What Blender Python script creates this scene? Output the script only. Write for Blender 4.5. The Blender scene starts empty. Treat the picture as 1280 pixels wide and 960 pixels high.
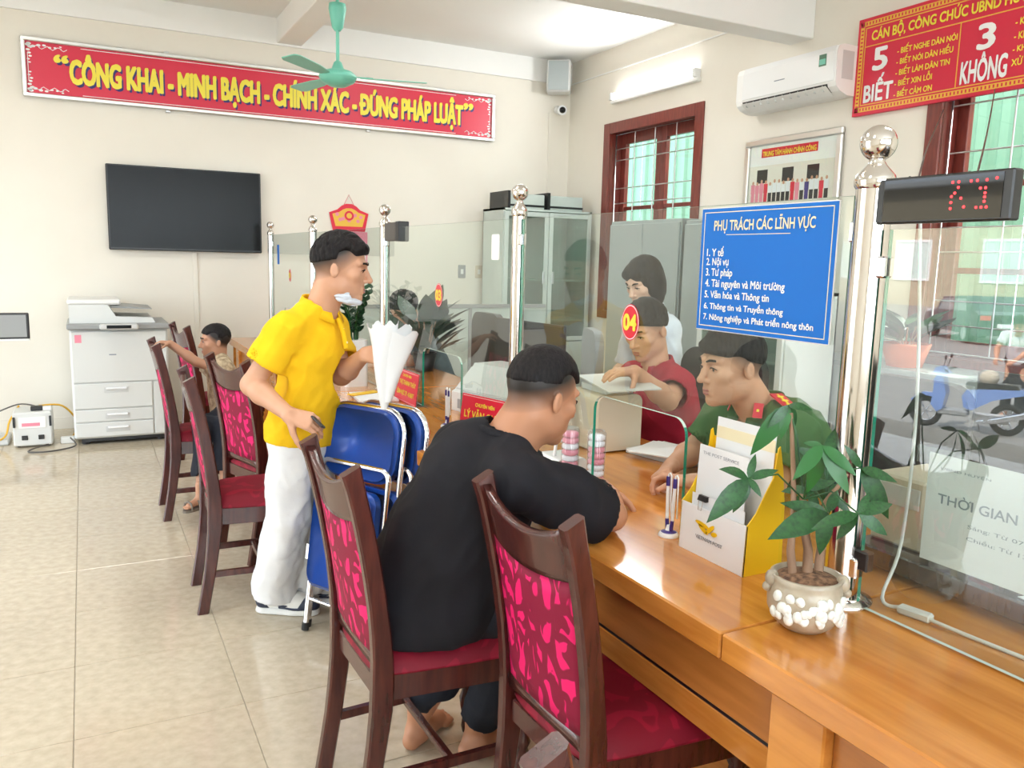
import bpy, math, random
import numpy as np
from mathutils import Vector, Matrix

SC = bpy.context.scene
COL = SC.collection
PI = math.pi
random.seed(7)

# ---------------------------------------------------------------- camera
cam_d = bpy.data.cameras.new('camera')
cam_d.sensor_width = 36.0
cam_d.lens = 36.0 * 1030.0 / 1280.0
cam_d.clip_start = 0.05
cam_d.clip_end = 200
cam = bpy.data.objects.new('camera', cam_d)
COL.objects.link(cam)
_yaw, _pitch, _roll = math.radians(27.443), math.radians(8.528), math.radians(1.4265)
_f = Vector((math.sin(_yaw) * math.cos(_pitch), math.cos(_yaw) * math.cos(_pitch), -math.sin(_pitch)))
_r = Vector((math.cos(_yaw), -math.sin(_yaw), 0))
_u = _r.cross(_f)
_r2 = _r * math.cos(_roll) + _u * math.sin(_roll)
_u2 = -_r * math.sin(_roll) + _u * math.cos(_roll)
_m = Matrix((_r2, _u2, -_f)).transposed().to_4x4()
_m.translation = (0, 0, 1.5)
cam.matrix_world = _m
SC.camera = cam

# ---------------------------------------------------------------- world, sun, exposure
SC.view_settings.view_transform = 'Standard'
SC.view_settings.look = 'None'
SC.view_settings.gamma = 1.0
SC.view_settings.use_curve_mapping = False
SC.view_settings.exposure = -0.08
SC.cycles.max_bounces = 10
SC.cycles.diffuse_bounces = 5
SC.cycles.glossy_bounces = 5
SC.cycles.transmission_bounces = 8
SC.cycles.transparent_max_bounces = 24
SC.cycles.caustics_reflective = False
SC.cycles.caustics_refractive = False
SC.cycles.sample_clamp_indirect = 6.0
SC.cycles.use_denoising = True
world = bpy.data.worlds.new('world')
SC.world = world
world.use_nodes = True
_wn = world.node_tree.nodes
_bg = _wn['Background']
_bg.inputs[0].default_value = (0.80, 0.90, 1.0, 1)
_bg.inputs[1].default_value = 8.0

def lamp_area(name, loc, target, sx, sy, energy, color=(1, 1, 1)):
    l = bpy.data.lights.new(name, 'AREA')
    l.shape = 'RECTANGLE'; l.size = sx; l.size_y = sy; l.energy = energy; l.color = color
    o = bpy.data.objects.new(name, l); COL.objects.link(o)
    o.location = loc
    d = Vector(target) - Vector(loc)
    o.rotation_euler = d.to_track_quat('-Z', 'Y').to_euler()
    return o

_s = bpy.data.lights.new('sun', 'SUN'); _s.energy = 22.0; _s.angle = 0.05; _s.color = (1, 0.95, 0.88)
sun = bpy.data.objects.new('sun', _s); COL.objects.link(sun)
sun.rotation_euler = Vector((-0.75, 0.15, -1.0)).to_track_quat('-Z', 'Y').to_euler()

# daylight coming in through the window row behind the camera and the doorway on the left
for _c, _x, _sy, _sz, _t in (((XL_D := -3.5), 0, 4.2, 2.75, 0),):
    _p = bpy.data.lights.new('doorway_portal', 'AREA'); _p.shape = 'RECTANGLE'; _p.size = _sy; _p.size_y = _sz; _p.cycles.is_portal = True
    _po = bpy.data.objects.new('doorway_portal', _p); COL.objects.link(_po); _po.location = (_c, 4.3, 1.37)
    _po.rotation_euler = Vector((1, 0, 0)).to_track_quat('-Z', 'Y').to_euler()
lamp_area('window_daylight', (0.6, -3.35, 1.9), (0.6, 0, 1.6), 5.5, 2.0, 110, (0.95, 0.98, 1.0))
# fill lamps added below the ceiling to brighten the room
for _n, (_x, _y) in enumerate(((-1.2, 0.9), (-1.2, 5.6), (2.9, 1.2), (2.9, 5.45), (0.2, 3.0))):
    lamp_area('fill_light', (_x, _y, 3.44), (_x, _y, 0), 1.2, 0.25, 20, (1.0, 0.98, 0.94))

# ---------------------------------------------------------------- materials
MATS = {}
def principled(name, color, rough=0.5, metal=0.0, spec=0.5, coat=0.0, emit=None, es=0.0, alpha=1.0, sheen=0.0):
    m = bpy.data.materials.new(name); m.use_nodes = True
    b = m.node_tree.nodes['Principled BSDF']
    b.inputs['Base Color'].default_value = (*color, 1)
    b.inputs['Roughness'].default_value = rough
    b.inputs['Metallic'].default_value = metal
    b.inputs['Specular IOR Level'].default_value = spec
    b.inputs['Coat Weight'].default_value = coat
    b.inputs['Coat Roughness'].default_value = 0.08
    b.inputs['Sheen Weight'].default_value = sheen
    if emit:
        b.inputs['Emission Color'].default_value = (*emit, 1)
        b.inputs['Emission Strength'].default_value = es
    MATS[name] = m
    return m

def N(m, t, **k):
    n = m.node_tree.nodes.new(t)
    for a, v in k.items():
        setattr(n, a, v)
    return n
def L(m, a, b): m.node_tree.links.new(a, b)
def BS(m): return m.node_tree.nodes['Principled BSDF']

def noisy(name, c1, c2, scale=8.0, rough=0.5, stretch=(1, 1, 1), bump=0.0, detail=4.0, metal=0.0, coat=0.0, bscale=None, lo=0.35, hi=0.65, spec=0.5):
    m = principled(name, c1, rough, metal, coat=coat, spec=spec)
    tc = N(m, 'ShaderNodeTexCoord'); mp = N(m, 'ShaderNodeMapping')
    mp.inputs['Scale'].default_value = stretch
    L(m, tc.outputs['Object'], mp.inputs[0])
    nz = N(m, 'ShaderNodeTexNoise'); nz.inputs['Scale'].default_value = scale; nz.inputs['Detail'].default_value = detail
    L(m, mp.outputs[0], nz.inputs['Vector'])
    cr = N(m, 'ShaderNodeValToRGB')
    cr.color_ramp.elements[0].color = (*c1, 1); cr.color_ramp.elements[1].color = (*c2, 1)
    cr.color_ramp.elements[0].position = lo; cr.color_ramp.elements[1].position = hi
    L(m, nz.outputs['Fac'], cr.inputs[0]); L(m, cr.outputs[0], BS(m).inputs['Base Color'])
    if bump:
        bp = N(m, 'ShaderNodeBump'); bp.inputs['Strength'].default_value = bump; bp.inputs['Distance'].default_value = 0.004
        src = nz
        if bscale:
            src = N(m, 'ShaderNodeTexNoise'); src.inputs['Scale'].default_value = bscale
            L(m, mp.outputs[0], src.inputs['Vector'])
        L(m, src.outputs['Fac'], bp.inputs['Height']); L(m, bp.outputs[0], BS(m).inputs['Normal'])
    return m

noisy('wall_paint', (0.78, 0.735, 0.65), (0.81, 0.77, 0.685), 1.5, 0.75, bump=0.05, bscale=90)
noisy('wall_white', (0.86, 0.86, 0.84), (0.89, 0.89, 0.87), 1.5, 0.8)
noisy('ceiling_paint', (0.84, 0.84, 0.82), (0.87, 0.87, 0.85), 1.2, 0.85)
noisy('floor_tile', (0.49, 0.415, 0.305), (0.62, 0.545, 0.42), 26, 0.13, detail=8, spec=0.6, lo=0.25, hi=0.75)
noisy('grout', (0.42, 0.37, 0.30), (0.46, 0.41, 0.34), 30, 0.8)
noisy('counter_wood', (0.50, 0.18, 0.030), (0.66, 0.27, 0.055), 5, 0.16, (6, 0.7, 6), bump=0.02, detail=6, coat=0.35)
noisy('counter_wood_dark', (0.36, 0.125, 0.025), (0.50, 0.19, 0.045), 5, 0.3, (5, 0.6, 5), bump=0.02, detail=6, coat=0.2)
noisy('chair_wood', (0.045, 0.009, 0.008), (0.085, 0.018, 0.013), 9, 0.27, (6, 6, 0.8), detail=5, coat=0.35)
noisy('window_wood', (0.14, 0.022, 0.016), (0.21, 0.036, 0.024), 9, 0.35, (6, 6, 0.8), detail=5, coat=0.2)
noisy('dark_desk', (0.020, 0.013, 0.011), (0.034, 0.022, 0.018), 9, 0.18, (1, 6, 1), coat=0.3)
principled('steel', (0.72, 0.68, 0.64), 0.13, 1.0)
principled('steel_dull', (0.62, 0.62, 0.62), 0.35, 1.0)
principled('alu', (0.78, 0.78, 0.76), 0.32, 1.0)
principled('white_plastic', (0.78, 0.78, 0.76), 0.35)
principled('white_gloss', (0.86, 0.87, 0.88), 0.2)
principled('copier_white', (0.68, 0.69, 0.67), 0.45)
principled('copier_grey', (0.30, 0.31, 0.31), 0.45)
principled('light_grey', (0.60, 0.61, 0.60), 0.45)
noisy('cabinet_grey', (0.33, 0.37, 0.37), (0.36, 0.40, 0.40), 3, 0.4)
noisy('cabinet_pale', (0.50, 0.56, 0.52), (0.56, 0.62, 0.58), 3, 0.4)
principled('beige_plastic', (0.60, 0.52, 0.40), 0.5)
principled('black', (0.012, 0.012, 0.013), 0.35)
principled('black_gloss', (0.008, 0.008, 0.010), 0.03, spec=0.35)
principled('tv_screen', (0.006, 0.007, 0.008), 0.25, spec=0.18)
principled('black_rubber', (0.02, 0.02, 0.02), 0.7)
principled('red_print', (0.68, 0.012, 0.045), 0.3)
principled('red_banner', (0.66, 0.018, 0.055), 0.35)
principled('yellow_print', (0.86, 0.72, 0.06), 0.4)
principled('gold_print', (0.78, 0.46, 0.05), 0.4)
principled('white_print', (0.88, 0.88, 0.88), 0.4)
principled('navy_print', (0.03, 0.025, 0.16), 0.5)
principled('grey_print', (0.25, 0.28, 0.33), 0.5)
principled('blue_sign', (0.0, 0.145, 0.58), 0.45, spec=0.3)
principled('paper', (0.82, 0.83, 0.85), 0.7)
principled('paper_cream', (0.85, 0.76, 0.52), 0.7)
principled('yellow_card', (0.86, 0.53, 0.01), 0.45)
noisy('fan_green', (0.16, 0.52, 0.40), (0.18, 0.56, 0.43), 3, 0.35)
principled('blue_vinyl', (0.012, 0.075, 0.42), 0.35, coat=0.1)
principled('chrome', (0.82, 0.82, 0.84), 0.12, 1.0)
principled('cable_white', (0.75, 0.75, 0.73), 0.5)
principled('cable_yellow', (0.75, 0.42, 0.03), 0.5)
principled('cable_grey', (0.10, 0.09, 0.08), 0.6)
principled('purple_print', (0.05, 0.03, 0.22), 0.4)
principled('orange_plastic', (0.85, 0.22, 0.03), 0.4)
principled('pen_blue', (0.03, 0.05, 0.45), 0.4)
principled('stone_white', (0.78, 0.80, 0.76), 0.5)
noisy('pot_clay', (0.36, 0.30, 0.22), (0.50, 0.43, 0.33), 22, 0.35, bump=0.2, coat=0.3)
noisy('soil', (0.09, 0.045, 0.025), (0.30, 0.16, 0.09), 90, 0.85, bump=0.8)
noisy('trunk', (0.22, 0.12, 0.07), (0.36, 0.22, 0.14), 30, 0.7, (1, 1, 0.3), bump=0.4)
noisy('leaf', (0.008, 0.052, 0.013), (0.02, 0.10, 0.022), 14, 0.38, detail=3)
principled('leaf_bright', (0.022, 0.13, 0.028), 0.38)
principled('leaf_dark', (0.012, 0.05, 0.018), 0.35)
principled('led_red', (0.5, 0.0, 0.0), 0.4, emit=(1.0, 0.05, 0.06), es=3.5)
principled('tube_glow', (1, 1, 1), 0.4, emit=(0.95, 0.98, 1.0), es=14)
principled('ac_white', (0.86, 0.86, 0.85), 0.3)
principled('outside_green', (0.11, 0.22, 0.15), 0.6)
noisy('asphalt', (0.22, 0.215, 0.20), (0.30, 0.29, 0.27), 12, 0.9, detail=8)
noisy('outside_wall', (0.42, 0.36, 0.25), (0.48, 0.42, 0.30), 3, 0.85)
principled('scooter_blue', (0.20, 0.32, 0.66), 0.2, coat=0.6)
principled('car_paint', (0.015, 0.02, 0.035), 0.15, coat=1.0)
principled('tyre', (0.015, 0.015, 0.016), 0.8)
principled('terracotta', (0.62, 0.14, 0.05), 0.7)
principled('pink_print', (0.78, 0.25, 0.33), 0.5)
noisy('hair', (0.006, 0.005, 0.006), (0.016, 0.013, 0.013), 60, 0.6, (3, 3, 0.6), bump=0.6, spec=0.2)
principled('lip', (0.40, 0.115, 0.10), 0.45)
principled('eye_white', (0.62, 0.58, 0.55), 0.25)
principled('iris', (0.015, 0.008, 0.006), 0.1)
principled('mask_cloth', (0.62, 0.66, 0.74), 0.8)

def glass_mat(name, tint, ior=1.5, haze=0.0, refl=(1, 1, 1)):
    m = bpy.data.materials.new(name); m.use_nodes = True
    nt = m.node_tree; nt.nodes.clear()
    out = N(m, 'ShaderNodeOutputMaterial')
    tr = N(m, 'ShaderNodeBsdfTransparent'); tr.inputs[0].default_value = (*tint, 1)
    gl = N(m, 'ShaderNodeBsdfGlossy'); gl.inputs['Roughness'].default_value = 0.0; gl.inputs['Color'].default_value = (*refl, 1)
    fr = N(m, 'ShaderNodeFresnel'); fr.inputs['IOR'].default_value = ior
    mx = N(m, 'ShaderNodeMixShader')
    ge = N(m, 'ShaderNodeNewGeometry'); sb = N(m, 'ShaderNodeMath', operation='SUBTRACT'); sb.inputs[0].default_value = 1.0
    L(m, ge.outputs['Backfacing'], sb.inputs[1]); ml = N(m, 'ShaderNodeMath', operation='MULTIPLY')
    L(m, fr.outputs[0], ml.inputs[0]); L(m, sb.outputs[0], ml.inputs[1])   # only the surface facing the ray mirrors
    L(m, ml.outputs[0], mx.inputs[0]); L(m, tr.outputs[0], mx.inputs[1]); L(m, gl.outputs[0], mx.inputs[2])
    last = mx
    if haze:
        df = N(m, 'ShaderNodeBsdfDiffuse'); df.inputs[0].default_value = (0.8, 0.85, 0.82, 1)
        m2 = N(m, 'ShaderNodeMixShader'); m2.inputs[0].default_value = haze
        L(m, mx.outputs[0], m2.inputs[1]); L(m, df.outputs[0], m2.inputs[2]); last = m2
    L(m, last.outputs[0], out.inputs[0])
    MATS[name] = m
    return m
glass_mat('glass', (0.95, 0.985, 0.965), 1.62, 0.012)
glass_mat('glass_mirrory', (0.86, 0.90, 0.88), 2.0, 0.02)
glass_mat('glass_clear', (0.97, 0.99, 0.98), 1.45)
glass_mat('glass_cab', (0.75, 0.82, 0.78), 1.6, 0.05)
principled('glass_edge', (0.01, 0.22, 0.14), 0.15)
principled('glass_edge_pale', (0.55, 0.68, 0.63), 0.2)
glass_mat('clear_plastic', (0.86, 0.86, 0.88), 1.5, 0.08)

# rose brocade of the chairs: petal shapes from a stretched, bent Voronoi
def brocade(name, dark, light, sc=(20, 20, 11)):
    m = principled(name, light, 0.6, spec=0.3)
    tc = N(m, 'ShaderNodeTexCoord'); mp = N(m, 'ShaderNodeMapping'); mp.inputs['Scale'].default_value = sc
    L(m, tc.outputs['Object'], mp.inputs[0])
    nz = N(m, 'ShaderNodeTexNoise'); nz.inputs['Scale'].default_value = 0.8; nz.inputs['Detail'].default_value = 1
    L(m, mp.outputs[0], nz.inputs['Vector'])
    mixv = N(m, 'ShaderNodeVectorMath', operation='MULTIPLY_ADD')
    mixv.inputs[1].default_value = (1.6, 1.6, 1.6)
    L(m, nz.outputs['Color'], mixv.inputs[0]); L(m, mp.outputs[0], mixv.inputs[2])
    vo = N(m, 'ShaderNodeTexVoronoi', feature='DISTANCE_TO_EDGE'); vo.inputs['Scale'].default_value = 1.0
    L(m, mixv.outputs[0], vo.inputs['Vector'])
    wv = N(m, 'ShaderNodeTexNoise'); wv.inputs['Scale'].default_value = 1.7; wv.inputs['Detail'].default_value = 0
    L(m, mixv.outputs[0], wv.inputs['Vector'])
    cr = N(m, 'ShaderNodeValToRGB')
    e = cr.color_ramp.elements; e[0].color = (*dark, 1); e[0].position = 0.13; e[1].color = (*light, 1); e[1].position = 0.16
    L(m, vo.outputs['Distance'], cr.inputs[0])
    c2 = N(m, 'ShaderNodeValToRGB'); e = c2.color_ramp.elements
    e[0].color = (0, 0, 0, 1); e[0].position = 0.60; e[1].color = (1, 1, 1, 1); e[1].position = 0.62
    L(m, wv.outputs['Fac'], c2.inputs[0])
    mx = N(m, 'ShaderNodeMix', data_type='RGBA'); mx.inputs['B'].default_value = (*dark, 1)
    L(m, c2.outputs[0], mx.inputs['Factor']); L(m, cr.outputs[0], mx.inputs['A'])
    L(m, mx.outputs['Result'], BS(m).inputs['Base Color'])
    bp = N(m, 'ShaderNodeBump'); bp.inputs['Strength'].default_value = 0.35; bp.inputs['Distance'].default_value = 0.003
    L(m, cr.outputs[0], bp.inputs['Height']); L(m, bp.outputs[0], BS(m).inputs['Normal'])
    return m
brocade('brocade', (0.24, 0.003, 0.035), (0.80, 0.008, 0.15))
brocade('brocade_seat', (0.19, 0.002, 0.015), (0.27, 0.004, 0.024), (9, 9, 9))

# ---------------------------------------------------------------- mesh helpers
def link_mesh(name, me, m, parent=None, loc=(0, 0, 0), smooth=False):
    me.name = name
    o = bpy.data.objects.new(name, me); COL.objects.link(o)
    if m is not None and not me.materials:
        me.materials.append(MATS[m] if isinstance(m, str) else m)
    if smooth:
        me.polygons.foreach_set('use_smooth', [True] * len(me.polygons))
    if parent is not None: o.parent = parent
    o.location = loc
    return o

class MB:
    """collects shapes in one mesh"""
    def __init__(s): s.v = []; s.f = []; s.sm = []; s.mi = []; s.cm = 0
    def add(s, vs, fs, smooth=False):
        b = len(s.v); s.v += [tuple(v) for v in vs]
        for f in fs: s.f.append([i + b for i in f]); s.sm.append(smooth); s.mi.append(s.cm)
        return s
    def box(s, x0, x1, y0, y1, z0, z1, bev=0.0, M=None):
        if bev <= 0:
            vs = [(x, y, z) for x in (x0, x1) for y in (y0, y1) for z in (z0, z1)]
            fs = [(0, 1, 3, 2), (4, 6, 7, 5), (0, 4, 5, 1), (2, 3, 7, 6), (0, 2, 6, 4), (1, 5, 7, 3)]
            if M: vs = [M @ Vector(v) for v in vs]
            return s.add(vs, fs)
        b = min(bev, (x1 - x0) / 2.01, (y1 - y0) / 2.01, (z1 - z0) / 2.01)
        vs = []; idx = {}
        for i, x in enumerate((x0, x1)):
            for j, y in enumerate((y0, y1)):
                for k, z in enumerate((z0, z1)):
                    sx, sy, sz = (b if i == 0 else -b), (b if j == 0 else -b), (b if k == 0 else -b)
                    for a, p in enumerate(((x, y + sy, z + sz), (x + sx, y, z + sz), (x + sx, y + sy, z))):
                        idx[(i, j, k, a)] = len(vs); vs.append(p)
        fs = []
        I = lambda i, j, k, a: idx[(i, j, k, a)]
        for i in (0, 1):
            q = [I(i, 0, 0, 0), I(i, 0, 1, 0), I(i, 1, 1, 0), I(i, 1, 0, 0)]; fs.append(q if i == 0 else q[::-1])
            q = [I(0, i, 0, 1), I(1, i, 0, 1), I(1, i, 1, 1), I(0, i, 1, 1)]; fs.append(q if i == 0 else q[::-1])
            q = [I(0, 0, i, 2), I(0, 1, i, 2), I(1, 1, i, 2), I(1, 0, i, 2)]; fs.append(q if i == 0 else q[::-1])
        for i in (0, 1):
            for j in (0, 1):
                q = [I(i, j, 0, 0), I(i, j, 1, 0), I(i, j, 1, 1), I(i, j, 0, 1)]; fs.append(q if (i ^ j) else q[::-1])
                q = [I(i, 0, j, 0), I(i, 1, j, 0), I(i, 1, j, 2), I(i, 0, j, 2)]; fs.append(q[::-1] if (i ^ j) else q)
                q = [I(0, i, j, 1), I(1, i, j, 1), I(1, i, j, 2), I(0, i, j, 2)]; fs.append(q if (i ^ j) else q[::-1])
                for k in (0, 1):
                    q = [I(i, j, k, 0), I(i, j, k, 1), I(i, j, k, 2)]; fs.append(q if (i ^ j ^ k) == 0 else q[::-1])
        if M: vs = [M @ Vector(v) for v in vs]
        return s.add(vs, fs)
    def tube(s, pts, r, seg=10, cap=True, flat=None):
        """round bar along pts; r number or list"""
        P = [Vector(p) for p in pts]; n = len(P)
        R = r if isinstance(r, (list, tuple)) else [r] * n
        ref = None; vs = []
        for i in range(n):
            t = (P[min(i + 1, n - 1)] - P[max(i - 1, 0)])
            if t.length < 1e-9: t = Vector((0, 0, 1))
            t.normalize()
            if ref is None:
                a = Vector((0, 0, 1)) if abs(t.z) < 0.9 else Vector((1, 0, 0))
                ref = t.cross(a).normalized()
            ref = (ref - t * ref.dot(t)).normalized()
            bi = t.cross(ref)
            for k in range(seg):
                a = 2 * PI * k / seg
                vs.append(P[i] + (ref * math.cos(a) + bi * math.sin(a)) * R[i])
        fs = []
        for i in range(n - 1):
            for k in range(seg):
                k2 = (k + 1) % seg
                fs.append((i * seg + k, i * seg + k2, (i + 1) * seg + k2, (i + 1) * seg + k))
        s.add(vs, fs, True)
        if cap:
            s.add(vs[:seg], [tuple(range(seg))[::-1]]); s.add(vs[-seg:], [tuple(range(seg))])
        return s
    def lathe(s, prof, seg=24, c=(0, 0, 0), M=None):
        """prof: (r, z) bottom to top"""
        vs = []
        for r, z in prof:
            for k in range(seg):
                a = 2 * PI * k / seg
                v = Vector((c[0] + r * math.cos(a), c[1] + r * math.sin(a), c[2] + z))
                vs.append(M @ v if M else v)
        fs = []
        for i in range(len(prof) - 1):
            for k in range(seg):
                k2 = (k + 1) % seg
                fs.append((i * seg + k, i * seg + k2, (i + 1) * seg + k2, (i + 1) * seg + k))
        s.add(vs, fs, True)
        if prof[0][0] > 1e-5: s.add(vs[:seg], [tuple(range(seg))[::-1]])
        if prof[-1][0] > 1e-5: s.add(vs[-seg:], [tuple(range(seg))])
        return s
    def prism(s, poly, a0, a1, axis='y', M=None, smooth=False):
        """poly: 2D outline; extruded along axis from a0 to a1. axis y: poly=(x,z); x: (y,z); z: (x,y)"""
        n = len(poly)
        def P(p, a):
            if axis == 'y': v = Vector((p[0], a, p[1]))
            elif axis == 'x': v = Vector((a, p[0], p[1]))
            else: v = Vector((p[0], p[1], a))
            return M @ v if M else v
        vs = [P(p, a0) for p in poly] + [P(p, a1) for p in poly]
        area = sum(poly[i][0] * poly[(i + 1) % n][1] - poly[(i + 1) % n][0] * poly[i][1] for i in range(n))
        flip = (area > 0) ^ (axis == 'y')
        c0, c1 = tuple(range(n)), tuple(range(n, 2 * n))
        side = [(i, (i + 1) % n, n + (i + 1) % n, n + i) for i in range(n)]
        if flip: s.add(vs, [c0[::-1], c1]); s.add(vs, side, smooth)
        else: s.add(vs, [c0, c1[::-1]]); s.add(vs, [q[::-1] for q in side], smooth)
        return s
    def sphere(s, c, r, seg=16, rings=10, sc=(1, 1, 1)):
        vs = []; fs = []
        for i in range(rings + 1):
            th = PI * i / rings
            for k in range(seg):
                a = 2 * PI * k / seg
                vs.append((c[0] + r * sc[0] * math.sin(th) * math.cos(a), c[1] + r * sc[1] * math.sin(th) * math.sin(a), c[2] - r * sc[2] * math.cos(th)))
        for i in range(rings):
            for k in range(seg):
                k2 = (k + 1) % seg
                fs.append((i * seg + k, i * seg + k2, (i + 1) * seg + k2, (i + 1) * seg + k))
        return s.add(vs, fs, True)
    def build(s, name, m, parent=None, loc=(0, 0, 0), rot=None):
        me = bpy.data.meshes.new(name)
        me.from_pydata([tuple(v) for v in s.v], [], s.f)
        me.polygons.foreach_set('use_smooth', s.sm)
        ms = m if isinstance(m, (list, tuple)) else [m]
        for q in ms: me.materials.append(MATS[q])
        if len(ms) > 1: me.polygons.foreach_set('material_index', s.mi)
        me.update()
        o = link_mesh(name, me, None, parent, loc)
        if rot: o.rotation_euler = rot
        return o

def tag(o, label, cat, group=None, kind=None):
    o['label'] = label; o['category'] = cat
    if group: o['group'] = group
    if kind: o['kind'] = kind
    return o
def thing(name, label, cat, loc=(0, 0, 0), rz=0.0, group=None):
    o = bpy.data.objects.new(name, None); COL.objects.link(o)
    o.empty_display_size = 0.1
    o.location = loc; o.rotation_euler = (0, 0, rz)
    return tag(o, label, cat, group)
def struct(o, kind='structure'):
    o['kind'] = kind; return o
def copy_tree(o, parent=None):
    c = o.copy(); COL.objects.link(c); c.parent = parent
    for ch in list(o.children): copy_tree(ch, c)
    return c
def arc_rect(w, h, r, n=6, x0=0, y0=0, corners=(1, 1, 1, 1)):
    """rounded rectangle outline from (x0,y0), ccw: corners bl br tr tl"""
    pts = []
    for (cx, cy, a0, on) in ((x0 + r, y0 + r, PI, corners[0]), (x0 + w - r, y0 + r, 1.5 * PI, corners[1]), (x0 + w - r, y0 + h - r, 0, corners[2]), (x0 + r, y0 + h - r, 0.5 * PI, corners[3])):
        if on:
            for i in range(n + 1):
                a = a0 + 0.5 * PI * i / n
                pts.append((cx + r * math.cos(a), cy + r * math.sin(a)))
        else:
            sx = cx + (r if math.cos(a0 + PI / 4) > 0 else -r); sy = cy + (r if math.sin(a0 + PI / 4) > 0 else -r)
            pts.append((sx, sy))
    return pts

def lettering(txt, m, parent, origin, ux, uz, width=None, height=None, bold=0.0, depth=0.002, align='l', shear=0.0, name='lettering', spacing=1.0, res=3):
    """flat raised letters; origin is the lower left (or centre bottom) corner of the text box, ux reading direction, uz up"""
    HORN = {'Ơ': 'O', 'Ờ': 'Ò', 'Ớ': 'Ó', 'ơ': 'o', 'ờ': 'ò', 'ớ': 'ó'}
    horns = [i for i, c in enumerate(txt) if c in HORN]; low = [txt[i].islower() for i in horns]
    txt = ''.join(HORN.get(c, c) for c in txt).replace('Đ', '\u00d0')
    hx = []
    for i in horns:   # right edge of each horned letter
        c_ = bpy.data.curves.new('letters', 'FONT'); c_.body = txt[:i + 1]; c_.space_character = spacing
        t_ = bpy.data.objects.new('tmp', c_); COL.objects.link(t_); bpy.context.view_layer.update()
        hx.append(max(v[0] for v in t_.bound_box)); bpy.data.objects.remove(t_); bpy.data.curves.remove(c_)
    cu = bpy.data.curves.new('letters', 'FONT'); cu.body = txt; cu.size = 1.0; cu.extrude = 0.0
    cu.resolution_u = res; cu.offset = 0.0; cu.shear = shear; cu.space_character = spacing
    t = bpy.data.objects.new('tmp', cu); COL.objects.link(t)
    dg = bpy.context.evaluated_depsgraph_get(); dg.update()
    me = bpy.data.meshes.new_from_object(t.evaluated_get(dg))
    COL.objects.unlink(t); bpy.data.objects.remove(t); bpy.data.curves.remove(cu)
    if horns:
        vs_ = [tuple(v.co) for v in me.vertices]; fs_ = [tuple(p.vertices) for p in me.polygons]
        for x_, lo_ in zip(hx, low):
            y_ = 0.40 if lo_ else 0.58; b_ = len(vs_)
            for (dx, dy) in ((-0.06, -0.02), (-0.02, 0.0), (0.055, 0.05), (0.085, 0.13), (0.035, 0.14), (0.0, 0.07), (-0.05, 0.05)): vs_.append((x_ + dx, y_ + dy, 0))
            fs_.append(tuple(range(b_, b_ + 7)))
        bpy.data.meshes.remove(me); me = bpy.data.meshes.new('letters'); me.from_pydata(vs_, [], fs_)
    n = len(me.vertices)
    co = np.empty(n * 3); me.vertices.foreach_get('co', co); co = co.reshape(-1, 3)
    x0, x1, y0, y1 = co[:, 0].min(), co[:, 0].max(), co[:, 1].min(), co[:, 1].max()
    sy = (height / (y1 - y0)) if height else None
    sx = (width / (x1 - x0)) if width else None
    if sx is None: sx = sy
    if sy is None: sy = sx
    X = (co[:, 0] - x0) * sx; Y = (co[:, 1] - y0) * sy
    if align == 'c': X -= (x1 - x0) * sx / 2
    ux = Vector(ux).normalized(); uz = Vector(uz).normalized(); nn = ux.cross(uz)
    dep = np.full(n, depth)
    if bold > 0:   # thicken the strokes: the outline repeated around a small circle
        k_ = 6; F_ = [tuple(p.vertices) for p in me.polygons]; n0 = n
        Xs, Ys, Fs = [X], [Y], list(F_)
        for q in range(k_):
            a = 2 * PI * q / k_
            Xs.append(X + bold * sx * math.cos(a)); Ys.append(Y + bold * sy * math.sin(a))
            Fs += [tuple(i + n0 * (q + 1) for i in f) for f in F_]
        X = np.concatenate(Xs); Y = np.concatenate(Ys); dep = depth + np.repeat(np.arange(k_ + 1), n0) * max(0.00008, 0.0022 * sy)
        bpy.data.meshes.remove(me); me = bpy.data.meshes.new('letters')
        me.from_pydata([(0, 0, 0)] * len(X), [], Fs)
    P = np.array(origin)[None, :] + X[:, None] * np.array(ux)[None, :] + Y[:, None] * np.array(uz)[None, :] + dep[:, None] * np.array(nn)[None, :]
    me.vertices.foreach_set('co', P.astype(np.float32).ravel()); me.update()
    return link_mesh(name, me, m, parent)
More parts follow.
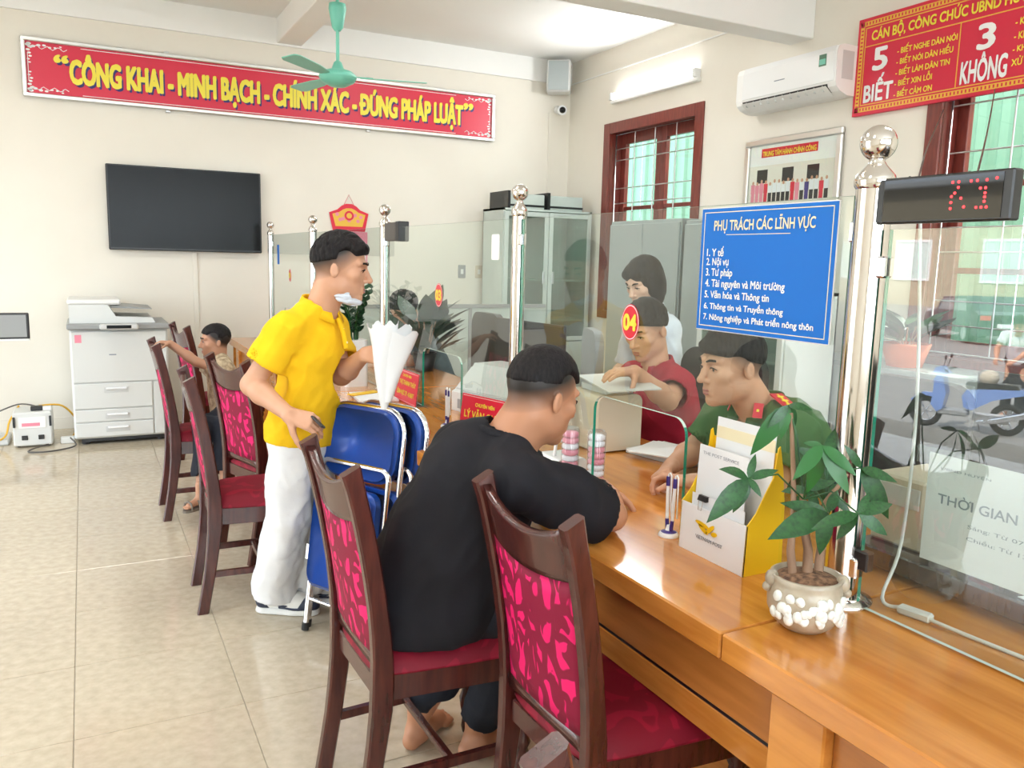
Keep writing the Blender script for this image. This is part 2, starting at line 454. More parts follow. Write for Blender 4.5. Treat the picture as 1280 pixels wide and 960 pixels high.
# ---------------------------------------------------------------- implicit surfaces for bodies and clothes
class G:
    def __init__(s, lo, hi, h):
        s.lo = np.array(lo, np.float32); s.h = h
        s.n = np.ceil((np.array(hi) - s.lo) / h).astype(int) + 1
        s.F = np.full(s.n, 0.3, np.float32)
    def sub(s, lo, hi):
        a = np.clip(np.floor((np.array(lo) - s.lo) / s.h).astype(int), 0, s.n)
        b = np.clip(np.ceil((np.array(hi) - s.lo) / s.h).astype(int) + 1, 0, s.n)
        if (b <= a).any(): return None
        ax = [(s.lo[i] + s.h * np.arange(a[i], b[i], dtype=np.float32)) for i in range(3)]
        X, Y, Z = ax[0][:, None, None], ax[1][None, :, None], ax[2][None, None, :]
        return (slice(a[0], b[0]), slice(a[1], b[1]), slice(a[2], b[2])), X, Y, Z
    def put(s, sl, d, k, op):
        A = s.F[sl]
        if op == 'u':
            if k > 0:
                h = np.maximum(k - np.abs(A - d), 0) / k
                s.F[sl] = np.minimum(A, d) - h * h * k * 0.25
            else: s.F[sl] = np.minimum(A, d)
        elif op == 's':
            d = -d
            if k > 0:
                h = np.maximum(k - np.abs(A - d), 0) / k
                s.F[sl] = np.maximum(A, d) + h * h * k * 0.25
            else: s.F[sl] = np.maximum(A, d)
    def cone(s, a, b, ra, rb=None, k=0.01, op='u', fl=None, q=1.0):
        rb = ra if rb is None else rb
        a = np.array(a, float); b = np.array(b, float); R = max(ra, rb) + k + 3 * s.h
        r = s.sub(np.minimum(a, b) - R, np.maximum(a, b) + R)
        if r is None: return
        sl, X, Y, Z = r
        d = b - a
        if fl is None:
            px, py, pz = X - a[0], Y - a[1], Z - a[2]
        else:
            f = np.array(fl, float); f /= np.linalg.norm(f)
            g = (1 / q - 1)
            dot = (X - a[0]) * f[0] + (Y - a[1]) * f[1] + (Z - a[2]) * f[2]
            px, py, pz = X - a[0] + g * dot * f[0], Y - a[1] + g * dot * f[1], Z - a[2] + g * dot * f[2]
            d = d + g * (d @ f) * f
        L2 = max(float(d @ d), 1e-9)
        t = np.clip((px * d[0] + py * d[1] + pz * d[2]) / L2, 0, 1)
        D = np.sqrt((px - t * d[0]) ** 2 + (py - t * d[1]) ** 2 + (pz - t * d[2]) ** 2) - (ra + (rb - ra) * t)
        if fl is not None: D = D * (0.5 + 0.5 * q)
        s.put(sl, D.astype(np.float32), k, op)
    def chain(s, pts, rs, k=0.01, op='u', fl=None, q=1.0):
        for i in range(len(pts) - 1): s.cone(pts[i], pts[i + 1], rs[i], rs[i + 1], k, op, fl, q)
    def ell(s, c, r, B=None, k=0.01, op='u'):
        """B: 3x3 rows = axes"""
        c = np.array(c, float); r = np.array(r, float); R = r.max() + k + 3 * s.h
        q = s.sub(c - R, c + R)
        if q is None: return
        sl, X, Y, Z = q
        dx, dy, dz = X - c[0], Y - c[1], Z - c[2]
        if B is None: u, v, w = dx, dy, dz
        else:
            B = np.array(B)
            u = dx * B[0, 0] + dy * B[0, 1] + dz * B[0, 2]
            v = dx * B[1, 0] + dy * B[1, 1] + dz * B[1, 2]
            w = dx * B[2, 0] + dy * B[2, 1] + dz * B[2, 2]
        k0 = np.sqrt((u / r[0]) ** 2 + (v / r[1]) ** 2 + (w / r[2]) ** 2)
        k1 = np.sqrt((u / r[0] ** 2) ** 2 + (v / r[1] ** 2) ** 2 + (w / r[2] ** 2) ** 2) + 1e-9
        s.put(sl, (k0 * (k0 - 1) / k1).astype(np.float32), k, op)
    def cut(s, p, n, c=None, R=None, k=0.004):
        """remove the side n points to (only inside the ball c, R)"""
        p = np.array(p, float); n = np.array(n, float); n /= np.linalg.norm(n)
        if c is None: r = s.sub(s.lo, s.lo + s.h * s.n)
        else: r = s.sub(np.array(c) - R, np.array(c) + R)
        if r is None: return
        sl, X, Y, Z = r
        d = (X - p[0]) * n[0] + (Y - p[1]) * n[1] + (Z - p[2]) * n[2]
        if c is not None:
            e = R - np.sqrt((X - c[0]) ** 2 + (Y - c[1]) ** 2 + (Z - c[2]) ** 2)
            d = np.minimum(d, e)
        s.put(sl, (-d).astype(np.float32), k, 's')
    def wave(s, amp, freq, seed=0, aniso=(1, 1, 1), n=7):
        rs = np.random.RandomState(seed)
        X = s.lo[0] + s.h * np.arange(s.n[0], dtype=np.float32); Y = s.lo[1] + s.h * np.arange(s.n[1], dtype=np.float32); Z = s.lo[2] + s.h * np.arange(s.n[2], dtype=np.float32)
        m = np.abs(s.F) < 0.03
        I = np.nonzero(m)
        x, y, z = X[I[0]], Y[I[1]], Z[I[2]]
        v = np.zeros_like(x)
        for i in range(n):
            w = rs.normal(size=3) * np.array(aniso) * freq
            w2 = rs.normal(size=3) * freq * 0.35
            v += np.sin(x * w[0] + y * w[1] + z * w[2] + 1.5 * np.sin(x * w2[0] + y * w2[1] + z * w2[2]) + rs.rand() * 6)
        v = np.abs(v / n ** 0.5) - 0.8
        s.F[I] += amp * v.astype(np.float32)
    def surf(s):
        F = s.F; nx, ny, nz = F.shape
        S = F < 0
        c = S[:-1, :-1, :-1].astype(np.int8)
        tot = c.copy()
        offs = [(i, j, k) for i in (0, 1) for j in (0, 1) for k in (0, 1)]
        for (i, j, k) in offs[1:]:
            tot += S[i:nx - 1 + i, j:ny - 1 + j, k:nz - 1 + k]
        act = (tot > 0) & (tot < 8)
        I, J, K = np.nonzero(act)
        n = len(I)
        ids = np.full((nx - 1, ny - 1, nz - 1), -1, np.int32); ids[I, J, K] = np.arange(n)
        acc = np.zeros((n, 3), np.float32); cnt = np.zeros(n, np.float32)
        V = {o: F[I + o[0], J + o[1], K + o[2]] for o in offs}
        for o in offs:
            for ax in range(3):
                if o[ax]: continue
                p = list(o); p[ax] = 1; p = tuple(p)
                f0, f1 = V[o], V[p]
                m = (f0 < 0) != (f1 < 0)
                t = np.where(m, f0 / np.where(m, f0 - f1, 1), 0)
                e = np.zeros((n, 3), np.float32); e += np.array(o, np.float32); e[:, ax] += t
                acc += e * m[:, None]; cnt += m
        P = acc / cnt[:, None] + np.stack([I, J, K], 1)
        P = P * s.h + s.lo
        Q = []
        for ax in range(3):
            a, b = [(1, 2), (2, 0), (0, 1)][ax]
            sl0 = [slice(1, -1)] * 3; sl1 = [slice(1, -1)] * 3
            sl0[ax] = slice(0, -1); sl1[ax] = slice(1, None)
            A, Bq = S[tuple(sl0)], S[tuple(sl1)]
            for flip, m in ((0, A & ~Bq), (1, ~A & Bq)):
                ijk = np.array(np.nonzero(m))
                ijk[a] += 1; ijk[b] += 1
                def at(da, db):
                    q = ijk.copy(); q[a] -= da; q[b] -= db
                    return ids[q[0], q[1], q[2]]
                quad = np.stack([at(1, 1), at(0, 1), at(0, 0), at(1, 0)], 1)
                if flip: quad = quad[:, ::-1]
                Q.append(quad)
        Q = np.concatenate(Q)
        Q = Q[(Q >= 0).all(1)]
        return P, Q

def skin_mesh(name, pieces, m, parent, base, attr=None):
    """join implicit pieces into one object; attr: function(points) -> per vertex 0..1"""
    Ps, Qs, o = [], [], 0
    for g in pieces:
        P, Q = g.surf(); Ps.append(P); Qs.append(Q + o); o += len(P)
    P = np.concatenate(Ps); Q = np.concatenate(Qs)
    me = bpy.data.meshes.new(name)
    me.vertices.add(len(P)); me.loops.add(Q.size); me.polygons.add(len(Q))
    me.vertices.foreach_set('co', (P - np.array(base, np.float32)).astype(np.float32).ravel())
    me.loops.foreach_set('vertex_index', Q.ravel().astype(np.int32))
    me.polygons.foreach_set('loop_start', np.arange(0, Q.size, 4, dtype=np.int32))
    me.polygons.foreach_set('use_smooth', np.ones(len(Q), bool))
    if attr is not None:
        at = me.attributes.new('zone', 'FLOAT', 'POINT'); at.data.foreach_set('value', attr(P).astype(np.float32))
    me.update(calc_edges=True); me.validate()
    return link_mesh(name, me, m, parent)

def skin_mat(name, col, stub=(0.02, 0.016, 0.015)):
    m = principled(name, col, 0.48, spec=0.4)
    a = N(m, 'ShaderNodeAttribute'); a.attribute_name = 'zone'
    tc = N(m, 'ShaderNodeTexCoord'); nz = N(m, 'ShaderNodeTexNoise'); nz.inputs['Scale'].default_value = 12
    L(m, tc.outputs['Object'], nz.inputs['Vector'])
    mr = N(m, 'ShaderNodeMix', data_type='RGBA')
    mr.inputs['A'].default_value = (col[0] * 0.9, col[1] * 0.82, col[2] * 0.8, 1); mr.inputs['B'].default_value = (col[0] * 1.06, col[1] * 1.08, col[2] * 1.1, 1)
    L(m, nz.outputs['Fac'], mr.inputs['Factor'])
    mx = N(m, 'ShaderNodeMix', data_type='RGBA'); mx.inputs['B'].default_value = (*stub, 1)
    L(m, mr.outputs['Result'], mx.inputs['A']); L(m, a.outputs['Fac'], mx.inputs['Factor'])
    L(m, mx.outputs['Result'], BS(m).inputs['Base Color'])
    b = BS(m); b.inputs['Subsurface Weight'].default_value = 0.0
    return m
skin_mat('skin_warm', (0.60, 0.33, 0.21))
skin_mat('skin_fair', (0.70, 0.45, 0.33))
skin_mat('skin_tan', (0.50, 0.245, 0.14))
skin_mat('skin_child', (0.50, 0.27, 0.17))

def cloth_mat(name, c1, c2, rough=0.85, scale=5, bs=180, bump=0.15):
    return noisy(name, c1, c2, scale, rough, bump=bump, bscale=bs, spec=0.25)
cloth_mat('polo_yellow', (0.84, 0.49, 0.008), (0.90, 0.55, 0.015))
cloth_mat('trouser_white', (0.76, 0.77, 0.80), (0.82, 0.83, 0.85))
cloth_mat('tee_black', (0.009, 0.009, 0.012), (0.015, 0.014, 0.018), bump=0.05)
cloth_mat('uniform_green', (0.045, 0.115, 0.035), (0.065, 0.145, 0.048), 0.7, bump=0.05)
cloth_mat('polo_maroon', (0.33, 0.012, 0.035), (0.40, 0.02, 0.045))
cloth_mat('shirt_pale', (0.62, 0.68, 0.78), (0.72, 0.77, 0.85))
cloth_mat('shirt_print', (0.62, 0.50, 0.34), (0.28, 0.20, 0.13), scale=38)
cloth_mat('trouser_dark', (0.012, 0.014, 0.022), (0.02, 0.022, 0.03))
cloth_mat('shirt_grey', (0.10, 0.14, 0.15), (0.14, 0.18, 0.19))
principled('shoe_white', (0.78, 0.78, 0.76), 0.45)
principled('shoe_navy', (0.03, 0.04, 0.075), 0.45)
principled('sandal', (0.20, 0.17, 0.14), 0.6)

def nrm(v): v = np.array(v, float); return v / np.linalg.norm(v)
def frame(fwd, up=(0, 0, 1)):
    """rows: right, forward, up"""
    f = nrm(fwd); r = nrm(np.cross(f, nrm(up))); u = np.cross(r, f)
    return np.array([r, f, u])

def head_sdf(g, c, B, s, neck_to, neck_r=0.055):
    """c: head centre, B rows right/forward/up"""
    W = lambda p: np.array(c) + (np.array(p) * s) @ B
    E = lambda p, r, k=0.012, op='u': g.ell(W(p), np.array(r) * s, B, k * s, op)
    C = lambda a, b, ra, rb=None, k=0.008, op='u': g.cone(W(a), W(b), ra * s, (ra if rb is None else rb) * s, k * s, op)
    E((0, -0.014, 0.036), (0.076, 0.096, 0.083), 0)
    E((0, 0.022, -0.025), (0.060, 0.068, 0.088), 0.02)
    E((0, 0.030, -0.062), (0.046, 0.054, 0.054), 0.02)
    E((0, 0.070, -0.100), (0.020, 0.018, 0.016), 0.022)
    for q in (-1, 1):
        E((q * 0.046, 0.005, -0.064), (0.018, 0.030, 0.026), 0.02)
        E((q * 0.043, 0.056, -0.018), (0.022, 0.020, 0.018), 0.02)
        C((q * 0.014, 0.084, 0.026), (q * 0.045, 0.070, 0.028), 0.010, 0.009, 0.012)
        E((q * 0.032, 0.094, 0.006), (0.018, 0.014, 0.011), 0.012, 's')
        E((q * 0.031, 0.070, 0.004), (0.0155, 0.0150, 0.0125), 0.004)
    C((0, 0.086, 0.014), (0, 0.106, -0.026), 0.0068, 0.0105, 0.010)
    E((0, 0.108, -0.030), (0.0110, 0.011, 0.0095), 0.006)
    for q in (-1, 1): E((q * 0.0125, 0.093, -0.034), (0.0075, 0.010, 0.007), 0.005)
    C((-0.018, 0.083, -0.062), (0.018, 0.083, -0.062), 0.0065, 0.0065, 0.008)
    C((-0.014, 0.083, -0.073), (0.014, 0.083, -0.073), 0.0075, 0.0075, 0.008)
    for q in (-1, 1):  # ears
        cc = W((q * 0.077, -0.012, -0.006))
        E2 = frame(B[1] * 0.97 + B[0] * 0.28 * -q, B[2] + B[1] * -0.25)
        g.ell(cc, np.array((0.0085, 0.016, 0.028)) * s, E2, 0.004 * s)
        g.ell(cc + B[0] * q * 0.0105 * s + B[1] * 0.002 * s, np.array((0.0055, 0.0075, 0.015)) * s, E2, 0.004 * s, 's')
    n0 = W((0, -0.030, -0.050)); n1 = np.array(neck_to)
    g.cone(n0, n1, neck_r * s, neck_r * s * 1.1, 0.022 * s)
    return W

def face_parts(root, base, W, B, s, brow=0.0045, lips=True, look=(0, 0), eyes=True, lid=0.3):
    b = np.array(base)
    T = lambda p: Vector((W(p) - b).tolist())
    for q in (-1, 1):
        m = MB(); m.tube([T((q * 0.014, 0.0945, 0.026)), T((q * 0.028, 0.0905, 0.031)), T((q * 0.040, 0.082, 0.030)), T((q * 0.050, 0.068, 0.024))], [brow * 0.6 * s, brow * s, brow * 0.9 * s, brow * 0.3 * s], 6)
        m.build('eyebrow', 'hair', root)
        if eyes:
            e = MB(); e.sphere(T((q * 0.031, 0.0738, 0.0035)), 0.0112 * s, 14, 10); eo = e.build('eye', 'eye_white', root)
            i = MB(); i.sphere(T((q * 0.031 + look[0], 0.0800, 0.0032 + look[1])), 0.0060 * s, 12, 8); i.build('iris', 'iris', eo)
            l = MB(); l.tube([T((q * 0.017, 0.0845, 0.003)), T((q * 0.026, 0.0885, 0.0085)), T((q * 0.036, 0.0870, 0.0085)), T((q * 0.046, 0.078, 0.002))], [0.0012 * s, 0.0022 * s, 0.0022 * s, 0.001 * s], 6)
            l.build('eyelash', 'hair', root)
    if lips:
        l = MB()
        l.tube([T((-0.023, 0.0840, -0.0665)), T((-0.010, 0.0915, -0.0635)), T((0, 0.0925, -0.0645)), T((0.010, 0.0915, -0.0635)), T((0.023, 0.0840, -0.0665))], [0.001 * s, 0.0036 * s, 0.0034 * s, 0.0036 * s, 0.001 * s], 8)
        l.tube([T((-0.022, 0.0835, -0.0680)), T((-0.009, 0.0912, -0.0735)), T((0.009, 0.0912, -0.0735)), T((0.022, 0.0835, -0.0680))], [0.001 * s, 0.0042 * s, 0.0042 * s, 0.001 * s], 8)
        l.build('lips', 'lip', root)

def hair_cap(c, B, s, h=0.004, top=0.016, side=0.003, front=(0.088, 0.062), back=(-0.085, -0.045), spike=0.004, fringe=None, seed=1, extra=None, sides=0.02):
    """cap of hair: shell over the cranium, cut by a plane through the front and the nape line"""
    c = np.array(c); R = 0.16 * s
    lo, hi = c - R, c + R
    if extra: lo = lo - np.array([0, 0, 0.12 * s])
    g = G(lo, hi, h)
    W = lambda p: c + (np.array(p) * s) @ B
    g.ell(W((0, -0.014, 0.038)), np.array((0.078 + side, 0.098 + side + 0.002, 0.085)) * s, B, 0)
    g.ell(W((0, -0.004, 0.052)), np.array((0.070, 0.092, 0.070 + top)) * s, B, 0.02 * s)
    if fringe:
        for (x, y, z, rx, ry, rz) in fringe: g.ell(W((x, y, z)), np.array((rx, ry, rz)) * s, B, 0.012 * s)
    g.wave(spike * s, 130, seed, (1, 1, 0.5))
    p0, p1 = np.array(front), np.array(back)
    d = p0 - p1; nrm2 = np.array([d[1], -d[0]]); nrm2 = nrm2 / np.linalg.norm(nrm2)
    g.cut(W((0, front[0], front[1])), nrm2[0] * B[1] + nrm2[1] * B[2], k=0.006 * s)
    if sides:
        for q in (-1, 1):  # lift the hairline over the ears and at the temples
            g.ell(W((q * 0.085, 0.040, 0.020 + sides)), np.array((0.030, 0.050, 0.034)) * s, B, 0.01 * s, 's')
    if extra: extra(g, W)
    return g

def stub_fn(c, B, s, amt=0.75, lo=-0.02, hi=0.05, amax=0.9):
    c = np.array(c)
    def f(P):
        q = (P - c) @ B.T / s
        x, y, z = q[:, 0], q[:, 1], q[:, 2]
        line = np.interp(y, [-0.10, -0.03, 0.02, 0.055, 0.07, 0.09], [lo - 0.03, lo, 0.0, 0.035, 0.055, 0.068])
        t = np.clip((z - line) / (hi - lo) , 0, 1)
        near = (np.abs(x) < 0.095) & (np.abs(y) < 0.13) & (z < 0.14)
        ear = (np.abs(x) > 0.0805) & (z < 0.03)
        return np.where(near & ~ear, np.clip(t ** 0.7 * amax, 0, amax) * amt / 0.75, 0)
    return f

def hand(g, wrist, d, n, side, L=0.18, curl=(0.5, 0.55, 0.6, 0.65), thumb=0.35, spread=0.06, tdir=None, r=1.0):
    """wrist point, d hand direction, n the way the palm faces, side +1/-1 which side the thumb is (side*cross(d,n))"""
    d = nrm(d); n = nrm(np.array(n) - d * np.dot(n, d)); t = nrm(np.cross(d, n)) * side
    k = L / 0.18; w = np.array(wrist)
    offs = [0.028, 0.0095, -0.0095, -0.027]; lens = [0.070, 0.078, 0.072, 0.056]; ml = [0.086, 0.088, 0.083, 0.076]
    tips = []
    for i in range(4):
        a = w + t * offs[i] * 0.55 * k; b = w + d * ml[i] * k + t * offs[i] * k
        g.cone(a, b, 0.0145 * k * r, 0.0115 * k * r, 0.012 * k)
        dirv = nrm(d + t * spread * (1.5 - i)); c = curl[i]; p = b
        ang = 0.0
        for seg, (fr, ca) in enumerate(((0.44, 0.85), (0.31, 1.1), (0.25, 0.75))):
            ang += c * ca
            dd = dirv * math.cos(ang) + n * math.sin(ang)
            q = p + dd * lens[i] * fr * k
            g.cone(p, q, (0.0092 - 0.0009 * seg) * k * r, (0.0085 - 0.0010 * seg) * k * r, 0.003 * k)
            p = q
        tips.append(p)
    td = nrm(d * 0.55 + t * 0.75 + n * 0.35) if tdir is None else nrm(tdir)
    p = w + d * 0.018 * k + t * 0.020 * k + n * 0.006 * k
    q = p + td * 0.046 * k; g.cone(p, q, 0.0165 * k * r, 0.0115 * k * r, 0.012 * k)
    td2 = nrm(td * math.cos(thumb) + (d * 0.6 + n * 0.6 - t * 0.3) * math.sin(thumb)); q2 = q + td2 * 0.033 * k
    g.cone(q, q2, 0.0108 * k * r, 0.0095 * k * r, 0.003 * k)
    td3 = nrm(td * math.cos(thumb * 1.8) + (d * 0.6 + n * 0.6 - t * 0.3) * math.sin(thumb * 1.8)); q3 = q2 + td3 * 0.026 * k
    g.cone(q2, q3, 0.0093 * k * r, 0.0075 * k * r, 0.003 * k)
    return tips, q3

def arm_piece(sh, el, wr, hd, hn, side, h=0.0032, L=0.18, up=0.047, elr=0.037, wrr=0.0255, **kw):
    sh, el, wr = map(np.array, (sh, el, wr))
    P = np.array([sh, el, wr, wr + nrm(hd) * L * 1.05])
    g = G(P.min(0) - 0.075, P.max(0) + 0.075, h)
    g.cone(sh, el, up, elr * 1.05, 0)
    m = el + (wr - el) * 0.28
    g.cone(el, m, elr, elr * 1.10, 0.02); g.cone(m, wr, elr * 1.08, wrr, 0.02)
    hand(g, wr, hd, hn, side, L, **kw)
    return g

def ring(g, pts, r, k=0.006, q=None, fl=None):
    for i in range(len(pts) - 1): g.cone(pts[i], pts[i + 1], r, r, k)
# ================================================================ the room
XL, XR, YB, YF, ZC = -3.3, 4.66, 7.8, -3.5, 3.56
m = MB(); m.box(XL, XR, YF, YB, -0.12, -0.004)
floor = struct(m.build('floor', 'grout'))
T, GAP = 0.511, 0.0025
tile0 = MB(); tile0.box(0, T - GAP, 0, T - GAP, -0.012, 0.0, 0.0012)
first_tile = None
rest = MB()
ix0 = int(math.floor((XL + 0.093) / T)); iy0 = int(math.floor((YF - 2.70) / T))
for i in range(ix0, 17):
    for j in range(iy0, 12):
        x, y = -0.093 + i * T, 2.70 + j * T
        if x + T > XR + 0.3 or y > YB or x < XL - T: continue
        if -1.7 < x < 1.2 and 0.6 < y < 7.7:
            if first_tile is None:
                first_tile = tile0.build('tile', 'floor_tile', floor, (x, y, 0)); o = first_tile
            else:
                o = first_tile.copy(); COL.objects.link(o); o.parent = floor; o.location = (x, y, random.uniform(-0.0004, 0.0003))
        else:
            rest.box(x, min(x + T - GAP, XR + 0.1), y, y + T - GAP, -0.012, 0.0)
o = rest.build('tiles', 'floor_tile', floor); o['kind'] = 'stuff'

m = MB(); m.box(XL - 0.2, XR + 0.25, YF - 0.2, YB + 0.2, ZC, ZC + 0.15)
struct(m.build('ceiling', 'ceiling_paint'))
m = MB(); m.box(XL - 0.25, XR + 0.25, YB, YB + 0.22, -0.1, ZC)
struct(m.build('wall_back', 'wall_paint'))

def wall_x(name, x0, x1, holes, y0=YF, y1=YB):
    m = MB(); y = y0
    for (a, b, c, d) in sorted(holes):
        m.box(x0, x1, y, a, -0.1, ZC)
        if c > 0: m.box(x0, x1, a, b, -0.1, c)
        m.box(x0, x1, a, b, d, ZC); y = b
    m.box(x0, x1, y, y1, -0.1, ZC)
    return struct(m.build(name, 'wall_paint'))
W1 = (5.66, 7.05, 1.0, 2.80); W2 = (1.75, 3.46, 0.95, 2.80)
wall_x('wall_right', XR, XR + 0.25, [W1, W2])
wall_x('wall_left', XL - 0.25, XL, [(2.2, 6.4, 0, 2.75)])
m = MB()
m.box(XL - 0.25, -2.4, YF - 0.2, YF, -0.1, ZC); m.box(3.6, XR + 0.25, YF - 0.2, YF, -0.1, ZC)
m.box(-2.4, 3.6, YF - 0.2, YF, -0.1, 0.9); m.box(-2.4, 3.6, YF - 0.2, YF, 2.9, ZC)
struct(m.build('wall_front', 'wall_paint'))
# beams
m = MB(); m.box(1.61, 1.83, 4.70, YB - 0.02, 3.35, ZC, 0.006); struct(m.build('trim_1', 'wall_white'))
m = MB(); m.box(XL, XR, 4.48, 4.70, 3.10, ZC, 0.006); struct(m.build('trim_2', 'wall_white'))
m = MB(); m.box(XL, XR, YB - 0.025, YB, 3.335, ZC); struct(m.build('trim_3', 'wall_white'))
m = MB(); m.box(XR - 0.012, XR, 4.70, YB - 0.03, 3.335, 3.345); struct(m.build('trim_4', 'wall_white'))
m = MB(); m.box(XL, XR, YB - 0.012, YB, 0, 0.10); struct(m.build('baseboard_back', 'wall_paint'))
m = MB(); m.box(XR - 0.012, XR, YF, YB, 0, 0.10); struct(m.build('baseboard_right', 'wall_paint'))

# wooden windows in the right wall, with iron grilles
def window(n, y0, y1, z0, z1, nsash=2):
    w = bpy.data.objects.new('window_%d' % n, None); COL.objects.link(w); w['kind'] = 'structure'
    w.location = (XR, y0, z0); W, H = y1 - y0, z1 - z0
    m = MB()
    for (a, b, c, d) in ((-0.05, 0.055, -0.05, H + 0.05), (W - 0.055, W + 0.05, -0.05, H + 0.05)):
        m.box(-0.02, 0.0, a, b, c, d, 0.004)
        m.box(0.0, 0.20, max(a, 0), min(b, W), 0, H)
    m.box(-0.02, 0.0, 0.055, W - 0.055, H - 0.055, H + 0.05, 0.004); m.box(-0.035, 0.0, 0.055, W - 0.055, -0.05, 0.03, 0.004)
    m.box(0.0, 0.20, 0.055, W - 0.055, H - 0.04, H); m.box(0.0, 0.20, 0.055, W - 0.055, 0, 0.03)
    m.build('window_frame', 'window_wood', w)
    sw = (W - 0.11) / nsash
    for k in range(nsash):
        a = 0.055 + k * sw; b = a + sw
        m = MB(); st = 0.075
        m.box(0.13, 0.175, a, a + st, 0.03, H - 0.04, 0.004); m.box(0.13, 0.175, b - st, b, 0.03, H - 0.04, 0.004)
        m.box(0.13, 0.175, a + st, b - st, H - 0.04 - st - 0.03, H - 0.04, 0.004); m.box(0.13, 0.175, a + st, b - st, 0.03, 0.03 + st + 0.02, 0.004)
        rails = [0.30, 0.575, 0.80]
        zs = [0.03 + st + 0.02] + [H * r for r in rails[:2]] + [H - 0.145]
        for r in rails[:2]: m.box(0.135, 0.17, a + st, b - st, H * r - 0.018, H * r + 0.018, 0.003)
        sash = m.build('window_sash', 'window_wood', w)
        for i in range(3):
            p = MB(); p.box(0.150, 0.154, a + st, b - st, zs[i] + 0.012, zs[i + 1] - 0.012); p.build('pane', 'glass_clear', sash)
    # grille: outer frame, uprights, paired bars
    gx = 0.055
    rim = MB()
    rim.tube([(gx, 0.07, 0.05), (gx, 0.07, H - 0.06), (gx, W - 0.07, H - 0.06), (gx, W - 0.07, 0.05), (gx, 0.07, 0.05)], 0.007, 6)
    grille = rim.build('grille', 'steel_dull', w)
    nb = 4
    for k in range(1, nb):
        y = 0.07 + (W - 0.14) * k / nb
        b = MB(); b.tube([(gx, y, 0.05), (gx, y, H - 0.06)], 0.006, 6); b.build('bar', 'steel_dull', grille)
    for fz in (0.12, 0.20, 0.36, 0.44, 0.60, 0.68, 0.83, 0.89):
        b = MB(); b.tube([(gx + 0.008, 0.07, H * fz), (gx + 0.008, W - 0.07, H * fz)], 0.0055, 6); b.build('bar', 'steel_dull', grille)
    return w
window(1, *W1); window(2, *W2)
# row of windows behind the camera: frame bars and panes
w = bpy.data.objects.new('window_3', None); COL.objects.link(w); w['kind'] = 'structure'; w.location = (-2.4, YF - 0.12, 0.9)
m = MB()
for k in range(6): m.box(1.2 * k - 0.03, 1.2 * k + 0.03, 0, 0.06, 0, 2.0)
m.box(0, 6, 0, 0.06, -0.03, 0.04); m.box(0, 6, 0, 0.06, 1.96, 2.0)
m.build('window_frame', 'window_wood', w)
for k in range(5):
    p = MB(); p.box(1.2 * k + 0.03, 1.2 * k + 1.17, 0.025, 0.03, 0.04, 1.96); p.build('pane', 'glass_clear', w)
# doorway on the left: frame around the opening
d = bpy.data.objects.new('door_1', None); COL.objects.link(d); d['kind'] = 'structure'; d.location = (XL, 2.2, 0)
for a, b, c, e in ((0, 0.09, 0, 2.75), (4.11, 4.2, 0, 2.75)):
    p = MB(); p.box(-0.25, 0.02, a, b, c, e, 0.005); p.build('jamb', 'window_wood', d)
p = MB(); p.box(-0.25, 0.02, 0.09, 4.11, 2.66, 2.75, 0.005); p.build('lintel', 'window_wood', d)

# ---------------------------------------------------------------- outdoors
m = MB(); m.box(-90, XL - 0.25, -40, 90, -0.90, -0.75)
g_ = struct(m.build('ground', 'asphalt'))
m = MB(); m.box(XL - 1.1, XL - 0.25, 1.9, 6.7, -0.75, -0.01, 0.01); m.box(XL - 1.4, XL - 1.1, 1.9, 6.7, -0.75, -0.25, 0.01); m.box(XL - 1.7, XL - 1.4, 1.9, 6.7, -0.75, -0.50, 0.01); struct(m.build('trim_5', 'grout'))
m = MB(); m.box(XR + 0.25, 9, -30, 50, -0.30, -0.14); struct(m.build('ground', 'asphalt'))
# green sheet fence seen through the windows of the right wall, in sheets
fence = thing('sheet_fence', 'pale green sheet metal fence outside behind the barred windows', 'fence', (6.6, 0, -0.14))
sheet0 = None
sh = MB()
pts = []
for i in range(13):
    y = i * 0.1
    pts += [(0.0 if i % 2 == 0 else 0.03, y), (0.0 if i % 2 == 0 else 0.03, y + 0.07)]
back = [(x + 0.006, y) for x, y in reversed(pts)]
sh.prism(pts + back, 0.0, 4.2, 'z')
for k in range(9):
    y = 0.2 + k * 1.28
    if sheet0 is None: sheet0 = sh.build('sheet', 'outside_green', fence, (0, y, 0))
    else:
        o = sheet0.copy(); COL.objects.link(o); o.parent = fence; o.location = (0, y, 0)
m = MB()
for z in (0.5, 2.2, 3.9): m.box(0.036, 0.08, 0.0, 12.0, z, z + 0.05)
m.build('rail', 'steel_dull', fence)
# building across the yard (mirrored in the glass screen)
b = thing('yard_building', 'cream building across the yard with blue shuttered windows', 'building', (-45, 31, -0.75))
m = MB(); m.box(-6, 0, -22, 22, 0, 7.5); m.build('wall', 'outside_wall', b)
m = MB(); m.box(-6.5, 0.6, -22.4, 22.4, 7.5, 7.8); m.build('roof', 'light_grey', b)
for k in range(7):
    f = MB(); y = -20 + k * 6
    f.box(-0.02, 0.06, y - 0.12, y + 2.52, 1.6, 1.75); f.box(-0.02, 0.06, y - 0.12, y + 2.52, 4.05, 4.2)
    f.box(-0.02, 0.06, y - 0.12, y, 1.75, 4.05); f.box(-0.02, 0.06, y + 2.4, y + 2.52, 1.75, 4.05); f.box(-0.02, 0.06, y + 1.16, y + 1.24, 1.75, 4.05)
    fo = f.build('window', 'wall_white', b)
    p = MB(); p.box(0.0, 0.02, y, y + 1.16, 1.75, 4.05); p.box(0.0, 0.02, y + 1.24, y + 2.4, 1.75, 4.05); p.build('pane', 'glass_edge_pale', fo)
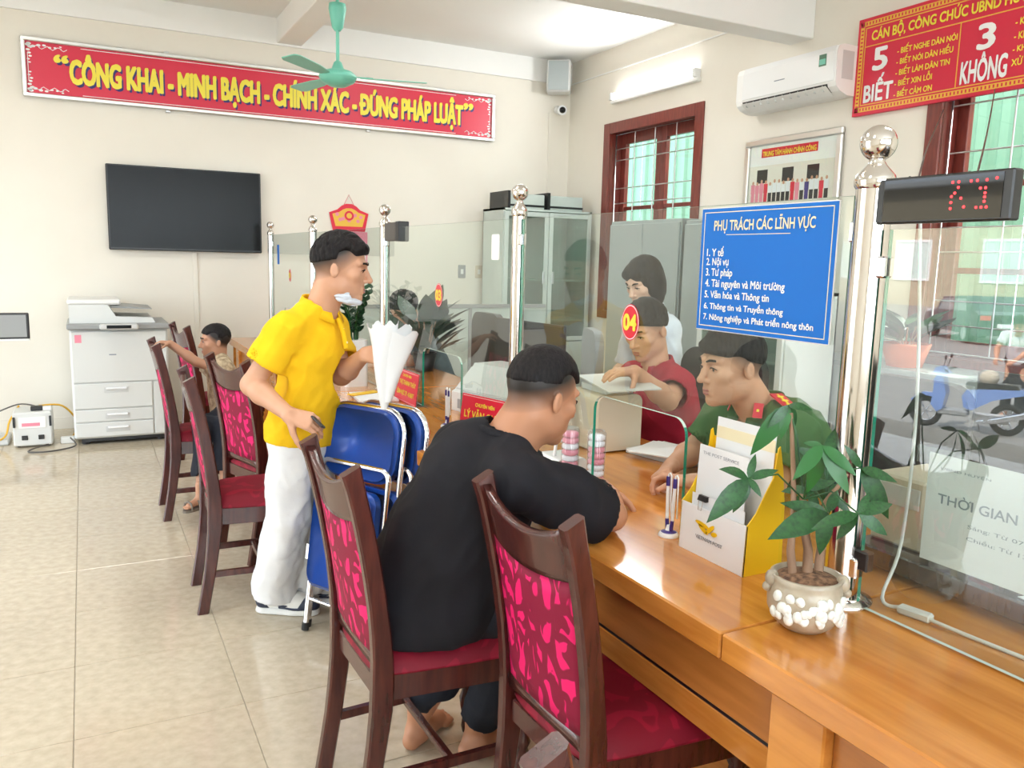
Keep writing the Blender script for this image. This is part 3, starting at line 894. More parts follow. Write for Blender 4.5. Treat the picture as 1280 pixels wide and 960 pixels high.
# ================================================================ wooden brocade chairs
def ease(a, b, t): return a + (b - a) * t
def post_x(z):
    zs = [0, 0.18, 0.36, 0.50, 0.64, 0.78, 0.90, 1.0]
    xs = [-0.045, -0.012, 0.012, 0.014, 0.000, -0.022, -0.046, -0.072]
    return float(np.interp(z, zs, xs))
def smooth_post(z):
    return (post_x(z - 0.05) + 2 * post_x(z) + post_x(z + 0.05)) / 4 if 0.05 < z < 0.95 else post_x(z)
def curved_panel(z0f, z1f, half, thick, bow, bulge, name, mat, parent, nu=12, nv=8, x_off=0.0):
    """panel between the rear posts following their curve"""
    vs = []; fs = []
    for side in (0, 1):
        for j in range(nv + 1):
            for i in range(nu + 1):
                u = -1 + 2 * i / nu; v = j / nv
                z = ease(z0f(u), z1f(u), v)
                e = (1 - abs(u) ** 4) * (1 - abs(2 * v - 1) ** 4)
                x = smooth_post(z) - bow * (1 - u * u) + x_off
                x += (-thick / 2 - bulge * e) if side == 0 else (thick / 2 + bulge * e)
                vs.append((x, u * half(z), z))
    n = (nu + 1) * (nv + 1)
    for j in range(nv):
        for i in range(nu):
            a = j * (nu + 1) + i
            fs.append((a, a + nu + 1, a + nu + 2, a + 1)); fs.append((n + a, n + a + 1, n + a + nu + 2, n + a + nu + 1))
    def rim(idx):
        for a, b in zip(idx[:-1], idx[1:]): fs.append((a, b, n + b, n + a))
    rim([i for i in range(nu + 1)]); rim([nv * (nu + 1) + i for i in range(nu + 1)][::-1])
    rim([j * (nu + 1) for j in range(nv + 1)][::-1]); rim([j * (nu + 1) + nu for j in range(nv + 1)])
    mb = MB(); mb.add(vs, fs, True)
    return mb.build(name, mat, parent)

def make_chair(label):
    t = thing('dining_chair', label, 'chair', group='red brocade chairs along the counter')
    yh = lambda z: 0.168 + 0.022 * z
    for s in (-1, 1):
        mb = MB(); zs = [0, 0.09, 0.18, 0.27, 0.36, 0.43, 0.50, 0.57, 0.64, 0.71, 0.78, 0.84, 0.90, 0.95, 1.0]
        vs = []; fs = []
        for k, z in enumerate(zs):
            x = smooth_post(z); w = 0.023 + 0.006 * math.exp(-((z - 0.42) / 0.15) ** 2); y = s * yh(z); th = 0.016
            b = 0.005
            for (dx, dy) in ((-w + b, -th), (w - b, -th), (w, -th + b), (w, th - b), (w - b, th), (-w + b, th), (-w, th - b), (-w, -th + b)):
                vs.append((x + dx, y + dy, z + (0.012 * (dx / w) if k == len(zs) - 1 else 0)))
        for k in range(len(zs) - 1):
            for q in range(8):
                q2 = (q + 1) % 8
                fs.append((k * 8 + q, k * 8 + q2, k * 8 + 8 + q2, k * 8 + 8 + q))
        fs.append(tuple(range(8))[::-1]); fs.append(tuple(range(len(zs) * 8 - 8, len(zs) * 8)))
        mb.add(vs, fs); mb.build('back_post', 'chair_wood', t)
    half = lambda z: yh(z) - 0.014
    curved_panel(lambda u: 0.865 - 0.02 * (1 - u * u), lambda u: 0.985 - 0.045 * (1 - u * u), half, 0.022, 0.02, 0.0, 'crest_rail', 'chair_wood', t)
    curved_panel(lambda u: 0.505, lambda u: 0.865 - 0.02 * (1 - u * u), half, 0.020, 0.012, 0.008, 'backrest', 'brocade', t)
    curved_panel(lambda u: 0.468 + 0.008 * (1 - u * u), lambda u: 0.506, half, 0.024, 0.006, 0.0, 'lower_rail', 'chair_wood', t, 8, 2)
    # seat frame, cushion
    fr = MB()
    for s in (-1, 1):
        M = Matrix.Identity(4)
        fr.add([(0.02, s * 0.160, 0.375), (0.44, s * 0.205, 0.375), (0.44, s * 0.180, 0.375), (0.02, s * 0.135, 0.375),
                (0.02, s * 0.160, 0.445), (0.44, s * 0.205, 0.445), (0.44, s * 0.180, 0.445), (0.02, s * 0.135, 0.445)],
               [(0, 1, 5, 4), (1, 2, 6, 5), (2, 3, 7, 6), (3, 0, 4, 7), (4, 5, 6, 7), (3, 2, 1, 0)])
    fr.box(0.425, 0.452, -0.205, 0.205, 0.375, 0.445, 0.004); fr.box(0.0, 0.025, -0.15, 0.15, 0.385, 0.445, 0.004)
    fr.build('seat_frame', 'chair_wood', t)
    vs = []; fs = []; nu = nv = 14
    for side in (0, 1):
        for j in range(nv + 1):
            for i in range(nu + 1):
                u = -1 + 2 * i / nu; v = -1 + 2 * j / nv
                uu = u * (1 - 0.06 * v ** 4); vv = v * (1 - 0.06 * u ** 4)
                x = 0.235 + uu * 0.235; w = 0.170 + 0.052 * (uu + 1) / 2
                e = (1 - abs(u) ** 5) * (1 - abs(v) ** 5)
                vs.append((x, vv * w, 0.452 + (0.052 * e ** 0.45 if side else -0.006)))
    n = (nu + 1) ** 2
    for j in range(nv):
        for i in range(nu):
            a = j * (nu + 1) + i
            fs.append((a, a + nu + 1, a + nu + 2, a + 1)); fs.append((n + a, n + a + 1, n + a + nu + 2, n + a + nu + 1))
    ed = [i for i in range(nu + 1)] + [j * (nu + 1) + nu for j in range(1, nv + 1)] + [nv * (nu + 1) + i for i in range(nu - 1, -1, -1)] + [j * (nu + 1) for j in range(nv - 1, 0, -1)]
    for a, b in zip(ed, ed[1:] + ed[:1]): fs.append((a, b, n + b, n + a))
    mb = MB(); mb.add(vs, fs, True); mb.build('seat', 'brocade_seat', t)
    for s in (-1, 1):
        mb = MB(); mb.lathe([(0.013, 0), (0.017, 0.02), (0.013, 0.05), (0.021, 0.09), (0.024, 0.12), (0.014, 0.15), (0.022, 0.17), (0.014, 0.19), (0.018, 0.24), (0.025, 0.30), (0.018, 0.335), (0.025, 0.35), (0.025, 0.376)], 16, (0.425, s * 0.183, 0))
        mb.build('leg', 'chair_wood', t)
        mb = MB(); mb.add([(-0.005, s * 0.172 - 0.009, 0.155), (0.42, s * 0.183 - 0.009, 0.155), (0.42, s * 0.183 + 0.009, 0.155), (-0.005, s * 0.172 + 0.009, 0.155),
                           (-0.005, s * 0.172 - 0.009, 0.18), (0.42, s * 0.183 - 0.009, 0.18), (0.42, s * 0.183 + 0.009, 0.18), (-0.005, s * 0.172 + 0.009, 0.18)],
                          [(3, 2, 1, 0), (4, 5, 6, 7), (0, 1, 5, 4), (1, 2, 6, 5), (2, 3, 7, 6), (3, 0, 4, 7)])
        mb.build('stretcher', 'chair_wood', t)
    mb = MB(); mb.box(0.20, 0.22, -0.172, 0.172, 0.158, 0.178, 0.003); mb.build('stretcher', 'chair_wood', t)
    return t
chair0 = make_chair('red brocade chair the black-shirted man sits on')
CH = [((0.605, 2.045), 0.02, None),
      ((0.885, 1.505), 0.03, 'empty red brocade chair nearest the counter, just behind the black-shirted man'),
      ((0.470, 0.485), 0.0, 'red brocade chair at the bottom edge of which only a post top shows'),
      ((0.430, 3.665), -0.03, 'empty red brocade chair directly left of the man in the yellow polo shirt'),
      ((0.660, 4.160), 0.30, 'turned red brocade chair with its full back panel showing beside the yellow polo'),
      ((0.400, 5.030), 0.0, 'red brocade chair whose back the little boy holds with his hand'),
      ((0.640, 6.150), 0.16, 'farthest red brocade chair standing behind the little boy near the back wall')]
for (p, rz, lab) in CH:
    c = chair0 if lab is None else copy_tree(chair0)
    c.location = (p[0], p[1], 0); c.rotation_euler = (0, 0, rz)
    if lab: c['label'] = lab

# ================================================================ the long wooden service counter
ct = thing('service_counter', 'long orange-brown varnished wooden service counter with a thick worktop', 'counter', (1.09, 0, 0))
segs = [(-1.2, 1.172), (1.175, 4.30), (4.303, 7.42)]
for (a, b) in segs:
    m = MB(); m.box(0.0, 0.95, a, b, 0.722, 0.78, 0.004); m.build('worktop', 'counter_wood', ct)
cols = [-0.3, 0.99, 2.55, 4.11, 5.67, 7.15]
for y in cols:
    m = MB(); m.box(0.022, 0.27, y - 0.065, y + 0.065, 0.0, 0.712, 0.004); m.build('pillar', 'counter_wood', ct)
for a, b in zip(cols[:-1], cols[1:]):
    a += 0.065; b -= 0.065
    m = MB(); m.box(0.045, 0.075, a, b, 0.585, 0.708, 0.003); m.build('apron_panel', 'counter_wood_dark', ct)
    m = MB(); m.box(0.050, 0.070, a, b, 0.505, 0.574, 0.003); m.build('lower_rail', 'counter_wood', ct)
    m = MB(); m.box(0.052, 0.066, a, b, 0.708, 0.7215); m.box(0.052, 0.066, a, b, 0.574, 0.585); m.build('painted_gap_shade', 'black', ct)  # black strips paint the shade in the gaps above and below the apron
    m = MB(); m.box(0.255, 0.28, a, b, 0.10, 0.70, 0.003); m.build('front_panel', 'counter_wood', ct)
m = MB(); m.box(0.28, 0.30, -1.2, 7.40, 0.02, 0.72); m.build('carcass', 'black', ct)
m = MB(); m.box(0.245, 0.28, -1.2, 7.40, 0.0, 0.098, 0.004); m.build('plinth', 'counter_wood_dark', ct)
m = MB(); m.box(0.88, 0.92, -1.2, 7.40, 0.0, 0.722); m.build('rear_panel', 'counter_wood_dark', ct)
m = MB(); m.box(0.03, 0.92, 7.40, 7.42, 0.0, 0.722); m.build('end_panel', 'counter_wood', ct)

# ================================================================ steel posts and glass screens
XG = 1.45
PY = [(1.20, 0.036), (2.766, 0.027), (4.321, 0.027), (5.894, 0.026), (7.38, 0.026)]
PL = ['thick polished steel post with ball top beside the LED display', 'steel ball-topped post directly above the black-shirted man',
      'steel ball-topped post carrying the small black speaker box', 'steel ball-topped post hidden partly by the yellow polo man',
      'steel ball-topped post at the far end of the counter by the TV']
for (y, r), lab in zip(PY, PL):
    p = thing('steel_post', lab, 'post', (XG, y, 0.78), group='steel posts of the glass screen')
    m = MB(); m.lathe([(r, 0.012), (r, 0.885)], 28); m.build('shaft', 'steel', p)
    m = MB(); m.lathe([(r * 1.9, 0.0), (r * 1.9, 0.006), (r * 1.25, 0.014)], 28); m.build('flange', 'steel', p)
    m = MB(); m.lathe([(r, 0.882), (r * 1.12, 0.888), (r * 1.14, 0.900), (r * 1.05, 0.910), (r * 0.55, 0.930), (r * 0.42, 0.938), (r * 0.45, 0.945)], 28); m.build('collar', 'steel', p)
    b = 0.036 if r > 0.03 else 0.031
    m = MB(); m.sphere((0, 0, 0.938 + b), b, 24, 16); m.build('ball', 'steel', p)

def screen(y0, y1, ztop, label, slot=None):
    """upright pane between two posts, with a round-cornered serving hatch"""
    t = thing('glass_screen', label, 'screen', (XG, (y0 + y1) / 2, 0.785), group='clear glass screen panes on the counter')
    yc = (y0 + y1) / 2; w = (y1 - y0) / 2; H = ztop - 0.785
    if slot:
        a, b, h, r = slot[0] - yc, slot[1] - yc, slot[2] - 0.785, slot[3]
        poly = [(-w, 0), (a, 0)]
        for i in range(9):
            t_ = PI - i * PI / 16
            poly.append((a + r + r * math.cos(t_), h - r + r * math.sin(t_)))
        for i in range(9):
            t_ = PI / 2 - i * PI / 16
            poly.append((b - r + r * math.cos(t_), h - r + r * math.sin(t_)))
        poly += [(b, 0), (w, 0), (w, H), (-w, H)]
    else: poly = [(-w, 0), (w, 0), (w, H), (-w, H)]
    m = MB(); m.prism(poly, -0.005, 0.005, 'x')
    me = bpy.data.meshes.new('pane'); me.from_pydata([tuple(v) for v in m.v], [], m.f)
    for q in ('glass' if slot else 'glass_mirrory', 'glass_edge', 'glass_edge_pale'): me.materials.append(MATS[q])
    me.update()
    for pl in me.polygons:
        n = pl.normal
        pl.material_index = 0 if abs(n.x) > 0.5 else (2 if abs(n.z) > 0.5 else 1)
    link_mesh('pane', me, None, t)
    return t, yc
def clamp(t, y, z, s, big=False):
    m = MB(); w = 0.022
    m.box(-0.016, 0.016, min(y, y + s * 0.045), max(y, y + s * 0.045), z - w, z + w, 0.004); m.build('clamp', 'chrome', t)
SL = [(1.245, 2.732, 1.652, 'glass pane number 04 carrying the blue notice board', (1.745, 2.205, 1.08, 0.05)),
      (2.80, 4.287, 1.655, 'glass pane number 03 between the second and third posts', (3.27, 3.735, 1.075, 0.05)),
      (4.355, 5.862, 1.660, 'glass pane behind the head of the yellow polo man', (4.87, 5.33, 1.075, 0.05)),
      (5.926, 7.35, 1.665, 'farthest glass pane with a blue sticker near the TV', (6.4, 6.86, 1.075, 0.05)),
      (-0.62, 1.150, 1.580, 'right-hand glass pane under the LED display with a taped paper notice', None)]
for (a, b, z, lab, sl) in SL:
    t, yc = screen(a, b, z, lab, sl)
    for zz in (0.08, z - 0.785 - 0.075):
        if sl: clamp(t, a - yc, zz, -0.9, 1)
        clamp(t, b - yc, zz, 0.9)

# ================================================================ blue notice board with its list
bs = thing('notice_board', 'blue notice board listing seven fields in white letters on the glass', 'sign', (XG - 0.010, 1.494, 1.333))
m = MB(); m.box(-0.004, 0.0, -0.222, 0.222, 0.0, 0.312, 0.001); m.build('board', 'white_plastic', bs)
m = MB(); m.box(-0.0050, -0.0040, -0.2195, 0.2195, 0.0025, 0.3095); m.build('face', 'blue_sign', bs)
UXR, UZ = (0, -1, 0), (0, 0, 1)
m = MB()
for (a, b, c, d) in ((-0.209, 0.209, 0.0115, 0.0135), (-0.209, 0.209, 0.299, 0.301), (-0.209, -0.207, 0.0115, 0.301), (0.207, 0.209, 0.0115, 0.301)):
    m.box(-0.0056, -0.0050, a, b, c, d)
m.box(-0.0056, -0.0050, -0.088, 0.125, 0.243, 0.2445)
m.build('border', 'paper_cream', bs)
lettering('PHỤ TRÁCH CÁC LĨNH VỰC', 'paper_cream', bs, (-0.0052, 0.170, 0.2475), UXR, UZ, 0.330, 0.040, bold=0.02, depth=0.0008)
for i, (s_, wd) in enumerate((('1. Y tế', 0.062), ('2. Nội vụ', 0.082), ('3. Tư pháp', 0.098), ('4. Tài nguyên và Môi trường', 0.275), ('5. Văn hóa và Thông tin', 0.228), ('6. Thông tin và Truyền thông', 0.275), ('7. Nông nghiệp và Phát triển nông thôn', 0.368))):
    lettering(s_, 'white_print', bs, (-0.0052, 0.192, 0.1905 - i * 0.0278), UXR, UZ, wd, 0.0245, bold=0.022, depth=0.0008)

# ================================================================ round number stickers and blue stickers
def number(y, z, txt, lab, r=0.054):
    t = thing('number_sticker', lab, 'sticker', (XG - 0.0055, y, z))
    def disc(rad, d, mt, nm):
        m = MB(); P = [(rad * 0.82 * math.cos(2 * PI * k / 36), rad * math.sin(2 * PI * k / 36)) for k in range(36)]
        m.prism(P, -d, -d + 0.0006, 'x'); m.build(nm, mt, t)
    disc(r, 0.0012, 'red_print', 'rim'); disc(r * 0.95, 0.0016, 'white_print', 'ring'); disc(r * 0.90, 0.0020, 'red_print', 'disc')
    lettering(txt, 'yellow_print', t, (-0.0022, 0, -r * 0.42), UXR, UZ, r * 1.15, r * 0.84, bold=0.05, depth=0.0006, align='c')
number(2.024, 1.326, '04', 'round red sticker with yellow number 04 on the nearest hatch pane')
number(3.532, 1.334, '03', 'round red sticker with yellow number 03 on the second pane')
number(5.12, 1.34, '02', 'small round red sticker beside the yellow polo man on a far pane', 0.05)
number(6.62, 1.34, '01', 'small red oval sticker on the farthest pane, left of the yellow polo man', 0.05)
for (y, z, h) in ((7.05, 1.50, 0.16), (2.95, 1.55, 0.10)):
    m = MB(); m.prism(arc_rect(0.07, h, 0.01, x0=-0.035, y0=-h / 2), -0.0015, 0, 'x')
    o = m.build('glass_sticker', 'blue_sign' if h > 0.12 else 'white_print', None, (XG - 0.0055, y, z))
    tag(o, 'small blue upright sticker on the farthest glass pane' if h > 0.12 else 'small pale upright sticker left of the second steel post', 'sticker')

# ================================================================ LED display and speaker box on posts
ld = thing('led_display', 'black LED queue display with red dots beside the thick steel post', 'display', (1.42, 1.155, 1.590))
m = MB(); m.box(0.0, 0.028, -0.262, 0.0, 0.0, 0.088, 0.003); m.build('housing', 'black', ld)
m = MB(); m.box(-0.001, 0.0, -0.245, -0.004, 0.005, 0.083); m.build('front', 'black_gloss', ld)
m = MB(); m.box(0.006, 0.022, -0.004, 0.015, 0.004, 0.085); m.build('bracket', 'black', ld)
dots = {'2': ['01110', '10001', '00001', '00110', '01000', '10001', '11111'], '1': ['00100', '01100', '00100', '00100', '00100', '00100', '01110']}
first = None; rd = random.Random(4)
pts = [(0, 6), (1, 6), (3, 6), (4, 6), (5.5, 6), (7, 6.2), (1, 5), (0.5, 4), (0, 3.4), (0, 2.3), (0, 1.2), (1.6, 3.0), (4.6, 4.6), (5.4, 4.6), (5.4, 3.7), (5.4, 3.0), (5.4, 2.2), (2.2, 1.4), (4.2, 1.2), (5.0, 1.2), (5.8, 1.2)]
for (a, b) in pts:
    if first is None:
        m = MB(); m.lathe([(0.0026, 0), (0.0026, 0.0008), (0.0, 0.0012)], 10, M=Matrix.Rotation(-PI / 2, 4, 'Y')); first = o = m.build('led_dot', 'led_red', ld)
    else:
        o = first.copy(); COL.objects.link(o); o.parent = ld
    o.location = (-0.0012, -0.150 - a * 0.0118, 0.012 + b * 0.0098)
sp = thing('speaker_box', 'small grey and black box clamped to the third steel post', 'speaker', (1.43, 4.29, 1.585))
m = MB(); m.box(0, 0.05, -0.20, -0.02, 0, 0.095, 0.004); m.build('case', 'cable_grey', sp)
m = MB(); m.box(-0.004, 0.054, -0.255, -0.20, -0.003, 0.098, 0.004); m.build('end_cap', 'black', sp)

# ================================================================ back wall: banner, TV, ornament, switches, conduit
bn = thing('slogan_banner', 'long red slogan banner with yellow capitals in an aluminium frame', 'banner', (1.70, YB, 2.685))
hw = 2.06; H = 0.455
m = MB()
m.box(-hw, hw, -0.045, -0.002, 0, 0.032, 0.006); m.box(-hw, hw, -0.045, -0.002, H - 0.032, H, 0.006)
m.box(-hw, -hw + 0.032, -0.045, -0.002, 0.032, H - 0.032, 0.006); m.box(hw - 0.032, hw, -0.045, -0.002, 0.032, H - 0.032, 0.006)
m.build('frame', 'alu', bn)
m = MB(); m.box(-hw + 0.03, hw - 0.03, -0.020, -0.010, 0.03, H - 0.03); m.build('panel', 'red_banner', bn)
m = MB()
for (a, b, c, d) in ((-hw + 0.42, hw - 0.42, 0.044, 0.049), (-hw + 0.42, hw - 0.42, H - 0.049, H - 0.044), (-hw + 0.044, -hw + 0.049, 0.12, H - 0.12), (hw - 0.049, hw - 0.044, 0.12, H - 0.12)): m.box(a, b, -0.0215, -0.020, c, d)
m.build('border', 'white_print', bn)
for sx in (-1, 1):
    for sz in (0, 1):
        m = MB()
        ox, oz = sx * (hw - 0.05), (H - 0.05 if sz else 0.05)
        dz = -1 if sz else 1
        for k in range(7):  # curled flourish of small leaves
            a = k * 0.038
            for (px, pz, r) in ((a, 0.010 + 0.008 * math.sin(k * 1.8), 0.013 - 0.0010 * k), (0.008 + 0.008 * math.sin(k * 2.1), a * 0.62, 0.013 - 0.0010 * k)):
                c = (ox - sx * px, -0.0205, oz + dz * pz)
                P = [(c[0] + r * 1.4 * math.cos(2 * PI * q / 8), c[2] + r * 0.8 * math.sin(2 * PI * q / 8)) for q in range(8)]
                m.prism(P, -0.0215, -0.020, 'y')
            m.tube([(ox - sx * a, -0.021, oz + dz * 0.022), (ox - sx * (a + 0.02), -0.021, oz + dz * (0.022 + 0.012 * (-1) ** k)), (ox - sx * (a + 0.045), -0.021, oz + dz * 0.018)], 0.003, 5)
        m.build('corner_flourish', 'white_print', bn)
UX, = ((1, 0, 0),)
for (dx, dz, dy, mt) in ((0.014, -0.016, 0, 'navy_print'), (-0.004, 0, 0.002, 'yellow_print'), (0.004, 0.003, 0.0021, 'yellow_print')):
    x = -hw + 0.235
    for w_, s_ in ((0.085, '“'), (0.0, '')):
        if s_: lettering(s_, mt, bn, (x + dx, -0.020, 0.285 + dz), UX, UZ, w_, 0.052, bold=0.03, depth=0.002 + dy)
    lettering('CÔNG KHAI - MINH BẠCH - CHÍNH XÁC - ĐÚNG PHÁP LUẬT', mt, bn, (x + 0.105 + dx, -0.020, 0.082 + dz), UX, UZ, 3.43, 0.293, bold=0.04, depth=0.002 + dy)
    lettering('”', mt, bn, (x + 3.555 + dx, -0.020, 0.285 + dz), UX, UZ, 0.085, 0.052, bold=0.03, depth=0.002 + dy)
for k in range(2):
    for x in (-1.0, 0.75):
        m = MB(); m.box(x - 0.02, x + 0.02, -0.02, -0.001, (H if k else -0.02), (H + 0.02 if k else 0.0), 0.003); m.build('hook', 'steel_dull', bn)

tv = thing('television', 'black flat screen television hanging on the cream back wall', 'television', (0.818, YB, 1.508))
m = MB(); m.box(-0.62, 0.62, -0.075, -0.03, 0.0, 0.70, 0.006); m.build('bezel', 'black', tv)
m = MB(); m.box(-0.607, 0.607, -0.0765, -0.0750, 0.020, 0.690); m.build('screen', 'tv_screen', tv)
m = MB(); m.box(-0.2, 0.2, -0.03, -0.001, 0.15, 0.55); m.build('mount', 'black', tv)
lettering('TV', 'grey_print', tv, (0, -0.0755, 0.006), UX, UZ, 0.03, 0.008, align='c') if False else None
m = MB(); m.box(0.855, 0.895, YB - 0.014, YB, 0.10, 1.5, 0.003); o = m.build('cable_duct', 'wall_paint', None); tag(o, 'cream vertical cable duct running down the wall below the television', 'cable duct')
m = MB(); m.box(4.40, 4.425, YB - 0.014, YB, 1.6, 3.04, 0.003); o = m.build('cable_duct', 'wall_paint', None); tag(o, 'thin cream vertical cable duct below the security camera', 'cable duct')

orn = thing('wall_ornament', 'red and gold paper new year ornament hanging from a nail', 'ornament', (2.26, YB, 1.735))
out = [(-0.155, 0), (0.155, 0), (0.19, 0.17), (0.11, 0.20), (0.07, 0.235), (0.03, 0.255), (-0.03, 0.255), (-0.07, 0.235), (-0.11, 0.20), (-0.19, 0.17)]
m = MB(); m.prism(out, -0.012, -0.004, 'y'); m.build('board', 'red_print', orn)
inn = [(x * 0.84, 0.045 + z * 0.66) for x, z in out]
m = MB(); m.prism(inn, -0.014, -0.012, 'y'); m.build('gold_field', 'gold_print', orn)
m = MB()
for k in range(9):
    a = -1 + 0.25 * k
    P = [(0.115 * a + 0.018 * math.cos(2 * PI * q / 8), 0.125 + 0.03 * math.cos(k * 2.2) + 0.018 * math.sin(2 * PI * q / 8)) for q in range(8)]
    m.prism(P, -0.016, -0.014, 'y')
m.build('flower', 'pink_print', orn)
P = [(0.045 * math.cos(2 * PI * q / 16), 0.145 + 0.045 * math.sin(2 * PI * q / 16)) for q in range(16)]
m = MB(); m.prism(P, -0.018, -0.016, 'y'); m.build('medallion', 'red_print', orn)
P = [(0.026 * math.cos(2 * PI * q / 16), 0.145 + 0.026 * math.sin(2 * PI * q / 16)) for q in range(16)]
m = MB(); m.prism(P, -0.0195, -0.018, 'y'); m.build('medallion_centre', 'gold_print', orn)
m = MB(); m.tube([(-0.05, -0.008, 0.24), (0, -0.008, 0.34), (0.05, -0.008, 0.24)], 0.0022, 5); m.build('string', 'red_print', orn)
wc = thing('wall_calendar', 'pale pink wall calendar sheet below the red ornament', 'calendar', (2.29, YB, 1.36))
m = MB(); m.box(-0.15, 0.15, -0.012, -0.003, 0, 0.372); m.build('sheet', 'pink_print', wc)
m = MB(); m.box(-0.13, 0.13, -0.013, -0.012, 0.03, 0.22); m.build('date_block', 'paper', wc)
for k, x in enumerate((3.437, 3.627)):
    s_ = thing('wall_switch', ('dark upright socket plate' if k == 0 else 'beige switch plate') + ' on the back wall seen through pane 03', 'switch', (x, YB, 1.31))
    m = MB(); m.box(-0.04, 0.04, -0.012, 0, 0, 0.13, 0.003); m.build('plate', 'copier_grey' if k == 0 else 'beige_plastic', s_)
    m = MB(); m.box(-0.015, 0.015, -0.017, -0.012, 0.04, 0.09, 0.002); m.build('rocker', 'white_plastic', s_)

# corner loudspeaker, security camera, tube light, air conditioner
ls = thing('corner_speaker', 'pale grey loudspeaker hung in the upper room corner', 'speaker', (4.40, 7.60, 3.20), rz=-0.6)
m = MB(); m.box(-0.12, 0.12, -0.10, 0.10, 0, 0.31, 0.014); m.build('cabinet', 'light_grey', ls)
m = MB(); m.box(-0.10, 0.10, -0.104, -0.10, 0.015, 0.295, 0.002); m.build('grille', 'cabinet_grey', ls)
m = MB(); m.box(-0.02, 0.02, 0.10, 0.17, 0.13, 0.18); m.build('bracket', 'steel_dull', ls)
sc_ = thing('security_camera', 'small white dome-eyed security camera under the corner speaker', 'camera', (4.50, 7.70, 3.055))
m = MB(); m.tube([(0, 0.09, 0.02), (0, 0.02, 0.0), (-0.02, -0.05, -0.005)], [0.04, 0.045, 0.05], 18); m.build('body', 'white_gloss', sc_)
m = MB(); m.sphere((-0.025, -0.062, -0.006), 0.033, 16, 10); m.build('lens', 'black_gloss', sc_)
tl = thing('tube_light', 'lit white fluorescent tube batten on the right wall above the window', 'lamp', (XR, 6.32, 3.02))
m = MB(); m.box(-0.05, 0.0, -0.64, 0.64, 0.0, 0.035, 0.004); m.build('batten', 'white_plastic', tl)
m = MB(); m.tube([(-0.055, -0.60, 0.075), (-0.055, 0.60, 0.075)], 0.016, 12); m.build('tube', 'tube_glow', tl)
for s in (-1, 1):
    m = MB(); m.box(-0.07, -0.01, s * 0.62 - 0.02, s * 0.62 + 0.02, 0.03, 0.10, 0.004); m.build('end_cap', 'white_plastic', tl)
lamp_area('tube_light_glow', (4.56, 6.32, 3.10), (3.6, 6.32, 3.25), 1.2, 0.06, 22, (0.95, 0.98, 1.0))
ac = thing('air_conditioner', 'white split air conditioner on the right wall near the beam', 'air conditioner', (XR, 4.53, 2.64))
prof = [(0, 0.02), (0, 0.32), (-0.16, 0.32), (-0.20, 0.305), (-0.215, 0.27), (-0.215, 0.08), (-0.205, 0.05), (-0.17, 0.022), (-0.10, 0.0), (-0.02, 0.0)]
m = MB(); m.prism(prof, -0.47, 0.47, 'y'); m.build('body', 'ac_white', ac)
m = MB(); m.prism([(-0.2155, 0.085), (-0.2155, 0.268), (-0.203, 0.306), (-0.206, 0.308), (-0.221, 0.270), (-0.221, 0.085)], -0.455, 0.40, 'y'); m.build('front_cover', 'white_gloss', ac)
m = MB(); m.prism([(-0.205, 0.048), (-0.214, 0.070), (-0.17, 0.06), (-0.10, 0.015), (-0.17, 0.020)], -0.40, 0.40, 'y'); m.build('outlet', 'black', ac)
for k in range(11):
    m = MB(); y = -0.36 + k * 0.072; m.box(-0.212, -0.15, y, y + 0.006, 0.028, 0.066); m.build('vane', 'light_grey', ac)
m = MB(); m.prism([(-0.222, 0.052), (-0.226, 0.056), (-0.15, 0.004), (-0.146, 0.0)], -0.40, 0.40, 'y'); m.build('louvre', 'white_plastic', ac)
m = MB(); m.box(-0.224, -0.2215, -0.385, -0.325, 0.19, 0.265); m.build('energy_label', 'outside_green', ac)
m = MB(); m.box(-0.2255, -0.2241, -0.380, -0.330, 0.20, 0.235); m.build('label_band', 'fan_green', ac)
m = MB(); m.box(-0.2225, -0.2215, -0.02, 0.08, 0.165, 0.172); m.build('badge', 'grey_print', ac)
m = MB(); m.box(-0.165, -0.06, -0.4712, -0.470, 0.10, 0.28); m.build('side_label', 'light_grey', ac)

# framed group photograph
gp = thing('framed_photo', 'framed group photograph with red caption strip on the right wall', 'picture', (XR, 4.605, 1.93))
w_, h_ = 0.47, 0.53
m = MB()
for (a, b, c, d) in ((-w_, w_, 0, 0.05), (-w_, w_, h_ - 0.05, h_), (-w_, -w_ + 0.05, 0.05, h_ - 0.05), (w_ - 0.05, w_, 0.05, h_ - 0.05)): m.box(-0.03, -0.002, a, b, c, d, 0.008)
m.build('frame', 'alu', gp)
def flat(x, y0, y1, z0, z1, mt, nm='print'):
    m = MB(); m.box(x - 0.0006, x, y0, y1, z0, z1); return m.build(nm, mt, gp)
flat(-0.010, -w_ + 0.05, w_ - 0.05, 0.05, h_ - 0.05, 'wall_paint', 'sheet')
flat(-0.0106, -w_ + 0.05, w_ - 0.05, h_ - 0.20, h_ - 0.05, 'wall_white', 'printed_ceiling')
flat(-0.0112, -0.25, 0.30, h_ - 0.14, h_ - 0.075, 'red_print', 'caption_strip')
lettering('TRUNG TÂM HÀNH CHÍNH CÔNG', 'yellow_print', gp, (-0.0115, 0.285, h_ - 0.132), UXR, UZ, 0.52, 0.045, bold=0.03, depth=0.001)
for y in (-0.22, 0.02, 0.28): flat(-0.0112, y - 0.055, y + 0.055, 0.20, 0.30, 'black', 'printed_window')
rr = random.Random(5)
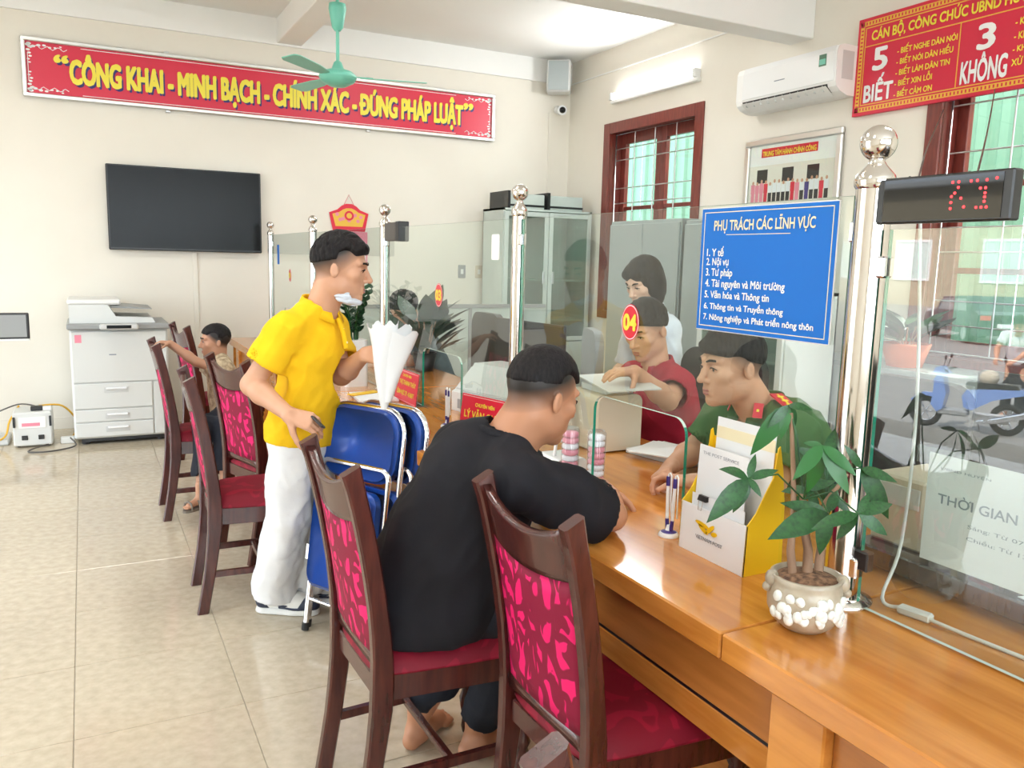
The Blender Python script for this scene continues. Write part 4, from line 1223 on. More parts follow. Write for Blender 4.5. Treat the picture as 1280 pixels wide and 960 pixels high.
for k in range(17):
    y = 0.37 - k * 0.045; zb = 0.06; hh = 0.155 + rr.uniform(-0.012, 0.012)
    cm = rr.choice(['paper', 'paper', 'paper', 'paper', 'red_print', 'pink_print', 'purple_print'])
    flat(-0.0118, y - 0.017, y + 0.017, zb, zb + 0.07, 'black' if cm == 'paper' else cm, 'printed_legs')
    flat(-0.0121, y - 0.020, y + 0.020, zb + 0.065, zb + hh - 0.025, cm, 'printed_shirt')
    m = MB(); P = [(y + 0.011 * math.cos(2 * PI * q / 8), zb + hh - 0.013 + 0.014 * math.sin(2 * PI * q / 8)) for q in range(8)]; m.prism(P, -0.0128, -0.0122, 'x'); m.build('printed_head', 'skin_warm', gp)
m = MB(); m.box(-0.022, -0.020, -w_ + 0.045, w_ - 0.045, 0.045, h_ - 0.045); m.build('glazing', 'glass_clear', gp)

# red duties board on the right wall
rb = thing('duties_board', 'large red board of five dos and three don\'ts high on the right wall', 'sign', (XR, 2.55, 2.505))
Wd, Hd = 1.515, 0.615
m = MB(); m.box(-0.035, -0.006, -Wd, Wd, 0, Hd, 0.003); m.build('board', 'red_banner', rb)
m = MB()
for d_, t_ in ((0.022, 0.030), (0.062, 0.006)):
    for (a, b, c, d) in ((-Wd + d_, Wd - d_, d_, d_ + t_), (-Wd + d_, Wd - d_, Hd - d_ - t_, Hd - d_), (-Wd + d_, -Wd + d_ + t_, d_, Hd - d_), (Wd - d_ - t_, Wd - d_, d_, Hd - d_)):
        m.box(-0.0365, -0.035, a, b, c, d)
for yy in (0.775,): m.box(-0.0365, -0.035, yy - 0.003, yy + 0.003, 0.065, 0.43)
m.box(-0.0365, -0.035, -Wd + 0.065, Wd - 0.065, 0.43, 0.436)
m.build('border', 'gold_print', rb)
m = MB(); n_ = 0
k = -Wd + 0.03
while k < Wd - 0.03:   # key pattern of the border
    m.box(-0.0372, -0.0366, k, k + 0.010, 0.028, 0.046); m.box(-0.0372, -0.0366, k, k + 0.010, Hd - 0.046, Hd - 0.028); k += 0.024
k = 0.03
while k < Hd - 0.03:
    for s in (-1, 1): m.box(-0.0372, -0.0366, s * (Wd - 0.037) - 0.009, s * (Wd - 0.037) + 0.009, k, k + 0.010)
    k += 0.024
m.build('border_keys', 'red_banner', rb)
LT = lambda s_, mt, y, z, w_, h_, b_=0.03: lettering(s_, mt, rb, (-0.0355, y, z), UXR, UZ, w_, h_, bold=b_, depth=0.002)
LT('CÁN BỘ, CÔNG CHỨC UBND HUYỆN', 'yellow_print', 1.40, 0.448, 1.09, 0.095)
LT('5', 'white_print', 1.37, 0.272, 0.10, 0.135, 0.03); LT('BIẾT', 'white_print', 1.425, 0.080, 0.215, 0.165, 0.03)
for i, (s_, w2) in enumerate((('- BIẾT NGHE DÂN NÓI', 0.405), ('- BIẾT NÓI DÂN HIỂU', 0.385), ('- BIẾT LÀM DÂN TIN', 0.37), ('- BIẾT XIN LỖI', 0.26), ('- BIẾT CẢM ƠN', 0.267))):
    LT(s_, 'yellow_print', 1.195, 0.342 - i * 0.066, w2, 0.053, 0.025)
LT('3', 'white_print', 0.655, 0.255, 0.095, 0.135, 0.03); LT('KHÔNG', 'white_print', 0.745, 0.080, 0.275, 0.155, 0.03)
for i, (s_, w2) in enumerate((('- KHÔNG PHIỀN HÀ', 0.36), ('- KHÔNG SÁCH NHIỄU', 0.40), ('- KHÔNG CHẬM TRỄ', 0.36), ('XỬ LÝ CÔNG VIỆC', 0.36))):
    LT(s_, 'yellow_print', 0.445, 0.342 - i * 0.075, w2, 0.058, 0.025)

# ceiling fan
fn = thing('ceiling_fan', 'mint green three-blade ceiling fan hanging before the banner', 'fan', (1.49, 5.37, 2.56))
m = MB(); m.lathe([(0.0, 0.0), (0.05, 0.005), (0.10, 0.03), (0.118, 0.055), (0.118, 0.07), (0.09, 0.095), (0.04, 0.11), (0.025, 0.15), (0.014, 0.16)], 28); m.build('motor', 'fan_green', fn)
m = MB(); m.tube([(0, 0, 0.15), (0, 0, 0.98)], 0.011, 10); m.build('rod', 'fan_green', fn)
m = MB(); m.lathe([(0.02, 0.34), (0.035, 0.36), (0.055, 0.47), (0.052, 0.50), (0.018, 0.51)], 24); m.build('cup', 'fan_green', fn)
m = MB(); m.lathe([(0.018, 0.53), (0.05, 0.55), (0.055, 0.60), (0.03, 0.63), (0.014, 0.64)], 24); m.build('canopy', 'fan_green', fn)
for a in (-0.25, 1.84, 3.94):
    M = Matrix.Rotation(a, 4, 'Z')
    m = MB(); poly = [(0.14, -0.030), (0.28, -0.050), (0.52, -0.058), (0.56, -0.042), (0.56, 0.042), (0.52, 0.058), (0.28, 0.050), (0.14, 0.030)]
    MM = M @ Matrix.Rotation(0.16, 4, 'X')
    m.prism(poly, 0.060, 0.065, 'z', M=MM); m.box(0.08, 0.22, -0.018, 0.018, 0.064, 0.070, 0.002, M=MM); m.build('blade', 'fan_green', fn)
# made-up tube fixtures out of view, one above each added fill lamp
bt0 = None
for (x, y) in ((-1.2, 0.9), (-1.2, 5.6), (2.9, 1.2), (2.9, 5.45), (0.2, 3.0)):
    if bt0 is None:
        bt0 = t = thing('fill_fixture', 'unseen white double tube fixture added for the ceiling fill light', 'lamp', (x, y, 3.47), group='added ceiling fill fixtures')
        m = MB(); m.box(-0.60, 0.60, -0.07, 0.07, 0.05, 0.09, 0.004); m.build('housing', 'white_plastic', t)
        for s in (-1, 1):
            m = MB(); m.tube([(-0.58, s * 0.04, 0.03), (0.58, s * 0.04, 0.03)], 0.014, 10); m.build('tube', 'tube_glow', t)
    else:
        c = copy_tree(bt0); c.location = (x, y, 3.47)
# ================================================================ photocopier and things by the back wall
cp = thing('photocopier', 'large white office photocopier with paper drawers by the back wall', 'photocopier', (0.225, 7.05, 0))
m = MB(); m.box(-0.345, 0.345, 0.0, 0.62, 0.05, 0.90, 0.012); m.build('body', 'copier_white', cp)
m = MB()
for x in (-0.27, 0.27):
    for y in (0.08, 0.54): m.lathe([(0.03, 0), (0.03, 0.05)], 12, (x, y, 0))
m.box(-0.30, 0.34, 0.03, 0.60, 0.02, 0.05); m.build('base', 'black', cp)
m = MB(); m.box(-0.335, 0.335, -0.016, 0.0, 0.49, 0.885, 0.006); m.build('front_door', 'copier_white', cp)
m = MB(); m.box(0.225, 0.335, -0.012, 0.0, 0.06, 0.482, 0.006); m.build('side_door', 'copier_white', cp)
for (a, b) in ((0.285, 0.482), (0.182, 0.278), (0.062, 0.175)):
    m = MB(); m.box(-0.335, 0.218, -0.016, 0.0, a, b, 0.006); d = m.build('drawer', 'copier_white', cp)
    zc = b - 0.052
    m = MB(); m.box(-0.125, 0.045, -0.019, -0.016, zc - 0.022, zc + 0.022, 0.0015); m.build('handle_recess', 'light_grey', d)
    m = MB(); m.box(-0.115, 0.035, -0.030, -0.018, zc + 0.002, zc + 0.020, 0.005); m.build('handle', 'white_gloss', d)
m = MB(); m.box(-0.36, 0.36, -0.05, 0.62, 0.90, 0.945, 0.010); m.build('scanner_bed', 'copier_grey', cp)
m = MB(); m.box(-0.14, 0.13, -0.13, -0.03, 0.905, 0.945, 0.01); k_ = m.build('control_panel', 'light_grey', cp)
m = MB(); m.box(-0.09, 0.08, -0.132, -0.128, 0.915, 0.94); m.build('display', 'tv_screen', k_)
m = MB(); m.prism([(-0.34, 0.945), (0.26, 0.945), (0.24, 0.985), (-0.02, 0.995), (-0.07, 1.085), (-0.34, 1.085)], 0.03, 0.56, 'y'); m.build('document_feeder', 'copier_white', cp)
m = MB(); m.box(-0.35, 0.02, 0.02, 0.57, 1.085, 1.125, 0.012); m.build('feeder_cover', 'white_plastic', cp)
m = MB(); m.prism([(-0.06, 0.990), (0.24, 0.985), (0.235, 0.975), (-0.05, 0.978)], 0.05, 0.54, 'y'); m.prism([(-0.05, 1.08), (0.24, 1.055), (0.24, 1.048), (-0.05, 1.06)], 0.06, 0.53, 'y'); m.build('paper_tray', 'copier_grey', cp)
m = MB(); m.box(-0.31, -0.265, -0.018, -0.0165, 0.80, 0.86); m.build('warning_label', 'pink_print', cp)
m = MB(); m.box(-0.08, -0.03, -0.0172, -0.0162, 0.700, 0.709); m.build('badge', 'grey_print', cp)

ups = thing('voltage_stabiliser', 'small white voltage stabiliser box with meters beside the photocopier', 'stabiliser', (-0.40, 7.12, 0))
m = MB(); m.box(-0.13, 0.13, 0, 0.32, 0.012, 0.27, 0.01); m.build('case', 'copier_white', ups)
for x in (-0.128, 0.112):
    m = MB(); m.box(x, x + 0.016, -0.012, 0.0, 0.16, 0.24, 0.003); m.build('handle', 'black', ups)
m = MB(); m.box(-0.09, 0.09, -0.004, 0, 0.15, 0.235, 0.002); m.build('meter_panel', 'wall_white', ups)
m = MB(); m.box(-0.07, 0.05, -0.0055, -0.004, 0.165, 0.19); m.build('warning_print', 'pink_print', ups)
for x in (-0.055, 0.055):
    m = MB(); m.box(x - 0.02, x + 0.02, -0.008, 0, 0.06, 0.095, 0.003); m.build('socket', 'black', ups)
for x in (-0.10, 0.10):
    m = MB(); m.lathe([(0.012, 0), (0.012, 0.013)], 10, (x, 0.05, 0)); m.lathe([(0.012, 0), (0.012, 0.013)], 10, (x, 0.27, 0)); m.build('foot', 'black_rubber', ups)
pl = thing('power_adapter', 'black plug adapter with white block on top of the stabiliser', 'adapter', (-0.36, 7.2, 0.27))
m = MB(); m.box(-0.05, 0.03, -0.02, 0.04, 0, 0.035, 0.004); m.build('plug', 'black', pl)
m = MB(); m.box(0.031, 0.09, -0.02, 0.03, 0, 0.03, 0.004); m.build('block', 'white_plastic', pl)
def cable(pts, r, mt, lab, nm='power_cable', sub=6):
    P = [Vector(p) for p in pts]; out = []
    for i in range(len(P) - 1):
        p0, p1, p2, p3 = P[max(i - 1, 0)], P[i], P[i + 1], P[min(i + 2, len(P) - 1)]
        for k in range(sub):
            t = k / sub
            out.append(0.5 * ((2 * p1) + (p2 - p0) * t + (2 * p0 - 5 * p1 + 4 * p2 - p3) * t * t + (3 * p1 - p0 - 3 * p2 + p3) * t ** 3))
    out.append(P[-1])
    m = MB(); m.tube(out, r, 6); o = m.build(nm, mt, None); tag(o, lab, 'cable'); return o
cable([(-0.7, 7.5, 0.20), (-0.5, 7.35, 0.30), (-0.36, 7.2, 0.30)], 0.006, 'cable_grey', 'dark cable reaching the plug on top of the stabiliser')
cable([(-0.36, 7.30, 0.29), (-0.2, 7.36, 0.27), (-0.10, 7.40, 0.12), (-0.14, 7.3, 0.02)], 0.008, 'cable_yellow', 'yellow cable looping down between stabiliser and photocopier')
cable([(-0.9, 7.3, 0.02), (-0.62, 7.25, 0.05), (-0.56, 7.3, 0.18), (-0.5, 7.4, 0.28)], 0.008, 'cable_yellow', 'yellow cable rising left of the stabiliser')
cable([(-0.15, 7.1, 0.06), (-0.12, 7.0, 0.015), (-0.28, 6.90, 0.008), (-0.42, 6.92, 0.008), (-0.40, 7.02, 0.010), (-0.30, 7.1, 0.02)], 0.006, 'cable_grey', 'dark cable looping on the floor before the stabiliser')
o = MB().box(-0.05, 0.05, -0.03, 0.03, 0, 0.05, 0.006).build('socket_strip', 'white_plastic', None, (-0.17, 7.2, 0.0)); tag(o, 'white socket block on the floor between stabiliser and photocopier', 'socket')
o = MB().box(-0.13, 0.05, 0, 0.30, 0, 0.05, 0.01).build('floor_box', 'light_grey', None, (-0.62, 7.25, 0.0)); tag(o, 'flat grey box on the floor at the far left wall', 'box')

# monitor at the left edge on a kiosk pole
mo = thing('kiosk_monitor', 'grey screen with white stand edge at the far left', 'monitor', (-0.62, 6.0, 0))
m = MB(); m.box(-0.30, 0.30, -0.02, 0.02, 0.935, 1.10, 0.006); m.build('housing', 'black', mo)
m = MB(); m.box(-0.285, 0.285, -0.022, -0.020, 0.950, 1.088); m.build('screen', 'copier_grey', mo)
m = MB(); m.box(-0.31, 0.30, -0.028, 0.03, 0.925, 0.938, 0.002); m.build('ledge', 'white_plastic', mo)
m = MB(); m.box(-0.06, 0.0, -0.03, 0.03, 0.02, 0.93, 0.004); m.build('pole', 'light_grey', mo)
m = MB(); m.box(-0.28, 0.0, -0.16, 0.16, 0.0, 0.02, 0.004); m.build('base', 'light_grey', mo)

# ================================================================ staff side furniture
def cabinet(name, lab, loc, w, d, h, mt, doors, rz=0.0, glass=False, split=None):
    """front faces -y locally"""
    t = thing(name, lab, 'cabinet', loc, rz)
    m = MB(); th = 0.02
    if glass:
        m.box(-w / 2, -w / 2 + th, 0, d, 0, h); m.box(w / 2 - th, w / 2, 0, d, 0, h); m.box(-w / 2, w / 2, 0, d, h - th, h); m.box(-w / 2, w / 2, 0, d, 0, 0.08); m.box(-w / 2, w / 2, d - 0.01, d, 0, h)
    else: m.box(-w / 2, w / 2, 0.0, d, 0, h, 0.004)
    m.build('body', mt, t)
    dw = (w - 0.01) / doors
    bands = [(0.06, h - 0.03)] if split is None else [(0.06, split - 0.005), (split + 0.005, h - 0.03)]
    for k in range(doors):
        for bi, (a, b) in enumerate(bands):
            x0 = -w / 2 + 0.005 + k * dw + 0.004; x1 = x0 + dw - 0.008
            m = MB()
            g_ = glass and bi == len(bands) - 1
            if g_:
                s = 0.045
                m.box(x0, x0 + s, -0.02, 0, a, b, 0.003); m.box(x1 - s, x1, -0.02, 0, a, b, 0.003); m.box(x0 + s, x1 - s, -0.02, 0, a, a + s, 0.003); m.box(x0 + s, x1 - s, -0.02, 0, b - s, b, 0.003)
            else: m.box(x0, x1, -0.02, 0, a, b, 0.004)
            dr = m.build('door', mt, t)
            if g_:
                m = MB(); m.box(x0 + s, x1 - s, -0.012, -0.008, a + s, b - s); m.build('pane', 'glass_cab', dr)
            hx = x1 - 0.05 if k % 2 == 0 else x0 + 0.05
            m = MB(); m.box(hx - 0.012, hx + 0.012, -0.032, -0.02, (a + b) / 2 - 0.06, (a + b) / 2 + 0.06, 0.004); m.build('handle', 'steel_dull', dr)
    if glass:
        for z in (0.5, 0.9, 1.3):
            m = MB(); m.box(-w / 2 + th, w / 2 - th, 0.02, d - 0.01, z, z + 0.02); m.build('shelf', mt, t)
    return t
cabinet('steel_cabinet', 'tall grey steel cabinet against the right wall behind the standing woman', (4.18, 5.72, 0), 0.98, 0.45, 1.86, 'cabinet_grey', 2, -PI / 2)
cabinet('steel_cabinet', 'tall grey steel cabinet under the group photograph, nearer the blue notice board', (4.18, 4.68, 0), 1.0, 0.45, 1.84, 'cabinet_grey', 2, -PI / 2)
cabinet('glass_cabinet', 'pale tall cabinet with glass doors in the room corner', (4.10, 7.20, 0), 1.0, 0.45, 2.00, 'cabinet_pale', 2, 0, True, 0.7)
cabinet('low_cabinet', 'low grey cabinet under the second window behind the right glass pane', (4.18, 3.35, 0), 1.30, 0.45, 0.93, 'cabinet_grey', 3, -PI / 2)
cabinet('file_cabinet', 'white file cabinet with dark glass doors seen right of the officer', (3.72, 4.02, 0), 0.80, 0.42, 1.35, 'copier_white', 2, -PI / 2 + 0.0, True, 0.6)
# crates on top of the glass cabinet
for k, (x, lab) in enumerate(((3.86, 'left pale box with black straps on top of the glass cabinet'), (4.30, 'right pale box with black straps on top of the glass cabinet'))):
    t = thing('storage_box', lab, 'box', (x, 7.22, 2.0), group='boxes on the glass cabinet')
    m = MB(); m.box(-0.20, 0.20, 0, 0.38, 0, 0.14, 0.006); m.build('carton', 'cabinet_pale', t)
    m = MB(); m.box(-0.21, -0.18, -0.01, 0.39, 0, 0.165); m.build('strap', 'black', t)
    m = MB(); m.box(-0.20, 0.20, -0.006, 0.0, 0.02, 0.04); m.build('strap', 'black', t)
# potted plant on the low cabinet
def leaf_mesh(L_=1.0, W_=0.32, droop=0.25, n=6, fold=0.10):
    vs = []; fs = []
    for i in range(n + 1):
        t = i / n; x = t * L_; w = W_ * 0.5 * math.sin(PI * min(1, t * 0.96 + 0.04) ** 0.85) ** 0.9 if 0 < t < 1 else 0.002
        z = -droop * t * t
        for s in (-1, 0, 1): vs.append((x, s * w, z + (fold * w if s else 0)))
    for i in range(n):
        for s in (0, 1):
            a = i * 3 + s
            fs.append((a, a + 3, a + 4, a + 1))
    return vs, fs
def place_leaf(proto_me, parent, a, b, up, width=1.0, mat=None, nm='leaf'):
    a, b, up = Vector(a), Vector(b), Vector(up)
    d = b - a; ln = d.length; x = d.normalized(); y = up.cross(x).normalized(); z = x.cross(y)
    M = Matrix((x * ln, y * ln * width, z * ln)).transposed().to_4x4(); M.translation = a
    o = bpy.data.objects.new(nm, proto_me); COL.objects.link(o); o.parent = parent; o.matrix_local = M
    return o
def leaf_proto(name, mt, **k):
    vs, fs = leaf_mesh(**k); me = bpy.data.meshes.new(name); me.from_pydata(vs, [], fs); me.materials.append(MATS[mt])
    me.polygons.foreach_set('use_smooth', [True] * len(me.polygons)); me.update()
    return me
LEAF_A = leaf_proto('leaf', 'leaf', W_=0.34); LEAF_B = leaf_proto('leaf_light', 'leaf_bright', W_=0.32); LEAF_D = leaf_proto('leaf_dark', 'leaf_dark', W_=0.5, droop=0.1)

def bushy(name, lab, loc, r, h, n, pot_mt, pot_r, pot_h, mes, seed=1):
    t = thing(name, lab, 'plant', loc); rr = random.Random(seed)
    m = MB(); m.lathe([(pot_r * 0.7, 0), (pot_r, pot_h), (pot_r * 0.9, pot_h), (pot_r * 0.85, pot_h - 0.02)], 20); m.build('pot', pot_mt, t)
    m = MB(); m.lathe([(pot_r * 0.86, pot_h - 0.025), (0.0, pot_h - 0.018)], 16); m.build('soil', 'soil', t)
    for i in range(n):
        a = rr.uniform(0, 2 * PI); z0 = pot_h + rr.uniform(0, h * 0.7); rad = rr.uniform(0.1, 0.45) * r
        p = (rad * math.cos(a), rad * math.sin(a), z0)
        a2 = a + rr.uniform(-0.5, 0.5); e = rr.uniform(-0.1, 0.5) * r
        q = (p[0] + r * 0.6 * math.cos(a2), p[1] + r * 0.6 * math.sin(a2), p[2] + h * 0.3 + e)
        place_leaf(rr.choice(mes), t, p, q, (math.cos(a2) * -0.4, math.sin(a2) * -0.4, 1), 0.9)
    m = MB()
    for i in range(5):
        a = i * 1.26; m.tube([(0.02 * math.cos(a), 0.02 * math.sin(a), pot_h - 0.03), (r * 0.25 * math.cos(a), r * 0.25 * math.sin(a), pot_h + h * 0.6)], 0.005, 6)
    m.build('stems', 'trunk', t)
    return t
bushy('potted_plant', 'potted plant in a red planter on the low cabinet behind the glass', (4.35, 3.28, 0.93), 0.30, 0.16, 26, 'terracotta', 0.14, 0.14, [LEAF_A, LEAF_D], 4)
bushy('desk_plant', 'dark spiky desk plant behind glass pane 03', (1.93, 4.95, 0.78), 0.30, 0.34, 34, 'black', 0.08, 0.12, [LEAF_D], 9)

# zz plant in white pot on the counter, by the yellow shirted man
zz = thing('zz_plant', 'dark green zz plant in a tall white pot on the counter', 'plant', (1.33, 4.50, 0.78))
m = MB(); m.prism(arc_rect(0.13, 0.13, 0.02, 4, -0.065, -0.065), 0.0, 0.26, 'z'); m.build('pot', 'white_gloss', zz)
rr = random.Random(12)
for k in range(7):
    a = k * 0.9 + 0.3; lean = 0.05 + 0.09 * rr.random(); hgt = 0.20 + 0.14 * rr.random()
    pts_ = [Vector((0.02 * math.cos(a), 0.02 * math.sin(a), 0.25)), Vector((0.4 * lean * math.cos(a), 0.4 * lean * math.sin(a), 0.25 + hgt * 0.5)), Vector((lean * 1.3 * math.cos(a), lean * 1.3 * math.sin(a), 0.25 + hgt))]
    m = MB(); m.tube(pts_, [0.006, 0.005, 0.003], 6); st = m.build('stem', 'leaf', zz)
    for i in range(7):
        t = 0.2 + 0.8 * i / 6; p = pts_[0].lerp(pts_[1], t * 2) if t < 0.5 else pts_[1].lerp(pts_[2], t * 2 - 1)
        for s in (-1, 1):
            q = p + Vector((s * 0.05 * -math.sin(a) + 0.01 * math.cos(a), s * 0.05 * math.cos(a), 0.035))
            place_leaf(LEAF_D, st, p, q, (0, -0.5, 1), 1.0)

# dark desk behind the right pane and what stands on it
dd = thing('staff_desk', 'glossy dark brown desk top behind the right glass pane', 'desk', (1.66, 0, 0.781))
m = MB(); m.box(0, 0.9, -1.2, 1.36, 0.012, 0.058, 0.004); m.build('desk_top', 'dark_desk', dd)
m = MB()
for y in (-1.1, 0.1, 1.25): m.box(0.03, 0.08, y, y + 0.05, 0, 0.012)
m.build('foot', 'black', dd)
m = MB()
for y in (-1.1, 1.2): m.box(0.80, 0.88, y, y + 0.08, -0.781, 0.012)
m.build('leg', 'dark_desk', dd)
pc = thing('computer_case', 'beige computer case under the plant leaves behind the glass', 'computer', (1.72, 1.19, 0.839))
m = MB(); m.box(0, 0.30, 0.02, 0.16, 0, 0.17, 0.006); m.build('case', 'beige_plastic', pc)
m = MB(); m.box(-0.003, 0.0, 0.03, 0.15, 0.10, 0.15, 0.001); m.build('front_panel', 'light_grey', pc)
mon = thing('black_monitor', 'black framed monitor back behind the taped paper notice', 'monitor', (1.97, 0.98, 0.839))
m = MB(); m.box(0, 0.03, -0.42, 0.30, 0.06, 0.42, 0.008); m.build('housing', 'black', mon)
m = MB(); m.lathe([(0.09, 0), (0.09, 0.01), (0.025, 0.02), (0.02, 0.1)], 20, (0.03, -0.06, 0)); m.build('stand', 'black', mon)
bt = thing('glue_bottle', 'white squeeze bottle with dark purple label and orange tip', 'bottle', (1.735, 1.165, 0.839))
m = MB(); m.lathe([(0.020, 0), (0.023, 0.004), (0.023, 0.075), (0.018, 0.085), (0.010, 0.092)], 20); m.build('body', 'white_plastic', bt)
m = MB(); m.lathe([(0.0235, 0.016), (0.0235, 0.062)], 20); m.build('label', 'purple_print', bt)
m = MB(); m.box(-0.0243, -0.0230, -0.004, 0.008, 0.010, 0.070); m.build('label_band', 'white_plastic', bt)
m = MB(); m.lathe([(0.010, 0.092), (0.009, 0.105), (0.004, 0.120), (0.002, 0.124)], 14); m.build('tip', 'orange_plastic', bt)
cup = thing('pen_cup', 'clear plastic cup holding pens beside the glue bottle', 'cup', (1.775, 1.115, 0.839))
m = MB(); m.lathe([(0.024, 0), (0.029, 0.09), (0.0275, 0.09), (0.0225, 0.003), (0.0, 0.003)], 20); m.build('cup', 'clear_plastic', cup)
PENS = [('pen_blue', 0.010, 0.004, 0.17, 'blue capped pen standing tallest in the clear cup'), ('red_print', -0.002, 0.010, 0.15, 'red pen standing in the clear cup'),
        ('pen_blue', -0.010, -0.006, 0.145, 'shorter blue pen leaning at the near side of the clear cup'), ('purple_print', 0.004, -0.012, 0.14, 'dark purple pen in the clear cup')]
for mt, x, y, h_, lab in PENS:
    t = thing('pen', lab, 'pen', (1.775, 1.115, 0.843), group='pens in the clear cup')
    m = MB(); m.tube([(x * 0.3, y * 0.3, 0), (x * 1.6, y * 1.6, h_)], 0.0042, 8); m.build('barrel', 'white_plastic' if mt == 'purple_print' else mt, t)
    m = MB(); m.tube([(x * 1.5, y * 1.5, h_ - 0.03), (x * 1.65, y * 1.65, h_ + 0.005)], 0.0055, 8); m.build('cap', mt, t)
st_ = thing('rubber_stamp', 'red handled rubber stamp lying on the dark desk', 'stamp', (1.715, 1.05, 0.839))
m = MB(); m.tube([(0, 0.025, 0.008), (0, -0.03, 0.012)], 0.006, 8); m.build('handle', 'red_print', st_)
m = MB(); m.box(-0.010, 0.010, -0.045, -0.030, 0, 0.02, 0.002); m.build('block', 'black', st_)
for k, (x, y, rz, mt, lab) in enumerate(((1.84, 1.00, 0.3, 'paper', 'white sheet lying on the dark desk behind the pane'), (1.76, 0.86, -0.2, 'paper', 'second white sheet on the dark desk, nearer the frame edge'), (1.80, 0.93, 0.9, 'yellow_card', 'yellow slip between the sheets on the dark desk'))):
    s_ = 0.10 if mt == 'paper' else 0.04
    o = MB().box(-s_, s_, -s_ * 0.7, s_ * 0.7, 0, 0.0015).build('loose_sheet', mt, None, (x, y, 0.8395 + 0.002 * k), (0, 0, rz)); tag(o, lab, 'paper')
o = MB().box(-0.012, 0.012, -0.035, 0.035, 0, 0.018, 0.004).build('cable_joiner', 'white_plastic', None, (1.515, 1.06, 0.781), (0, 0, 0.2)); tag(o, 'white cable joiner on the counter behind the right pane', 'adapter')
cable([(1.60, 1.20, 1.60), (1.62, 1.18, 1.2), (1.60, 1.17, 0.90), (1.50, 1.13, 0.80), (1.515, 1.09, 0.79)], 0.004, 'cable_white', 'white cable hanging beside the thick steel post down to the joiner', 'power_cable')
cable([(1.515, 1.03, 0.79), (1.53, 0.93, 0.785), (1.55, 0.7, 0.785)], 0.004, 'cable_white', 'white cable running right from the joiner along the counter', 'power_cable')
cable([(1.434, 1.108, 1.678), (1.9, 1.45, 1.70), (3.2, 2.40, 2.02), (4.645, 3.40, 2.46)], 0.003, 'black', 'thin black wire from the left of the LED display up to the window frame')
cable([(1.434, 0.985, 1.678), (1.9, 1.29, 1.71), (3.2, 2.14, 2.06), (4.645, 3.09, 2.53)], 0.003, 'black', 'thin black wire from the right of the LED display up to the red board')
o = MB().box(-0.008, 0.016, -0.02, 0.02, -0.022, 0.022, 0.004).build('glass_clip', 'black', None, (1.45, 1.150, 0.885)); tag(o, 'black clip on the corner of the right glass pane', 'clip')

# taped notice on the right pane
nt = thing('paper_notice', 'white printed opening hours notice taped inside the right pane', 'notice', (1.4562, 0.80, 0.935))
m = MB(); m.box(0, 0.0008, -0.22, 0.222, 0, 0.215); m.build('sheet', 'paper', nt)
m = MB(); m.box(0.0009, 0.0012, 0.15, 0.25, 0.19, 0.225); m.build('tape', 'clear_plastic', nt)
lettering('THỜI GIAN TIẾP DÂN', 'grey_print', nt, (-0.0002, 0.195, 0.120), UXR, UZ, 0.30, 0.030, bold=0.01, depth=0.0005)
lettering('Sáng: Từ 07 giờ 30 đến 11 giờ 30', 'grey_print', nt, (-0.0002, 0.130, 0.085), UXR, UZ, 0.30, 0.012, depth=0.0005)
lettering('Chiều: Từ 13 giờ 30 đến 17 giờ 00', 'grey_print', nt, (-0.0002, 0.130, 0.062), UXR, UZ, 0.30, 0.012, depth=0.0005)
lettering('UBND HUYỆN', 'grey_print', nt, (-0.0002, 0.195, 0.185), UXR, UZ, 0.10, 0.008, depth=0.0005)

# ================================================================ brochure holder
bh = thing('brochure_holder', 'yellow and white cardboard brochure holder with bird emblem', 'brochure holder', (1.336, 1.38, 0.7805))
bw = 0.237
m = MB()
side = [(0.0, 0.0), (0.122, 0.0), (0.118, 0.16), (0.106, 0.245), (0.092, 0.305), (0.086, 0.30), (0.078, 0.232), (0.058, 0.200), (0.030, 0.150), (0.004, 0.122)]
m.prism(side, 0.0, 0.003, 'y'); m.build('side_panel', 'yellow_card', bh)
m = MB(); m.prism(side, bw - 0.003, bw, 'y'); m.build('side_panel', 'yellow_card', bh)
m = MB(); m.add([(0.000, 0.0, 0), (0.000, bw, 0), (0.004, bw, 0.122), (0.004, 0.0, 0.122), (0.003, 0.0, 0), (0.003, bw, 0), (0.007, bw, 0.122), (0.007, 0, 0.122)],
                [(0, 1, 2, 3), (7, 6, 5, 4), (3, 2, 6, 7), (0, 4, 5, 1), (0, 3, 7, 4), (1, 5, 6, 2)]); m.build('front_panel', 'paper', bh)
m = MB(); m.add([(0.085, 0.003, 0), (0.085, bw - 0.003, 0), (0.095, bw - 0.003, 0.285), (0.095, 0.003, 0.285), (0.088, 0.003, 0), (0.088, bw - 0.003, 0), (0.098, bw - 0.003, 0.285), (0.098, 0.003, 0.285)],
                [(0, 1, 2, 3), (7, 6, 5, 4), (3, 2, 6, 7), (0, 4, 5, 1), (0, 3, 7, 4), (1, 5, 6, 2)]); m.build('back_panel', 'yellow_card', bh)
